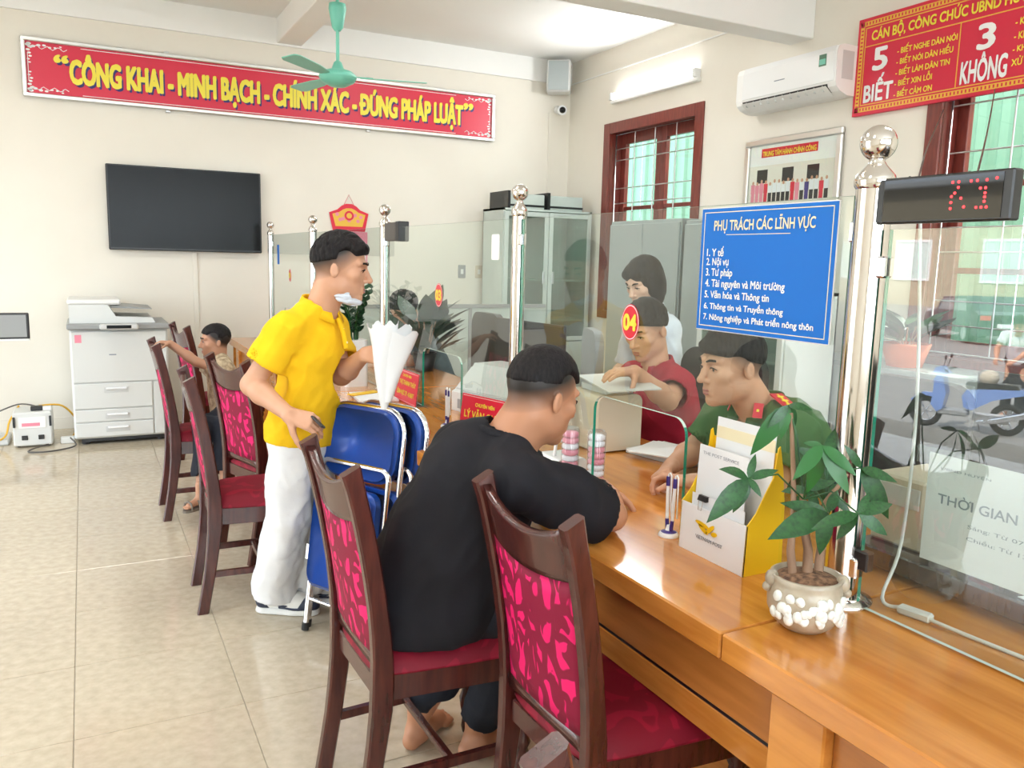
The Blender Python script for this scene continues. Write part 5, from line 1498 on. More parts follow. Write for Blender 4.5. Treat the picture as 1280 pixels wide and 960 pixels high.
# emblem: stylised flying bird of three wing strokes, above the name
for k, (yy, zz_, ln, an) in enumerate(((0.150, 0.083, 0.050, -0.15), (0.145, 0.072, 0.040, -0.45), (0.120, 0.078, 0.038, 0.75), (0.105, 0.070, 0.022, 0.2))):
    P = []
    for q in range(13):
        a = 2 * PI * q / 12
        u, v = ln * 0.5 * math.cos(a), 0.006 * math.sin(a)
        P.append((yy - u * math.cos(an) + v * math.sin(an), zz_ + u * math.sin(an) + v * math.cos(an)))
    m = MB(); m.prism(P[:-1], 0.0002, 0.0012, 'x', M=Matrix.Translation((0.0012 - 0.0002, 0, 0))); o = m.build('emblem_stroke', 'yellow_card', bh); o.location = (-0.0022, 0, 0)
lettering('VIETNAM POST', 'grey_print', bh, (0.0008, 0.172, 0.044), UXR, (0.033, 0, 1), 0.098, 0.0088, bold=0.01, depth=0.0012)
fl = thing('leaflet', 'tall white leaflet with cream band standing in the brochure holder', 'leaflet', (1.336 + 0.080, 1.385, 0.7805))
m = MB(); m.box(0, 0.002, 0.012, 0.215, 0.012, 0.338); o_ = m.build('sheet', 'paper', fl)
m = MB(); m.box(-0.0006, 0.0, 0.012, 0.215, 0.285, 0.315); m.build('cream_band', 'paper_cream', fl)
fl.rotation_euler = (0, 0.04, 0)
fl = thing('leaflet', 'printed form sheet in front of the tall leaflet in the holder', 'leaflet', (1.336 + 0.035, 1.405, 0.7805))
m = MB(); m.box(0, 0.002, 0.03, 0.205, 0.012, 0.268); m.build('sheet', 'paper', fl)
lettering('THE POST SERVICE', 'grey_print', fl, (-0.0002, 0.190, 0.245), UXR, UZ, 0.13, 0.008, depth=0.0006)
fl.rotation_euler = (0, 0.05, 0)
fl = thing('leaflet', 'plain white sheet clipped at the front of the holder', 'leaflet', (1.336 + 0.015, 1.39, 0.7805))
m = MB(); m.box(0, 0.0012, 0.012, 0.20, 0.012, 0.150); m.build('sheet', 'paper', fl)
bc = thing('binder_clip', 'small black binder clip on the front sheet of the holder', 'clip', (1.348, 1.545, 0.918))
m = MB(); m.prism([(-0.006, 0), (0.010, 0), (0.006, 0.013), (-0.001, 0.013)], -0.016, 0.016, 'y'); m.build('jaw', 'black', bc)
m = MB(); m.tube([(-0.007, -0.008, 0.002), (-0.010, -0.006, -0.022), (-0.010, 0.006, -0.022), (-0.007, 0.008, 0.002)], 0.0008, 5); m.build('wire_arm', 'chrome', bc)

def pen_stand(loc, lab, rz=0.0):
    t = thing('pen_stand', lab, 'pen stand', loc, rz)
    m = MB(); m.lathe([(0.028, 0), (0.028, 0.004), (0.024, 0.010), (0.010, 0.015), (0.006, 0.030)], 20); m.build('base', 'white_gloss', t)
    m = MB(); m.lathe([(0.0245, 0.0095), (0.0105, 0.0158)], 20); m.build('base_print', 'purple_print', t)
    for k, (y, s) in enumerate(((0.010, 1), (-0.012, 1))):
        m = MB(); m.tube([(0, y * 0.7, 0.016), (0, y, 0.045)], 0.0052, 8); m.build('socket', 'purple_print', t)
        m = MB(); m.tube([(0, y, 0.042), (0, y * 1.3, 0.150)], 0.0048, 8); p = m.build('pen', 'white_gloss', t)
        m = MB(); m.tube([(0, y * 1.3, 0.135), (0, y * 1.3, 0.160)], 0.0056, 8); m.build('collar', 'purple_print', p)
        m = MB(); m.tube([(0, y * 1.3, 0.158), (0, y * 1.3 - 0.002, 0.168), (0, y * 1.3 - 0.008, 0.171), (0, y * 1.3 - 0.013, 0.165), (0, y * 1.3 - 0.014, 0.10), (0.002, y * 1.1 - 0.015, 0.055)], 0.0022, 6); m.build('cord', 'white_gloss', p)
    return t
pen_stand((1.362, 1.690, 0.7805), 'white desk pen stand with two tethered pens beside the brochure holder')
pen_stand((1.37, 3.24, 0.7805), 'white desk pen stand with two tethered pens left of the red name plate')

# red name plates in clear stands
def name_plate(loc, lab, lines, w=0.30, h=0.165, rz=0.0, tilt=0.12):
    t = thing('name_plate', lab, 'sign', loc, rz)
    T = Matrix.Rotation(tilt, 4, 'Y')
    m = MB(); m.box(-0.0015, 0.0015, -w / 2, w / 2, 0, h, M=T); m.build('plate', 'red_print', t)
    m = MB(); m.box(0.002, 0.0045, -w / 2 - 0.008, w / 2 + 0.008, -0.0, h + 0.008, M=T); m.build('acrylic', 'clear_plastic', t)
    m = MB(); m.box(0.0, 0.07, -w / 2 - 0.008, w / 2 + 0.008, 0, 0.003); m.build('foot', 'clear_plastic', t)
    m = MB()
    for (a, b, c, d) in ((-w / 2 + 0.006, w / 2 - 0.006, 0.006, 0.0075), (-w / 2 + 0.006, w / 2 - 0.006, h - 0.0075, h - 0.006)): m.box(-0.0020, -0.0016, a, b, c, d, M=T)
    m.build('border', 'white_print', t)
    uz = (math.sin(tilt), 0, math.cos(tilt))
    for (s_, z, lh, lw, mt) in lines:
        lettering(s_, mt, t, (-0.0018 + z * math.sin(tilt), lw / 2, z * math.cos(tilt)), UXR, uz, lw, lh, bold=0.03, depth=0.0008)
    return t
name_plate((1.40, 3.86, 0.782), 'red name plate with yellow letters beside the black hatch opening', (('CHUYÊN VIÊN', 0.128, 0.016, 0.12, 'yellow_print'), ('LÊ THỊ THANH THỦY', 0.082, 0.036, 0.26, 'yellow_print'), ('LĨNH VỰC: TP - KH&ĐT', 0.030, 0.036, 0.24, 'yellow_print')), 0.30, 0.16)
name_plate((1.40, 2.95, 0.782), 'red name plate half hidden by the black-shirted man\'s head', (('CHUYÊN VIÊN', 0.125, 0.018, 0.12, 'yellow_print'), ('LÝ VĂN QUẢN', 0.070, 0.045, 0.25, 'yellow_print')), 0.30, 0.17, rz=0.25)

# white multifunction printer on the staff side at pane 03
pr = thing('desk_printer', 'white desktop printer behind the hatch of pane 03', 'printer', (1.60, 3.42, 0.7805), 0.25)
m = MB(); m.prism([(0, 0), (0.30, 0), (0.30, 0.20), (0.12, 0.20), (0.02, 0.10), (0, 0.09)], -0.20, 0.20, 'y'); m.build('body', 'copier_white', pr)
m = MB(); m.prism([(0.02, 0.108), (0.12, 0.205), (0.13, 0.22), (0.30, 0.22), (0.30, 0.20), (0.12, 0.20), (0.02, 0.10)], -0.19, 0.19, 'y'); m.build('lid', 'light_grey', pr)
m = MB(); m.box(-0.004, 0.0, -0.15, 0.15, 0.015, 0.06); m.build('paper_slot', 'copier_grey', pr)
m = MB(); m.box(-0.006, -0.001, -0.18, -0.06, 0.065, 0.088); m.build('button_panel', 'black', pr)
bm = thing('desk_monitor', 'black flat monitor standing behind the white desktop printer', 'monitor', (1.955, 3.62, 0.7805), 0.1)
m = MB(); m.box(0, 0.03, -0.30, 0.30, 0.09, 0.42, 0.008); m.build('housing', 'black', bm)
m = MB(); m.lathe([(0.07, 0), (0.07, 0.01), (0.02, 0.02), (0.02, 0.12)], 20, (0.02, 0, 0)); m.build('stand', 'black', bm)
cable([(1.62, 3.30, 0.80), (1.52, 3.2, 0.785), (1.50, 3.08, 0.785), (1.58, 2.98, 0.785)], 0.003, 'cable_grey', 'thin black cable on the counter below the desktop printer')

# beige printer behind pane 04 with grey tray
bp_ = thing('beige_printer', 'beige boxy printer with open grey tray behind pane 04', 'printer', (1.70, 2.56, 0.7805))
m = MB(); m.prism(arc_rect(0.20, 0.215, 0.03, 5, 0.0, 0.006, (0, 0, 1, 1)), 0.0, 0.24, 'y'); m.build('body', 'beige_plastic', bp_)
m = MB(); m.add([(0.0, -0.06, 0.245), (0.22, -0.09, 0.25), (0.30, 0.22, 0.27), (0.06, 0.26, 0.262), (0.0, -0.06, 0.250), (0.22, -0.09, 0.255), (0.30, 0.22, 0.275), (0.06, 0.26, 0.267)],
               [(3, 2, 1, 0), (4, 5, 6, 7), (0, 1, 5, 4), (1, 2, 6, 5), (2, 3, 7, 6), (3, 0, 4, 7)]); m.build('tray', 'light_grey', bp_)
m = MB(); m.box(0.05, 0.18, 0.03, 0.21, 0.22, 0.248, 0.004); m.build('tray_hinge', 'light_grey', bp_)
m = MB(); m.box(0.02, 0.18, 0.02, 0.22, 0.0, 0.008); m.build('foot', 'black', bp_)
for k in range(3):
    o = MB().box(-0.11, 0.11, -0.15, 0.15, 0, 0.006 if k else 0.018, 0.001).build('document', 'paper' if k else 'light_grey', None, (1.96 - 0.01 * k, 2.42 - 0.02 * k, 0.7808 + (0.0185 if k else 0) + 0.0065 * max(k - 1, 0)), (0, 0, 0.2 + 0.15 * k)); tag(o, ('grey folder at the bottom of the papers before the maroon-shirted man', 'white paper in the middle of the papers before the maroon-shirted man', 'topmost white paper before the maroon-shirted man')[k], 'paper', 'papers before the maroon-shirted man')
# clear jars of pink wrapped candies
for k, (x, y, lab) in enumerate(((1.42, 2.30, 'left clear tube filled with pink and white wrapped discs'), (1.475, 2.225, 'right clear tube filled with pink wrapped discs beside the green glass edge'))):
    t = thing('disc_tube', lab, 'container', (x, y, 0.7805), group='pink tubes beside the hatch')
    m = MB(); m.lathe([(0.030, 0), (0.031, 0.165), (0.026, 0.175)], 20); m.build('sleeve', 'clear_plastic', t)
    for i in range(8):
        m = MB(); m.lathe([(0.022, 0.002 + i * 0.020), (0.0275, 0.006 + i * 0.020), (0.0275, 0.016 + i * 0.020), (0.022, 0.020 + i * 0.020)], 16); m.build('disc', ('pink_print', 'paper')[(i * 2 + k + i // 3) % 2 if i % 4 else 0], t)
pwh = thing('card_reader', 'small white plastic desk device in front of the black-shirted man', 'device', (1.40, 2.42, 0.7805))
m = MB(); m.prism(arc_rect(0.12, 0.05, 0.015, 4, 0, 0), -0.07, 0.07, 'y'); m.build('case', 'white_gloss', pwh)
m = MB(); m.tube([(0.03, 0.0, 0.05), (0.03, -0.01, 0.10), (0.05, -0.03, 0.11), (0.07, -0.05, 0.08)], 0.006, 8); m.build('arm', 'white_gloss', pwh)
o = MB().box(-0.07, 0.07, -0.10, 0.10, 0, 0.012, 0.001).build('document', 'paper', None, (1.30, 2.20, 0.7808), (0, 0, 0.3)); tag(o, 'white form with red heading under the black-shirted man\'s arm', 'paper')
# counter bits by the yellow man
o = MB().box(-0.10, 0.10, -0.14, 0.14, 0, 0.012, 0.001).build('document', 'paper', None, (1.30, 4.05, 0.7808), (0, 0, -0.1)); tag(o, 'white papers on the counter below the zz plant', 'paper')
o = MB().box(-0.09, 0.09, -0.025, 0.025, 0, 0.006, 0.001).build('yellow_folder', 'yellow_card', None, (1.27, 4.12, 0.7935), (0, 0, 0.4)); tag(o, 'narrow yellow folder on white papers on the counter', 'folder')
o = MB().box(-0.06, 0.06, -0.10, 0.10, 0, 0.14, 0.004).build('paper_stack', 'copier_white', None, (1.28, 4.88, 0.7808)); tag(o, 'white box on the counter behind the yellow shirted man', 'box')

# office chairs and desks on the staff side
def office_chair(loc, rz, lab, mt='black', hh=0.62):
    t = thing('office_chair', lab, 'chair', loc, rz, group='office chairs of the staff')
    m = MB(); m.box(-0.24, 0.24, -0.24, 0.24, 0.42, 0.49, 0.03); m.build('seat', mt, t)
    m = MB(); m.prism(arc_rect(0.46, hh, 0.10, 6, -0.23, 0.50), -0.28, -0.23, 'y'); m.build('backrest', mt, t)
    m = MB(); m.tube([(0, 0, 0.06), (0, 0, 0.42)], 0.03, 12); m.build('column', 'steel_dull', t)
    m = MB()
    for k in range(5):
        a = k * 2 * PI / 5; m.tube([(0, 0, 0.09), (0.27 * math.cos(a), 0.27 * math.sin(a), 0.05)], 0.018, 8); m.sphere((0.27 * math.cos(a), 0.27 * math.sin(a), 0.028), 0.028, 10, 8)
    m.build('base', 'black', t)
    return t
office_chair((2.36, 2.86, 0), PI / 2 + 0.2, 'dark office chair under the man in maroon', 'black')
office_chair((2.36, 1.92, 0), PI / 2, 'dark office chair under the green uniformed officer', 'black')
office_chair((2.36, 4.1, 0), PI / 2 - 0.4, 'dark slatted office chair behind the second glass pane', 'copier_grey')
office_chair((2.34, 5.40, 0), PI / 2, 'dark office chair of the far clerk behind the desk plant', 'black')
dk = thing('partition_desk', 'pale green office partition with dark metal edges in the back area', 'partition', (3.0, 6.6, 0))
m = MB(); m.box(-1.0, 0.75, 0, 0.03, 0, 1.08, 0.004); m.build('panel', 'cabinet_pale', dk)
m = MB(); m.box(-1.0, 0.75, -0.01, 0.04, 1.08, 1.11); m.box(-0.02, 0.01, -0.012, 0.0, 0.0, 1.08); m.build('edging', 'copier_grey', dk)
bx = thing('cardboard_box', 'open brown cardboard box behind the second glass pane', 'box', (1.90, 3.02, 0.7805))
m = MB(); m.box(-0.10, 0.10, -0.13, 0.13, 0, 0.12, 0.003); m.build('carton', 'beige_plastic', bx)
m = MB(); m.box(-0.09, 0.09, -0.12, 0.12, 0.121, 0.135, 0.002); m.build('paper_stack', 'paper', bx)

# ================================================================ pachira in a pebbled pot
pa = thing('money_tree', 'potted palm-leaved plant in a round pebble-faced clay pot', 'plant', (1.262, 1.125, 0.7805))
m = MB(); m.lathe([(0.030, 0), (0.042, 0.003), (0.060, 0.018), (0.073, 0.042), (0.0745, 0.066), (0.069, 0.090), (0.066, 0.100), (0.071, 0.112), (0.065, 0.113), (0.060, 0.100), (0.0, 0.098)], 32); m.build('pot', 'pot_clay', pa)
for a in (2.55, -0.75):
    m = MB(); c_ = (0.068 * math.cos(a), 0.068 * math.sin(a), 0.100)
    m.sphere(c_, 0.014, 12, 8, (1, 1, 1.3)); m.sphere((c_[0] * 1.12, c_[1] * 1.12, 0.082), 0.010, 10, 8); m.build('handle', 'pot_clay', pa)
m = MB(); m.lathe([(0.059, 0.106), (0.030, 0.116), (0.0, 0.118)], 20); m.build('soil', 'soil', pa)
rr = random.Random(8); o1 = None
for k in range(44):
    a = -2.20 + rr.uniform(-1.15, 1.15); z = 0.052 + rr.uniform(-0.016, 0.028); R_ = 0.0755 - abs(z - 0.058) * 0.16
    if o1 is None:
        m = MB(); m.sphere((0, 0, 0), 0.0095, 8, 6, (1.0, 0.6, 1.2)); o1 = o = m.build('pebble', 'stone_white', pa)
    else: o = o1.copy(); COL.objects.link(o); o.parent = pa
    o.location = (R_ * math.cos(a), R_ * math.sin(a), z); o.rotation_euler = (rr.uniform(-0.4, 0.4), rr.uniform(-0.8, 0.8), a - PI / 2); o.scale = [rr.uniform(0.8, 1.15)] * 3
B0 = Vector((1.262, 1.125, 0.7805))
m = MB(); m.tube([(0.0, 0.0, 0.10), (0.004, 0.006, 0.16), (0.0, 0.02, 0.21), (0.002, 0.03, 0.27)], [0.011, 0.009, 0.008, 0.006], 8)
m.tube([(-0.025, 0.012, 0.10), (-0.030, 0.02, 0.16), (-0.018, 0.03, 0.22), (-0.005, 0.05, 0.30), (-0.01, 0.065, 0.43)], [0.009, 0.008, 0.006, 0.005, 0.004], 8)
m.tube([(0.03, 0.0, 0.10), (0.045, 0.01, 0.17), (0.06, 0.02, 0.25), (0.09, 0.0, 0.31)], [0.010, 0.008, 0.006, 0.004], 8)
m.build('trunk', 'trunk', pa)
HUBS = [([1.101, 1.139, 1.103], [[1.014, 1.137, 1.036], [1.071, 1.136, 1.041], [1.107, 1.108, 1.078], [1.151, 1.114, 1.124], [1.115, 1.139, 1.148], [1.037, 1.127, 1.138]]),
([1.244, 1.098, 1.164], [[1.164, 1.076, 1.122], [1.232, 1.106, 1.064], [1.265, 1.04, 1.085], [1.277, 1.038, 1.123], [1.231, 1.138, 1.164]]),
([1.25, 1.196, 1.226], [[1.225, 1.184, 1.163], [1.28, 1.191, 1.174], [1.207, 1.198, 1.184], [1.182, 1.216, 1.128], [1.258, 1.149, 1.23]]),
([1.283, 1.034, 1.042], [[1.207, 1.071, 1.022], [1.255, 1.061, 0.987], [1.328, 0.995, 1.007], [1.352, 1.013, 1.068], [1.308, 1.032, 1.081]]),
([1.373, 1.111, 1.104], [[1.395, 1.047, 1.096], [1.425, 1.061, 1.006], [1.409, 1.078, 1.034], [1.334, 1.11, 1.149]]),
([1.278, 1.102, 1.026], [[1.153, 1.108, 0.999], [1.241, 1.138, 0.992], [1.252, 1.089, 0.949], [1.209, 1.149, 1.042], [1.318, 1.111, 1.068]]),
([1.387, 1.217, 1.095], [[1.427, 1.217, 1.17], [1.430, 1.208, 1.137], [1.329, 1.231, 1.123], [1.336, 1.254, 1.064], [1.396, 1.187, 1.04]]),
([1.308, 1.182, 1.048], [[1.276, 1.225, 1.04], [1.291, 1.204, 0.995], [1.319, 1.133, 1.079], [1.297, 1.137, 1.014]]),
([1.361, 1.177, 1.039], [[1.387, 1.131, 1.002], [1.372, 1.218, 1.068], [1.401, 1.159, 1.063], [1.361, 1.177, 0.975]])]
VD = Vector((-0.55, -0.75, 0.5))
for k, (h_, tips) in enumerate(HUBS):
    h_ = Vector(h_) - B0
    root_ = Vector((0.0, 0.025, 0.26)) if h_.x < 0.05 else Vector((0.06, 0.02, 0.25))
    mid = root_.lerp(h_, 0.5) + Vector((0, 0, 0.03))
    m = MB(); m.tube([root_, mid, h_], 0.0018, 6); m.build('leaf_stalk', 'leaf', pa)
    for q in tips:
        q = Vector(q) - B0
        q = h_ + (q - h_) * 1.03
        place_leaf(LEAF_B if k in (1,) or (k == 2 and rr.random() < 0.6) else LEAF_A, pa, h_, q, VD + Vector((rr.uniform(-0.3, 0.3), rr.uniform(-0.3, 0.3), rr.uniform(-0.2, 0.4))), rr.uniform(0.85, 1.10))

# ================================================================ folded blue chairs
def folding_chair(loc, rz, lean, lab):
    t = thing('folding_chair', lab, 'chair', loc, rz, group='folded blue chairs')
    # folded flat: local y is the width, z up, x thickness; leaning towards +x
    T = Matrix.Rotation(lean, 4, 'Y')
    W = 0.205
    def P(x, y, z): return T @ Vector((x, y, z))
    def loopP(w, z0, z1, r, x):
        pts = [P(x, -w, z0)]; 
        for i in range(7):
            a = PI - i * PI / 12; pts.append(P(x, -w + r + r * math.cos(a), z1 - r + r * math.sin(a)))
        for i in range(7):
            a = PI / 2 - i * PI / 12; pts.append(P(x, w - r + r * math.cos(a), z1 - r + r * math.sin(a)))
        pts.append(P(x, w, z0)); return pts
    m = MB(); m.tube(loopP(W, 0.0, 0.93, 0.10, 0.0), 0.0115, 10); m.build('back_frame', 'chrome', t)
    m = MB(); m.tube(loopP(W - 0.025, 0.0, 0.70, 0.04, -0.035), 0.0115, 10); m.build('rear_legs', 'chrome', t)
    for z in (0.18, 0.27):
        m = MB(); m.tube([P(0, -W, z), P(0, W, z)], 0.008, 8); m.build('crossbar', 'chrome', t)
    m = MB(); m.tube([P(-0.035, -W + 0.025, 0.13), P(-0.035, W - 0.025, 0.13)], 0.008, 8); m.build('crossbar', 'chrome', t)
    for y in (-W, W):
        m = MB(); m.tube([P(0, y, 0.0), P(0, y, 0.03)], 0.015, 10); m.build('foot_cap', 'black_rubber', t)
        m = MB(); m.tube([P(-0.035, y * 0.88, 0.0), P(-0.035, y * 0.88, 0.03)], 0.015, 10); m.build('foot_cap', 'black_rubber', t)
    def pad(z0, z1, w, x0, x1, nm, r):
        poly = arc_rect(2 * w, z1 - z0, r, 6, -w, z0)
        m = MB(); m.prism(poly, x0, x1, 'x', M=T)
        c = [(y * 0.93, z0 + (z - z0) * 0.93 + 0.035 * (z1 - z0)) for y, z in poly]
        n = len(poly)
        vs = [T @ Vector((x0, y, z)) for y, z in poly] + [T @ Vector((x0 - 0.012, y, z)) for y, z in c]
        m.add(vs, [(i, n + i, n + (i + 1) % n, (i + 1) % n) for i in range(n)] + [tuple(range(n, 2 * n))], True)
        m.build(nm, 'blue_vinyl', t)
    pad(0.64, 0.925, W - 0.012, -0.022, 0.012, 'backrest', 0.09)
    pad(0.20, 0.61, W - 0.04, -0.075, -0.045, 'seat', 0.05)
    m = MB(); m.box(-0.084, -0.040, W - 0.05, W - 0.035, 0.30, 0.36, M=T); m.box(-0.084, -0.040, -W + 0.035, -W + 0.05, 0.30, 0.36, M=T); m.build('hinge_plate', 'chrome', t)
    return t
folding_chair((0.845, 3.02, 0), 0.50, 0.15, 'folded blue vinyl chair nearest the yellow polo man')
folding_chair((0.955, 3.01, 0), 0.42, 0.12, 'folded blue vinyl chair leaning directly on the counter edge')

# ================================================================ the yard mirrored in the right pane: scooter, car
def wheel(m, c, r, w, rim):
    for (rad, wd) in ((r, w),):
        P = []
        for i in range(28):
            a = 2 * PI * i / 28; P.append((c[0] + (r - w) * math.cos(a), c[1], c[2] + (r - w) * math.sin(a)))
        m.tube(P + [P[0]], w, 8)
sc = thing('motor_scooter', 'pale blue motor scooter parked in the yard, mirrored in the right pane', 'scooter', (-8.20, 7.30, -0.75), rz=1.15)
sc.scale = (0.84, 0.84, 0.84)
def part(nm, mt, fn): 
    m = MB(); fn(m); return m.build(nm, mt, sc)
for x in (-0.62, 0.62):
    m = MB(); wheel(m, (x, 0, 0.27), 0.27, 0.05, 0); w_o = m.build('tyre', 'tyre', sc)
    m = MB(); wheel(m, (x, 0, 0.27), 0.18, 0.012, 0)
    for k in range(6):
        a = k * PI / 3; m.tube([(x, 0, 0.27), (x + 0.165 * math.cos(a), 0, 0.27 + 0.165 * math.sin(a))], 0.012, 6)
    m.tube([(x, -0.06, 0.27), (x, 0.06, 0.27)], 0.03, 10); m.build('rim', 'chrome', w_o)
part('front_shield', 'scooter_blue', lambda m: m.prism([(0.42, 0.30), (0.34, 0.36), (0.30, 0.62), (0.36, 0.88), (0.44, 0.96), (0.50, 0.86), (0.50, 0.60), (0.52, 0.42)], -0.17, 0.17, 'y'))
part('front_mudguard', 'scooter_blue', lambda m: m.prism([(0.40, 0.48), (0.52, 0.60), (0.68, 0.60), (0.86, 0.46), (0.84, 0.42), (0.67, 0.54), (0.54, 0.54), (0.44, 0.42)], -0.07, 0.07, 'y'))
part('tail_fairing', 'scooter_blue', lambda m: m.prism([(0.02, 0.42), (-0.10, 0.38), (-0.40, 0.58), (-0.86, 0.72), (-0.88, 0.80), (-0.30, 0.76), (0.00, 0.72), (0.06, 0.60)], -0.14, 0.14, 'y'))
part('floorboard', 'copier_grey', lambda m: m.box(-0.05, 0.42, -0.15, 0.15, 0.26, 0.36, 0.02))
part('engine', 'steel_dull', lambda m: (m.box(-0.66, -0.12, -0.13, -0.06, 0.20, 0.36, 0.03), m.lathe([(0.09, -0.04), (0.09, 0.04)], 16, (-0.35, -0.12, 0.28))))
part('exhaust', 'chrome', lambda m: m.tube([(-0.2, -0.16, 0.2), (-0.45, -0.17, 0.25), (-0.95, -0.18, 0.42)], [0.03, 0.055, 0.06], 12))
part('saddle', 'black', lambda m: m.prism(arc_rect(0.78, 0.12, 0.05, 5, -0.76, 0.74), -0.13, 0.13, 'y'))
part('handlebar', 'scooter_blue', lambda m: m.prism([(0.28, 0.96), (0.40, 1.08), (0.52, 1.04), (0.54, 0.96), (0.42, 0.92)], -0.10, 0.10, 'y'))
part('grip', 'black_rubber', lambda m: (m.tube([(0.36, 0.08, 1.02), (0.28, 0.34, 1.03)], 0.018, 8), m.tube([(0.36, -0.08, 1.02), (0.28, -0.34, 1.03)], 0.018, 8)))
part('mirror', 'black', lambda m: (m.tube([(0.38, 0.16, 1.04), (0.34, 0.22, 1.20)], 0.006, 6), m.sphere((0.34, 0.24, 1.24), 0.06, 12, 8, (0.3, 1, 0.7)), m.tube([(0.38, -0.16, 1.04), (0.34, -0.22, 1.20)], 0.006, 6), m.sphere((0.34, -0.24, 1.24), 0.06, 12, 8, (0.3, 1, 0.7))))
part('headlight', 'white_gloss', lambda m: m.sphere((0.50, 0, 0.98), 0.07, 14, 10, (0.6, 1, 0.8)))
part('kickstand', 'steel_dull', lambda m: m.tube([(-0.15, 0.10, 0.25), (-0.2, 0.22, 0.01)], 0.012, 6))
hel = MB(); hel.sphere((0, 0, 0), 0.13, 18, 12, (1.1, 0.9, 0.85)); o = hel.build('helmet', 'beige_plastic', None, (-8.30, 7.07, 0.04)); tag(o, 'cream helmet lying on the scooter saddle', 'helmet')

car = thing('parked_car', 'dark blue hatchback parked at the back of the yard', 'car', (-23.4, 17.3, -0.75), rz=2.15)
cb = [(-2.05, 0.30), (2.0, 0.30), (2.1, 0.55), (2.0, 0.80), (1.15, 0.95), (0.55, 1.42), (-1.30, 1.50), (-1.85, 1.05), (-2.1, 0.95)]
m = MB(); m.prism(cb, -0.85, 0.85, 'y'); m.build('body', 'car_paint', car)
for s in (-1, 1):
    for poly in ([(-1.25, 1.02), (-0.35, 1.00), (-0.35, 1.38), (-1.15, 1.40)], [(-0.25, 1.00), (0.95, 0.98), (0.48, 1.35), (-0.25, 1.38)]):
        m = MB(); m.prism(poly, s * 0.851 if s > 0 else -0.856, s * 0.856 if s > 0 else -0.851, 'y'); m.build('window', 'copier_grey', car)
    for x in (-1.3, 1.3):
        m = MB(); m.lathe([(0.32, -0.10), (0.32, 0.10)], 22, (0, 0, 0), M=Matrix.Translation((x, s * 0.80, 0.32)) @ Matrix.Rotation(PI / 2, 4, 'X')); wo = m.build('wheel', 'tyre', car)
        m = MB(); m.lathe([(0.20, -0.105), (0.20, 0.105)], 18, (0, 0, 0), M=Matrix.Translation((x, s * 0.80, 0.32)) @ Matrix.Rotation(PI / 2, 4, 'X')); m.build('hubcap', 'steel_dull', wo)
for x, nm, mt in ((-2.09, 'tail_lamp', 'red_print'), (2.05, 'headlamp', 'white_gloss')):
    for s in (-1, 1):
        m = MB(); m.box(x - 0.03, x + 0.03, s * 0.62 - 0.16, s * 0.62 + 0.16, 0.78, 0.92, 0.01); m.build(nm, mt, car)
m = MB(); m.box(-2.12, -2.07, -0.26, 0.26, 0.55, 0.68); m.build('number_plate', 'white_gloss', car)
# ================================================================ people
A = np.array
def lerp(a, b, t): return A(a) * (1 - t) + A(b) * t
def bounds(*pts, m=0.16):
    P = A([list(p) for p in pts]); return P.min(0) - m, P.max(0) + m

def body_torso(J, k=1.0, h=0.012):
    """coarse trunk and legs under the clothes"""
    pts = [J['pel'], J['neck'], J['rsh'], J['lsh'], J['rkn'], J['lkn'], J['ran'], J['lan']]
    lo, hi = bounds(*pts, m=0.17); g = G(lo, hi, h)
    f = nrm(J['fwd'])
    w1 = lerp(J['pel'], J['neck'], 0.35); w2 = lerp(J['pel'], J['neck'], 0.72)
    g.chain([J['pel'], w1, w2], [0.13 * k, 0.125 * k, 0.135 * k], 0.03, fl=f, q=0.68)
    g.cone(w2, lerp(J['neck'], w2, 0.2), 0.12 * k, 0.06 * k, 0.03, fl=f, q=0.7)
    for s in 'rl':
        g.cone(lerp(J['neck'], J[s + 'sh'], 0.25), J[s + 'sh'], 0.045 * k, 0.046 * k, 0.03)
        hip = lerp(J['pel'], J['pel'], 0) + (A(J['rsh']) - A(J['lsh'])) * (0.22 if s == 'r' else -0.22)
        g.cone(hip, J[s + 'kn'], 0.075 * k, 0.050 * k, 0.02)
        g.cone(J[s + 'kn'], lerp(J[s + 'kn'], J[s + 'an'], 0.3), 0.048 * k, 0.050 * k, 0.02)
        g.cone(lerp(J[s + 'kn'], J[s + 'an'], 0.3), J[s + 'an'], 0.050 * k, 0.034 * k, 0.02)
    return g

def foot_piece(an, toe, k=1.0, h=0.006):
    an, toe = A(an), A(toe)
    z0 = toe[2]
    d = nrm([toe[0] - an[0], toe[1] - an[1], 0]); heel = A([an[0], an[1], z0]) - d * 0.035 * k
    g = G(*bounds(an, toe, heel, m=0.07), h)
    g.cone(an + A([0, 0, 0.05]), A([an[0], an[1], z0 + 0.045 * k]), 0.034 * k, 0.032 * k, 0.01)
    g.cone(heel + A([0, 0, 0.028 * k]), A([an[0], an[1], z0 + 0.04 * k]), 0.028 * k, 0.032 * k, 0.02)
    ball = A([an[0], an[1], z0]) + d * 0.115 * k
    g.cone(A([an[0], an[1], z0 + 0.045 * k]), ball + A([0, 0, 0.022 * k]), 0.034 * k, 0.030 * k, 0.02)
    s_ = np.cross(d, [0, 0, 1])
    for i in range(5):
        a = ball + s_ * (i - 2) * 0.016 * k + A([0, 0, 0.014 * k]); g.cone(a, a + d * (0.058 - 0.008 * abs(i - 1)) * k, 0.012 * k, 0.009 * k, 0.004)
    g.cut([0, 0, z0 + 0.002], [0, 0, -1])
    return g

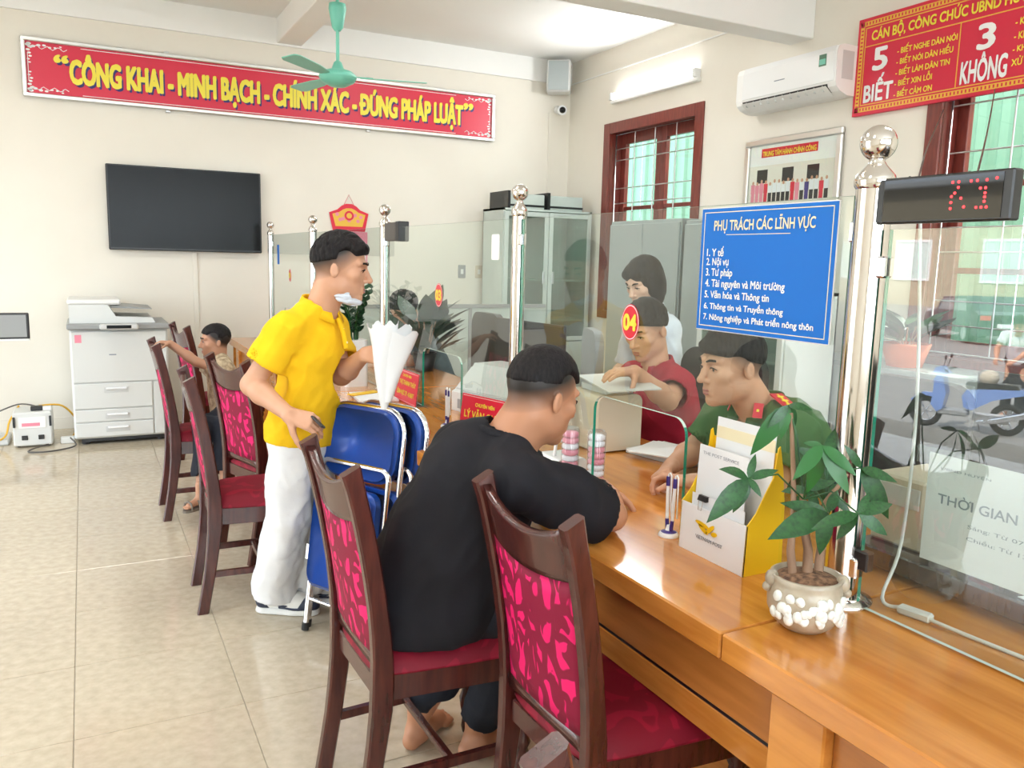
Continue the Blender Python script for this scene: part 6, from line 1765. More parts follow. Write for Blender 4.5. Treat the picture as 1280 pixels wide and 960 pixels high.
def garment(root, base, name, mt, J, h=0.007, hem=0.0, hw=0.16, q=0.68, chestw=0.17, sleeve=0.6, slr=0.068, slr2=0.075, folds=0.006, neck_r=0.062, seed=1, belly=0.0, back=0.0, hemn=None, freq=22, cuff=True, hemw=None):
    pel, neck = A(J['pel']), A(J['neck'])
    f = nrm(J['fwd'])
    up = nrm(neck - pel)
    hemp = pel - up * hem
    pts = [hemp, neck, J['rsh'], J['lsh'], J['rel'], J['lel']]
    g = G(*bounds(*pts, m=hw + 0.06), h)
    w1 = lerp(pel, neck, 0.33) + f * belly - f * back; w2 = lerp(pel, neck, 0.68) - f * back * 0.6
    g.chain([hemp - up * 0.05, pel, w1, w2], [(hemw or hw), (hemw or hw), hw, chestw], 0.03, fl=f, q=q)
    g.cone(w2, lerp(neck, w2, 0.22), chestw * 0.93, 0.075, 0.04, fl=f, q=q)
    for s in 'rl':
        sh, el = A(J[s + 'sh']), A(J[s + 'el'])
        g.cone(lerp(neck, sh, 0.2) - A([0, 0, 0.005]), sh, 0.052, 0.062, 0.03)
        g.cone(lerp(w2, sh, 0.3), sh, 0.07, 0.062, 0.03)
        e = lerp(sh, el, sleeve + 0.12)
        g.cone(sh, e, slr, slr2, 0.025)
    g.wave(folds, freq, seed, (1, 1, 0.55)); g.wave(folds * 0.4, freq * 2.4, seed + 9, (1, 1, 0.6))
    for s in 'rl':
        sh, el = A(J[s + 'sh']), A(J[s + 'el']); d = nrm(el - sh); e = lerp(sh, el, sleeve)
        g.cut(e, d, e + d * 0.075, 0.125 if cuff else 0.12)
        g.cone(e - d * 0.02, e + d * 0.04, slr2 - 0.012, slr2 - 0.010, 0, 's')
    hn = -up if hemn is None else nrm(hemn)
    g.cut(hemp, hn, hemp + hn * 0.12, 0.32)
    g.cone(neck - up * 0.005, neck + up * 0.12 + f * 0.02, neck_r, neck_r + 0.02, 0.004, 's')
    return skin_mesh(name, [g], mt, root, base)

def trousers(root, base, mt, J, thigh=0.095, knee=0.078, hem=0.075, hemz=0.0, hipw=0.155, h=0.009, folds=0.006, seed=3, name='trousers', q=0.7, split=0.09):
    pel = A(J['pel']); f = nrm(J['fwd']); r = nrm(np.cross(f, [0, 0, 1]))
    g = G(*bounds(pel, J['rkn'], J['lkn'], J['ran'], J['lan'], m=0.2), h)
    g.cone(pel + A([0, 0, 0.05]), pel - A([0, 0, 0.03]), hipw, hipw, 0.03, fl=f, q=q)
    for s, sg in (('r', 1), ('l', -1)):
        hip = pel + r * sg * split - A([0, 0, 0.02]); kn, an = A(J[s + 'kn']), A(J[s + 'an'])
        g.cone(hip, kn, thigh, knee, 0.03); g.cone(kn, an + (kn - an) * hemz, knee, hem, 0.02)
    g.wave(folds, 24, seed, (1, 1, 0.5)); g.wave(folds * 0.4, 60, seed + 5, (1, 1, 0.5))
    for s in 'rl':
        kn, an = A(J[s + 'kn']), A(J[s + 'an']); d = nrm(an - kn); e = an + (kn - an) * hemz
        g.cut(e, d, e + d * 0.09, 0.16)
    top = pel + A([0, 0, 0.11]); g.cut(top, [0, 0, 1], top + A([0, 0, 0.15]), 0.26)
    return skin_mesh(name, [g], mt, root, base)

def make_person(name, label, base, J, skin, hc, hf, hs=1.0, hup=(0, 0, 1), stub=None, arms=('r', 'l'), hands=None, hair=None, h_head=0.0032, h_arm=0.0034, neck_r=0.056, armk=1.0, feet=False, footk=1.0, face=True, look=(0, 0), torso_k=1.0, L_hand=0.18, eyes=True, brow=0.0045, group=None):
    root = thing(name, label, 'person', base, group=group)
    B = frame(hf, hup); hc = A(hc)
    gh = G(hc - 0.17 * hs - A([0, 0, 0.09]), hc + 0.17 * hs, h_head)
    W = head_sdf(gh, hc, B, hs, A(J['neck']) - A([0, 0, 0.04]), neck_r)
    gh.cone(lerp(J['neck'], J['rsh'], 0.28) - A([0, 0, 0.03]), lerp(J['neck'], J['lsh'], 0.28) - A([0, 0, 0.03]), 0.045 * torso_k, 0.045 * torso_k, 0.03)
    pieces = [gh, body_torso(J, torso_k)]
    for s in arms:
        sg = 1 if s == 'r' else -1
        hd = hands[s]
        kw = dict(hd); d, n = kw.pop('d'), kw.pop('n')
        # thumb side: right hand -> cross(d, n) * +1 points to the thumb when the palm faces n
        pieces.append(arm_piece(J[s + 'sh'], J[s + 'el'], J[s + 'wr'], d, n, -sg if 'side' not in kw else kw.pop('side'), h_arm, L_hand, 0.047 * armk, 0.038 * armk, 0.0265 * armk, **kw))
    if feet:
        for s in 'rl': pieces.append(foot_piece(J[s + 'an'], J[s + 'toe'], footk))
    attr = stub_fn(hc, B, hs, **(stub or {})) if stub is not None else (lambda P: np.zeros(len(P)))
    skin_mesh('body', pieces, skin, root, base, attr)
    if face: face_parts(root, base, W, B, hs, look=look, eyes=eyes, brow=brow)
    if hair is not None:
        hk = dict(hair); g = hair_cap(hc, B, hs, **hk)
        skin_mesh('hair', [g], 'hair', root, base)
    return root, B, W

def collar_ring(root, base, mt, J, r=0.066, th=0.008, hgt=0.03, name='collar', open_=0.9, tip=0.055, stripe=None):
    """turned down polo collar: two flaps around the neck"""
    f = nrm(J['fwd']); s_ = nrm(np.cross(f, [0, 0, 1])); n = A(J['neck'])
    m = MB(); vs = []; N_ = 22
    for i in range(N_ + 1):
        a = -PI + open_ * 0.30 + (2 * PI - open_ * 0.60) * i / N_      # 0 = back
        # angle measured from the back
        c, s = math.cos(a + PI), math.sin(a + PI)
        dirv = f * (-math.cos(a)) * -1 * -1 + s_ * math.sin(a)
        fr = max(0.0, -math.cos(a) * -1 if False else (1 - math.cos(a)) / 2)
        o = n + A([0, 0, 0.028 - 0.035 * fr]) - f * 0.004
        p0 = o + dirv * (r * 0.92) + A([0, 0, 0.012])
        p1 = o + dirv * (r * 1.02) + A([0, 0, 0.016])
        p2 = o + dirv * (r * (1.28 + 0.30 * fr ** 3)) - A([0, 0, hgt * (0.6 + 0.5 * fr) + tip * 0.5 * fr ** 4])
        p3 = p2 - dirv * 0.006 - A([0, 0, 0.002])
        for p in (p0, p1, p2, p3): vs.append((p - A(base)).tolist())
    fs = []
    for i in range(N_):
        for k in range(4):
            k2 = (k + 1) % 4
            fs.append((i * 4 + k, i * 4 + k2, i * 4 + 4 + k2, i * 4 + 4 + k))
    fs.append((0, 1, 2, 3)); fs.append((N_ * 4 + 3, N_ * 4 + 2, N_ * 4 + 1, N_ * 4))
    m.add(vs, fs, True); return m.build(name, mt, root)

# ---------------------------------------------------------------- standing man in the yellow polo shirt
base = (0.72, 3.34, 0)
J = dict(pel=(0.755, 3.27, 0.80), neck=(0.820, 3.235, 1.305), rsh=(0.668, 3.145, 1.215), lsh=(0.895, 3.355, 1.205),
         rel=(0.545, 3.185, 1.010), lel=(0.915, 3.27, 1.020), rwr=(0.640, 2.99, 0.925), lwr=(0.955, 3.085, 1.125),
         rkn=(0.690, 3.26, 0.46), lkn=(0.805, 3.34, 0.44), ran=(0.650, 3.395, 0.09), lan=(0.820, 3.44, 0.09), rtoe=(0.80, 3.31, 0), ltoe=(0.98, 3.38, 0), fwd=(0.61, -0.79, 0))
HY = dict(r=dict(d=(0.78, -0.62, -0.25), n=(0.35, 0.5, -0.75), curl=(0.55, 0.6, 0.65, 0.7), thumb=0.4), l=dict(d=(0.45, -0.85, 0.05), n=(0.75, 0.35, -0.45), curl=(0.35, 0.5, 0.6, 0.65), thumb=0.2))
root, B, W = make_person('person', 'standing man in a yellow polo shirt and white trousers holding white papers', base, J, 'skin_warm',
    (0.888, 3.175, 1.452), (0.93, -0.38, -0.12), 1.07, stub=dict(amt=0.85, lo=-0.035, hi=0.035), hands=HY,
    hair=dict(top=0.016, side=-0.001, front=(0.094, 0.064), back=(-0.098, 0.006), spike=0.005, sides=0.026, fringe=[(0.0, 0.064, 0.084, 0.046, 0.026, 0.018)]), L_hand=0.185, look=(0.002, -0.001), torso_k=0.78)
garment(root, base, 'polo_shirt', 'polo_yellow', J, hem=0.035, hw=0.148, q=0.72, chestw=0.150, sleeve=0.62, slr=0.064, slr2=0.078, folds=0.008, seed=4, belly=0.012, hemw=0.166)
collar_ring(root, base, 'polo_yellow', J, 0.064)
f = nrm(J['fwd'])
m = MB(); n0 = A(J['neck']) - A(base)
pts = [n0 + f * 0.088 + A([0.0, 0, -0.045]), n0 + f * 0.112 + A([0, 0, -0.10]), n0 + f * 0.125 + A([0, 0, -0.16])]
m.tube([p.tolist() for p in pts], [0.010, 0.011, 0.011], 6); m.build('placket', 'polo_yellow', root)
for k, t in enumerate((0.35, 0.8)):
    p = lerp(pts[0], pts[2], t) + f * 0.010; m = MB(); m.sphere(p.tolist(), 0.005, 8, 6); m.build('button', 'paper_cream', root)
trousers(root, base, 'trouser_white', J, 0.096, 0.085, 0.090, 0.0, 0.136, folds=0.009, split=0.072)
def shoe(root, base, an, toe, k=1.0):
    an, toe = A(an), A(toe); d = nrm([toe[0] - an[0], toe[1] - an[1], 0]); s_ = np.cross(d, [0, 0, 1]); o = A([an[0], an[1], 0.0])
    h = 0.004
    def up(off):
        g = G(*bounds(o - d * 0.09 * k, o + d * 0.21 * k, o + A([0, 0, 0.11]), m=0.06), h)
        g.cone(o - d * 0.035 * k + A([0, 0, 0.05]), o + A([0, 0, 0.085]), 0.036 * k + off, 0.038 * k + off, 0.02)
        g.cone(o - d * 0.035 * k + A([0, 0, 0.05]), o + d * 0.10 * k + A([0, 0, 0.045]), 0.038 * k + off, 0.040 * k + off, 0.02)
        g.cone(o + A([0, 0, 0.075]), o + d * 0.12 * k + A([0, 0, 0.040]), 0.034 * k + off, 0.036 * k + off, 0.02)
        g.cone(o + d * 0.10 * k + A([0, 0, 0.042]), o + d * 0.165 * k + A([0, 0, 0.036]), 0.041 * k + off, 0.032 * k + off, 0.02)
        g.cut([0, 0, 0.024], [0, 0, -1]); return g
    sh = skin_mesh('shoe', [up(0)], 'shoe_white', root, base)
    g = up(0.002); g.cut(o - d * 0.018 * k + A([0, 0, 0.05]), d * 1.0 + A([0, 0, 0.5])); skin_mesh('heel_panel', [g], 'shoe_navy', sh, (0, 0, 0)).location = (-A(base)).tolist() if False else (0, 0, 0)
    sh.children[-1].data.transform(Matrix.Translation((-A(base)).tolist()))
    g = up(0.002); g.cut(o + d * 0.125 * k + A([0, 0, 0.05]), -d * 1.0 + A([0, 0, 0.6])); c = skin_mesh('toe_panel', [g], 'shoe_navy', sh, base)
    g = up(0.0015); g.cut(o + A([0, 0, 0.040]), (0, 0, 1)); g.cut(o + d * 0.03 * k, -d) ; skin_mesh('side_panel', [g], 'shoe_navy', sh, base)
    m = MB()
    for q in (-1, 1):   # curved check mark on the side
        P_ = [o + d * x * k + s_ * q * 0.0415 * k + A([0, 0, z]) - A(base) for x, z in ((0.085, 0.045), (0.05, 0.041), (0.025, 0.050), (0.015, 0.060))]
        m.tube([p.tolist() for p in P_], [0.002, 0.006, 0.005, 0.002], 6)
    m.build('side_emblem', 'shoe_navy', sh)
    g = G(*bounds(o - d * 0.09 * k, o + d * 0.22 * k, m=0.06), h)
    g.cone(o - d * 0.035 * k, o + d * 0.09 * k, 0.045 * k, 0.045 * k, 0.01); g.cone(o + d * 0.09 * k, o + d * 0.16 * k, 0.047 * k, 0.040 * k, 0.01)
    g.cut([0, 0, 0.028], [0, 0, 1]); g.cut([0, 0, 0.002], [0, 0, -1]); skin_mesh('sole', [g], 'shoe_white', sh, base)
    m = MB()
    for i in range(5):
        c = o + d * (0.055 + 0.016 * i) * k + A([0, 0, 0.097 - 0.0075 * i]) - A(base)
        m.tube([(c - s_ * 0.020 - A([0, 0, 0.006])).tolist(), c.tolist(), (c + s_ * 0.020 - A([0, 0, 0.006])).tolist()], 0.003, 6)
    m.build('laces', 'shoe_white', sh)
shoe(root, base, (0.655, 3.405, 0), J['rtoe'], 1.0); shoe(root, base, (0.83, 3.445, 0), J['ltoe'], 1.0)
# folded face mask under the chin
g = G(*bounds(W((0.0, 0.02, -0.12)), W((0.06, 0.06, -0.08)), m=0.08), 0.003)
g.ell(W((0.018, 0.054, -0.112)), A((0.034, 0.040, 0.014)), frame(B[1], B[2] + B[1] * 0.5), 0); g.ell(W((0.046, 0.022, -0.094)), A((0.010, 0.030, 0.024)), B, 0.012); g.wave(0.0035, 90, 2, (0.4, 0.4, 2.5))
skin_mesh('face_mask', [g], 'mask_cloth', root, base)
# papers in his left hand, phone in the right
pp = thing('paper_bundle', 'white rolled papers held in the left hand of the yellow polo man', 'paper', (1.00, 2.95, 0.90))
m = MB()
def sheet_roll(m, top, bot, r1, r2, a0, a1, n=14, rows=8, seed=0):
    rr = random.Random(seed); vs = []; fs = []
    for lay in (0, 1):
        for j in range(rows + 1):
            t = j / rows; c = Vector(top).lerp(Vector(bot), t); r = r1 + (r2 - r1) * t - lay * 0.0015
            for i in range(n + 1):
                a = a0 + (a1 - a0) * i / n
                w = 1 + 0.10 * math.sin(a * 3 + t * 5 + seed)
                vs.append(c + Vector((r * w * math.cos(a), r * w * math.sin(a) * 0.8, 0.010 * math.sin(i * 1.3 + seed) * (1 - t))))
    nn = (rows + 1) * (n + 1)
    for j in range(rows):
        for i in range(n):
            q = j * (n + 1) + i
            fs.append((q, q + 1, q + n + 2, q + n + 1)); fs.append((nn + q, nn + q + n + 1, nn + q + n + 2, nn + q + 1))
    m.add(vs, fs, True)
sheet_roll(m, (0.015, 0.02, 0.345), (-0.01, 0.0, 0.03), 0.085, 0.012, 2.4, 6.6, seed=1); m.build('sheet', 'paper', pp)
m = MB(); sheet_roll(m, (0.045, 0.0, 0.32), (0.0, -0.01, 0.06), 0.070, 0.014, 2.8, 6.9, seed=2); m.build('sheet', 'paper', pp)
m = MB(); sheet_roll(m, (-0.01, 0.0, 0.36), (0.0, 0.0, 0.10), 0.050, 0.016, 3.2, 6.0, seed=3); m.build('sheet', 'paper', pp)
ph = MB(); ph.box(-0.012, 0.012, -0.036, 0.036, -0.004, 0.004, 0.003)
o = ph.build('phone', 'black', None, (0.728, 2.915, 0.905), (0.5, 0.4, 0.6)); tag(o, 'black phone in the right hand of the yellow polo man', 'phone')

# ---------------------------------------------------------------- seated man in the black t-shirt
base = (0.84, 2.02, 0)
J = dict(pel=(0.815, 2.02, 0.60), neck=(0.965, 1.895, 1.035), rsh=(0.925, 1.735, 0.965), lsh=(0.925, 2.095, 0.965),
         rel=(1.225, 1.765, 0.832), lel=(1.20, 2.13, 0.840), rwr=(1.290, 2.00, 0.815), lwr=(1.36, 2.02, 0.83),
         rkn=(1.065, 1.93, 0.52), lkn=(1.065, 2.14, 0.52), ran=(1.00, 2.11, 0.085), lan=(0.86, 2.235, 0.085), rtoe=(1.14, 2.16, 0), ltoe=(0.99, 2.33, 0), fwd=(1, 0.0, 0))
HB = dict(r=dict(d=(-0.15, 0.95, 0), n=(0.1, 0.0, -1), curl=(0.3, 0.3, 0.35, 0.4)), l=dict(d=(-0.3, -0.75, 0.05), n=(0, 0, -1), curl=(0.3, 0.3, 0.35, 0.4)))
root, B, W = make_person('person', 'seated man in a black t-shirt seen from behind leaning on the counter', base, J, 'skin_tan',
    (1.058, 1.862, 1.148), (0.95, 0.16, -0.26), 1.03, stub=dict(amt=0.95, lo=-0.03, hi=0.045), hands=HB, neck_r=0.066,
    hair=dict(top=0.010, side=-0.002, front=(0.092, 0.056), back=(-0.105, 0.022), spike=0.0015, sides=0.026), feet=True)
garment(root, base, 'tee_shirt', 'tee_black', J, hem=0.115, hw=0.185, q=0.86, chestw=0.178, sleeve=0.84, slr=0.078, slr2=0.085, folds=0.010, seed=11, back=0.025, freq=15, hemw=0.195, hemn=(0, 0, -1), neck_r=0.060)
g = G(*bounds(J['neck'], m=0.12), 0.004); f = nrm(J['fwd'])
for i in range(24):
    a, b = 2 * PI * i / 24, 2 * PI * (i + 1) / 24
    P_ = lambda t: A(J['neck']) + A([0.072 * math.cos(t) + 0.004, 0.078 * math.sin(t), 0.012 - 0.020 * math.cos(t)])
    g.cone(P_(a), P_(b), 0.011, 0.011, 0.004)
skin_mesh('collar', [g], 'tee_black', root, base)
trousers(root, base, 'trouser_dark', J, 0.085, 0.068, 0.060, 0.10, 0.16, seed=8, q=0.85)

# ---------------------------------------------------------------- officer in green
base = (2.28, 1.97, 0)
J = dict(pel=(2.33, 1.96, 0.58), neck=(1.965, 1.995, 1.050), rsh=(1.97, 2.185, 0.975), lsh=(1.94, 1.815, 0.985),
         rel=(1.89, 2.235, 0.850), lel=(1.80, 1.77, 0.845), rwr=(1.72, 2.145, 0.828), lwr=(1.665, 1.965, 0.828),
         rkn=(2.10, 2.10, 0.52), lkn=(2.10, 1.82, 0.52), ran=(2.15, 2.10, 0.09), lan=(2.15, 1.82, 0.09), rtoe=(2.0, 2.10, 0), ltoe=(2.0, 1.82, 0), fwd=(-1, 0.08, 0))
HO = dict(r=dict(d=(-0.80, -0.52, -0.08), n=(0.25, -0.45, -0.8), curl=(0.75, 0.8, 0.85, 0.9), thumb=0.5), l=dict(d=(-0.62, 0.74, 0.02), n=(-0.35, -0.25, -0.9), curl=(0.7, 0.75, 0.8, 0.85), thumb=0.4))
root, B, W = make_person('person', 'officer in a green uniform with red collar tabs resting folded hands on the counter', base, J, 'skin_warm',
    (1.835, 2.010, 1.182), (-0.96, 0.14, -0.10), 1.05, stub=dict(amt=0.9, lo=-0.03, hi=0.04), hands=HO, h_head=0.003, h_arm=0.003,
    hair=dict(top=0.018, side=0.002, front=(0.092, 0.050), back=(-0.098, -0.005), spike=0.003, sides=-0.008, fringe=[(0.01, 0.070, 0.066, 0.050, 0.018, 0.022), (-0.035, 0.064, 0.056, 0.025, 0.018, 0.018)]), feet=False, look=(-0.0015, -0.001))
garment(root, base, 'uniform_shirt', 'uniform_green', J, hem=0.03, hw=0.155, q=0.72, chestw=0.165, sleeve=0.72, slr=0.062, slr2=0.070, folds=0.006, seed=21)
collar_ring(root, base, 'uniform_green', J, 0.064, hgt=0.035, tip=0.06)
trousers(root, base, 'uniform_green', J, 0.085, 0.07, 0.06, 0.0, 0.15)
f = nrm(J['fwd']); sd = nrm(np.cross(f, [0, 0, 1]))   # his right
def patch(c, u, v, w, hh, nm, mt, th=0.003, par=None, off=0.0):
    u, v = nrm(u), nrm(v); n = np.cross(u, v); c = A(c) - A(base) + n * off
    vs = []
    for t in (0, th):
        for (a, b) in ((-1, -1), (1, -1), (1, 1), (-1, 1)): vs.append((c + u * a * w / 2 + v * b * hh / 2 + n * t).tolist())
    m = MB(); m.add(vs, [(3, 2, 1, 0), (4, 5, 6, 7), (0, 1, 5, 4), (1, 2, 6, 5), (2, 3, 7, 6), (3, 0, 4, 7)]); return m.build(nm, mt, par or root)
nk = A(J['neck'])
for sg in (-1, 1):
    tv_ = A([0.25, 0, 1]) ; c0 = nk + f * 0.062 + sd * sg * 0.062 + A([0, 0, -0.008])
    nn = nrm(f * 0.8 + sd * sg * 0.6 + A([0, 0, 0.35])); uu = nrm(np.cross([0, 0, 1], nn)); vv = np.cross(nn, uu)
    t_ = patch(c0 + nn * 0.012, uu, vv, 0.030, 0.048, 'collar_tab', 'red_print'); patch(c0 + nn * 0.0155, uu, vv, 0.008, 0.008, 'tab_star', 'yellow_print', 0.0015, t_)
    c1 = lerp(nk, J['rsh'] if sg > 0 else J['lsh'], 0.62) + A([0, 0, 0.068])
    out = nrm(A(J['rsh'] if sg > 0 else J['lsh']) - nk); nn = nrm(np.cross(out, f) * (1 if np.cross(out, f)[2] > 0 else -1)); fw = nrm(np.cross(nn, out))
    t_ = patch(c1, out, fw, 0.100, 0.046, 'shoulder_board', 'red_print', 0.005); patch(c1 + nn * 0.005, out, fw, 0.085, 0.007, 'gold_stripe', 'yellow_print', 0.0015, t_)
    for q in (-0.025, 0.0, 0.025): patch(c1 + nn * 0.006 + out * q, out, fw, 0.009, 0.022, 'rank_mark', 'yellow_print', 0.0015, t_)

# ---------------------------------------------------------------- man in the maroon polo
base = (2.40, 2.93, 0)
J = dict(pel=(2.40, 2.95, 0.58), neck=(2.235, 2.92, 1.060), rsh=(2.25, 3.10, 0.985), lsh=(2.215, 2.745, 0.995),
         rel=(2.13, 3.18, 0.86), lel=(2.075, 2.625, 0.955), rwr=(1.93, 3.02, 0.83), lwr=(1.885, 2.60, 1.085),
         rkn=(2.12, 3.08, 0.52), lkn=(2.12, 2.80, 0.52), ran=(2.15, 3.08, 0.09), lan=(2.15, 2.80, 0.09), rtoe=(2.0, 3.08, 0), ltoe=(2.0, 2.8, 0), fwd=(-1, -0.1, 0))
HM = dict(r=dict(d=(-0.8, -0.5, 0), n=(0, 0, -1)), l=dict(d=(-0.95, -0.1, 0.02), n=(0, 0.1, -1), curl=(0.2, 0.25, 0.3, 0.3)))
root, B, W = make_person('person', 'seated man in a maroon polo shirt behind the number 04 sticker', base, J, 'skin_warm',
    (2.165, 2.915, 1.215), (-0.90, -0.28, -0.36), 1.04, stub=dict(amt=0.8), hands=HM, h_head=0.0038, h_arm=0.0045,
    hair=dict(h=0.005, top=0.018, side=0.004, front=(0.088, 0.058), back=(-0.098, -0.02), spike=0.004, sides=0.0))
garment(root, base, 'polo_shirt', 'polo_maroon', J, h=0.009, hem=0.05, hw=0.165, q=0.78, chestw=0.165, sleeve=0.66, slr=0.064, slr2=0.074, folds=0.006, seed=31)
collar_ring(root, base, 'polo_maroon', J, 0.064)
m = MB(); n0 = A(J['neck']) - A(base); f = nrm(J['fwd'])
for k in range(2):
    c = n0 + f * (0.112 + 0.01 * k) + A([0, 0, -0.06 - 0.05 * k]); m = MB(); m.sphere(c.tolist(), 0.006, 8, 6); m.build('button', 'paper_cream', root)
trousers(root, base, 'trouser_dark', J, 0.085, 0.07, 0.06, 0.0, 0.15, h=0.012)

# ---------------------------------------------------------------- woman standing behind
base = (2.72, 3.52, 0)
J = dict(pel=(2.74, 3.53, 0.80), neck=(2.600, 3.46, 1.262), rsh=(2.605, 3.615, 1.185), lsh=(2.590, 3.310, 1.180),
         rel=(2.60, 3.68, 0.95), lel=(2.60, 3.25, 0.94), rwr=(2.42, 3.58, 0.86), lwr=(2.44, 3.36, 0.86),
         rkn=(2.74, 3.62, 0.45), lkn=(2.74, 3.44, 0.45), ran=(2.76, 3.62, 0.09), lan=(2.76, 3.44, 0.09), rtoe=(2.6, 3.62, 0), ltoe=(2.6, 3.44, 0), fwd=(-1, -0.05, 0))
HW = dict(r=dict(d=(-0.8, -0.3, -0.4), n=(0, -0.5, -1)), l=dict(d=(-0.8, 0.3, -0.4), n=(0, 0.5, -1)))
def bob(g, W):
    s = 1.0
    g.ell(W((0, -0.045, -0.02)), (0.088, 0.070, 0.105), None, 0.03)
    for q in (-1, 1): g.ell(W((q * 0.072, 0.000, -0.035)), (0.030, 0.048, 0.085), None, 0.03)
root, B, W = make_person('person', 'woman with a dark bob in a pale shirt standing behind the maroon-shirted man', base, J, 'skin_fair',
    (2.535, 3.455, 1.405), (-0.90, -0.16, -0.40), 0.98, hands=HW, h_head=0.004, h_arm=0.006, armk=0.85, torso_k=0.9, hair=None, feet=False)
g = G(A((2.535, 3.455, 1.405)) - 0.2, A((2.535, 3.455, 1.405)) + 0.17, 0.005)
g.ell(W((0, -0.020, 0.042)), (0.088, 0.100, 0.095), B, 0); g.ell(W((0, -0.050, -0.030)), (0.084, 0.066, 0.100), B, 0.03)
for q in (-1, 1): g.ell(W((q * 0.074, -0.005, -0.030)), (0.026, 0.046, 0.090), B, 0.03); g.ell(W((q * 0.040, 0.045, 0.070)), (0.040, 0.036, 0.030), B, 0.02)
g.ell(W((0, 0.085, -0.030)), (0.053, 0.060, 0.082), B, 0.01, 's'); g.wave(0.004, 80, 5, (1, 1, 0.3))
skin_mesh('hair', [g], 'hair', root, base)
garment(root, base, 'shirt', 'shirt_pale', J, h=0.010, hem=0.06, hw=0.135, q=0.75, chestw=0.135, sleeve=0.95, slr=0.050, slr2=0.056, folds=0.007, seed=41, freq=28)
collar_ring(root, base, 'shirt_pale', J, 0.056)
trousers(root, base, 'trouser_dark', J, 0.08, 0.065, 0.07, 0.0, 0.135, h=0.014)

# ---------------------------------------------------------------- little boy on the chair
base = (0.70, 5.10, 0)
J = dict(pel=(0.72, 5.12, 0.565), neck=(0.705, 5.215, 0.855), rsh=(0.690, 5.320, 0.800), lsh=(0.720, 5.115, 0.800),
         rel=(0.58, 5.36, 0.84), lel=(0.560, 5.130, 0.865), rwr=(0.43, 5.24, 0.96), lwr=(0.430, 5.165, 0.975),
         rkn=(0.665, 4.83, 0.53), lkn=(0.555, 4.84, 0.53), ran=(0.65, 4.76, 0.20), lan=(0.520, 4.76, 0.17), rtoe=(0.59, 4.68, 0.14), ltoe=(0.455, 4.71, 0.10), fwd=(-1, -0.15, 0))
HK = dict(r=dict(d=(-0.9, -0.1, 0.15), n=(0, 0, -1), curl=(0.6,) * 4), l=dict(d=(-0.92, 0.05, 0.12), n=(-0.1, 0.1, -1), curl=(0.5, 0.55, 0.6, 0.6)))
root, B, W = make_person('person', 'little boy in a patterned shirt and sandals reaching over a chair back', base, J, 'skin_child',
    (0.690, 5.245, 0.970), (-0.97, 0.02, -0.05), 0.86, stub=dict(amt=0.95, lo=-0.04, hi=0.015, amax=0.98), hands=HK, h_head=0.0045, h_arm=0.0045, neck_r=0.045, armk=0.66, torso_k=0.62, L_hand=0.115, feet=True, footk=0.66,
    hair=dict(h=0.005, top=0.002, side=-0.004, front=(0.088, 0.062), back=(-0.10, 0.0), spike=0.003, sides=0.026))
garment(root, base, 'patterned_shirt', 'shirt_print', J, h=0.008, hem=0.05, hw=0.105, q=0.75, chestw=0.100, sleeve=0.62, slr=0.042, slr2=0.048, folds=0.004, seed=51, neck_r=0.045)
trousers(root, base, 'trouser_dark', J, 0.062, 0.052, 0.048, 0.25, 0.10, h=0.009, name='shorts', split=0.05)
for s in 'rl':
    an, toe = A(J[s + 'an']), A(J[s + 'toe']); d = nrm([toe[0] - an[0], toe[1] - an[1], 0]); sv = np.cross(d, [0, 0, 1]); o_ = A([an[0], an[1], toe[2] - 0.004])
    m = MB(); P_ = []
    for i in range(16):
        a = 2 * PI * i / 16; q_ = o_ + d * (0.045 + 0.075 * math.cos(a)) + sv * 0.032 * math.sin(a) - A(base); P_.append((q_[0], q_[1]))
    z_ = float(o_[2] - base[2]); m.prism(P_, z_ - 0.012, z_, 'z'); sn = m.build('sandal', 'sandal', root)
    for t in (0.03, 0.085):
        c = o_ + d * t - A(base); m = MB(); m.tube([(c - sv * 0.032).tolist(), (c - sv * 0.024 + A([0, 0, 0.035])).tolist(), (c + A([0, 0, 0.045])).tolist(), (c + sv * 0.024 + A([0, 0, 0.035])).tolist(), (c + sv * 0.032).tolist()], 0.006, 6); m.build('strap', 'sandal', sn)

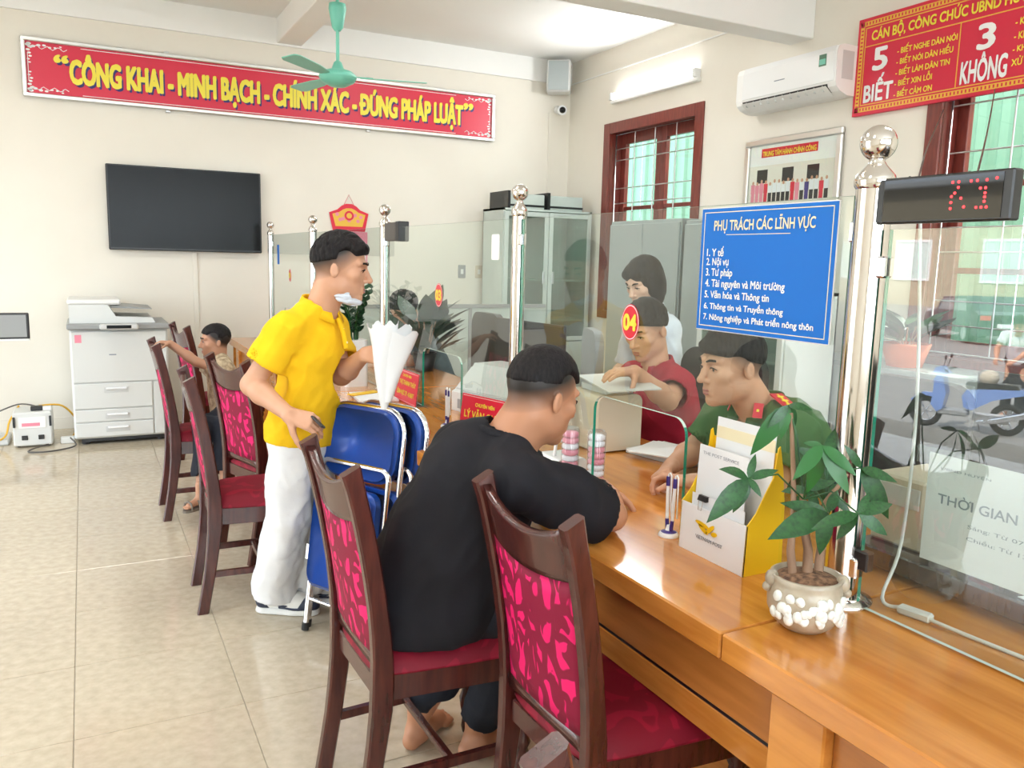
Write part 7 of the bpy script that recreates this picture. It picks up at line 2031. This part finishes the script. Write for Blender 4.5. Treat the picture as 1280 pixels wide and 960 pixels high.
# ---------------------------------------------------------------- clerk far behind pane 03
base = (2.12, 5.36, 0)
J = dict(pel=(2.22, 5.36, 0.58), neck=(2.00, 5.34, 1.015), rsh=(2.02, 5.50, 0.94), lsh=(2.00, 5.18, 0.94),
         rel=(1.93, 5.55, 0.83), lel=(1.90, 5.13, 0.83), rwr=(1.75, 5.42, 0.82), lwr=(1.72, 5.24, 0.82),
         rkn=(2.08, 5.46, 0.52), lkn=(2.08, 5.26, 0.52), ran=(2.1, 5.46, 0.09), lan=(2.1, 5.26, 0.09), rtoe=(2, 5.4, 0), ltoe=(2, 5.2, 0), fwd=(-1, -0.1, 0))
root, B, W = make_person('person', 'far clerk in dark clothes bent over the desk behind pane 03', base, J, 'skin_fair',
    (1.925, 5.325, 1.150), (-0.85, -0.30, -0.50), 1.0, hands=HW, h_head=0.006, h_arm=0.008, hair=dict(h=0.007, top=0.02, side=0.01, front=(0.085, 0.05), back=(-0.098, -0.06), spike=0.006, sides=0.0))
garment(root, base, 'shirt', 'shirt_grey', J, h=0.014, hem=0.05, hw=0.15, q=0.78, chestw=0.15, sleeve=0.95, slr=0.055, slr2=0.060, folds=0.006, seed=61)
trousers(root, base, 'trouser_dark', J, 0.085, 0.07, 0.06, 0.0, 0.15, h=0.016)

# ---------------------------------------------------------------- person outside, mirrored in the right pane
base = (-6.7, 5.75, -0.14)
J = dict(pel=(-6.68, 5.72, 0.78), neck=(-6.50, 5.62, 1.22), rsh=(-6.44, 5.80, 1.15), lsh=(-6.54, 5.46, 1.15),
         rel=(-6.32, 5.84, 0.93), lel=(-6.38, 5.40, 0.93), rwr=(-6.15, 5.72, 0.80), lwr=(-6.2, 5.46, 0.80),
         rkn=(-6.64, 5.82, 0.33), lkn=(-6.70, 5.62, 0.33), ran=(-6.7, 5.84, -0.05), lan=(-6.74, 5.64, -0.05), rtoe=(-6.55, 5.8, -0.14), ltoe=(-6.6, 5.6, -0.14), fwd=(0.95, -0.3, 0))
root, B, W = make_person('person', 'person in a white shirt beside the scooter in the yard, mirrored in the glass', base, J, 'skin_warm',
    (-6.40, 5.58, 1.34), (0.85, -0.25, -0.45), 1.02, hands=dict(r=dict(d=(0.8, -0.3, -0.4), n=(0, -0.5, -1)), l=dict(d=(0.8, 0.3, -0.4), n=(0, 0.5, -1))), h_head=0.006, h_arm=0.008, hair=dict(h=0.007, top=0.02, side=0.01, front=(0.085, 0.05), back=(-0.098, -0.06), spike=0.006, sides=0.0), feet=True)
garment(root, base, 'shirt', 'trouser_white', J, h=0.014, hem=0.05, hw=0.155, q=0.75, chestw=0.15, sleeve=0.6, slr=0.06, slr2=0.07, folds=0.006, seed=71)
trousers(root, base, 'trouser_dark', J, 0.09, 0.075, 0.07, 0.0, 0.15, h=0.016)
root.location = (base[0] - 3.38, base[1] + 2.05, -0.75)
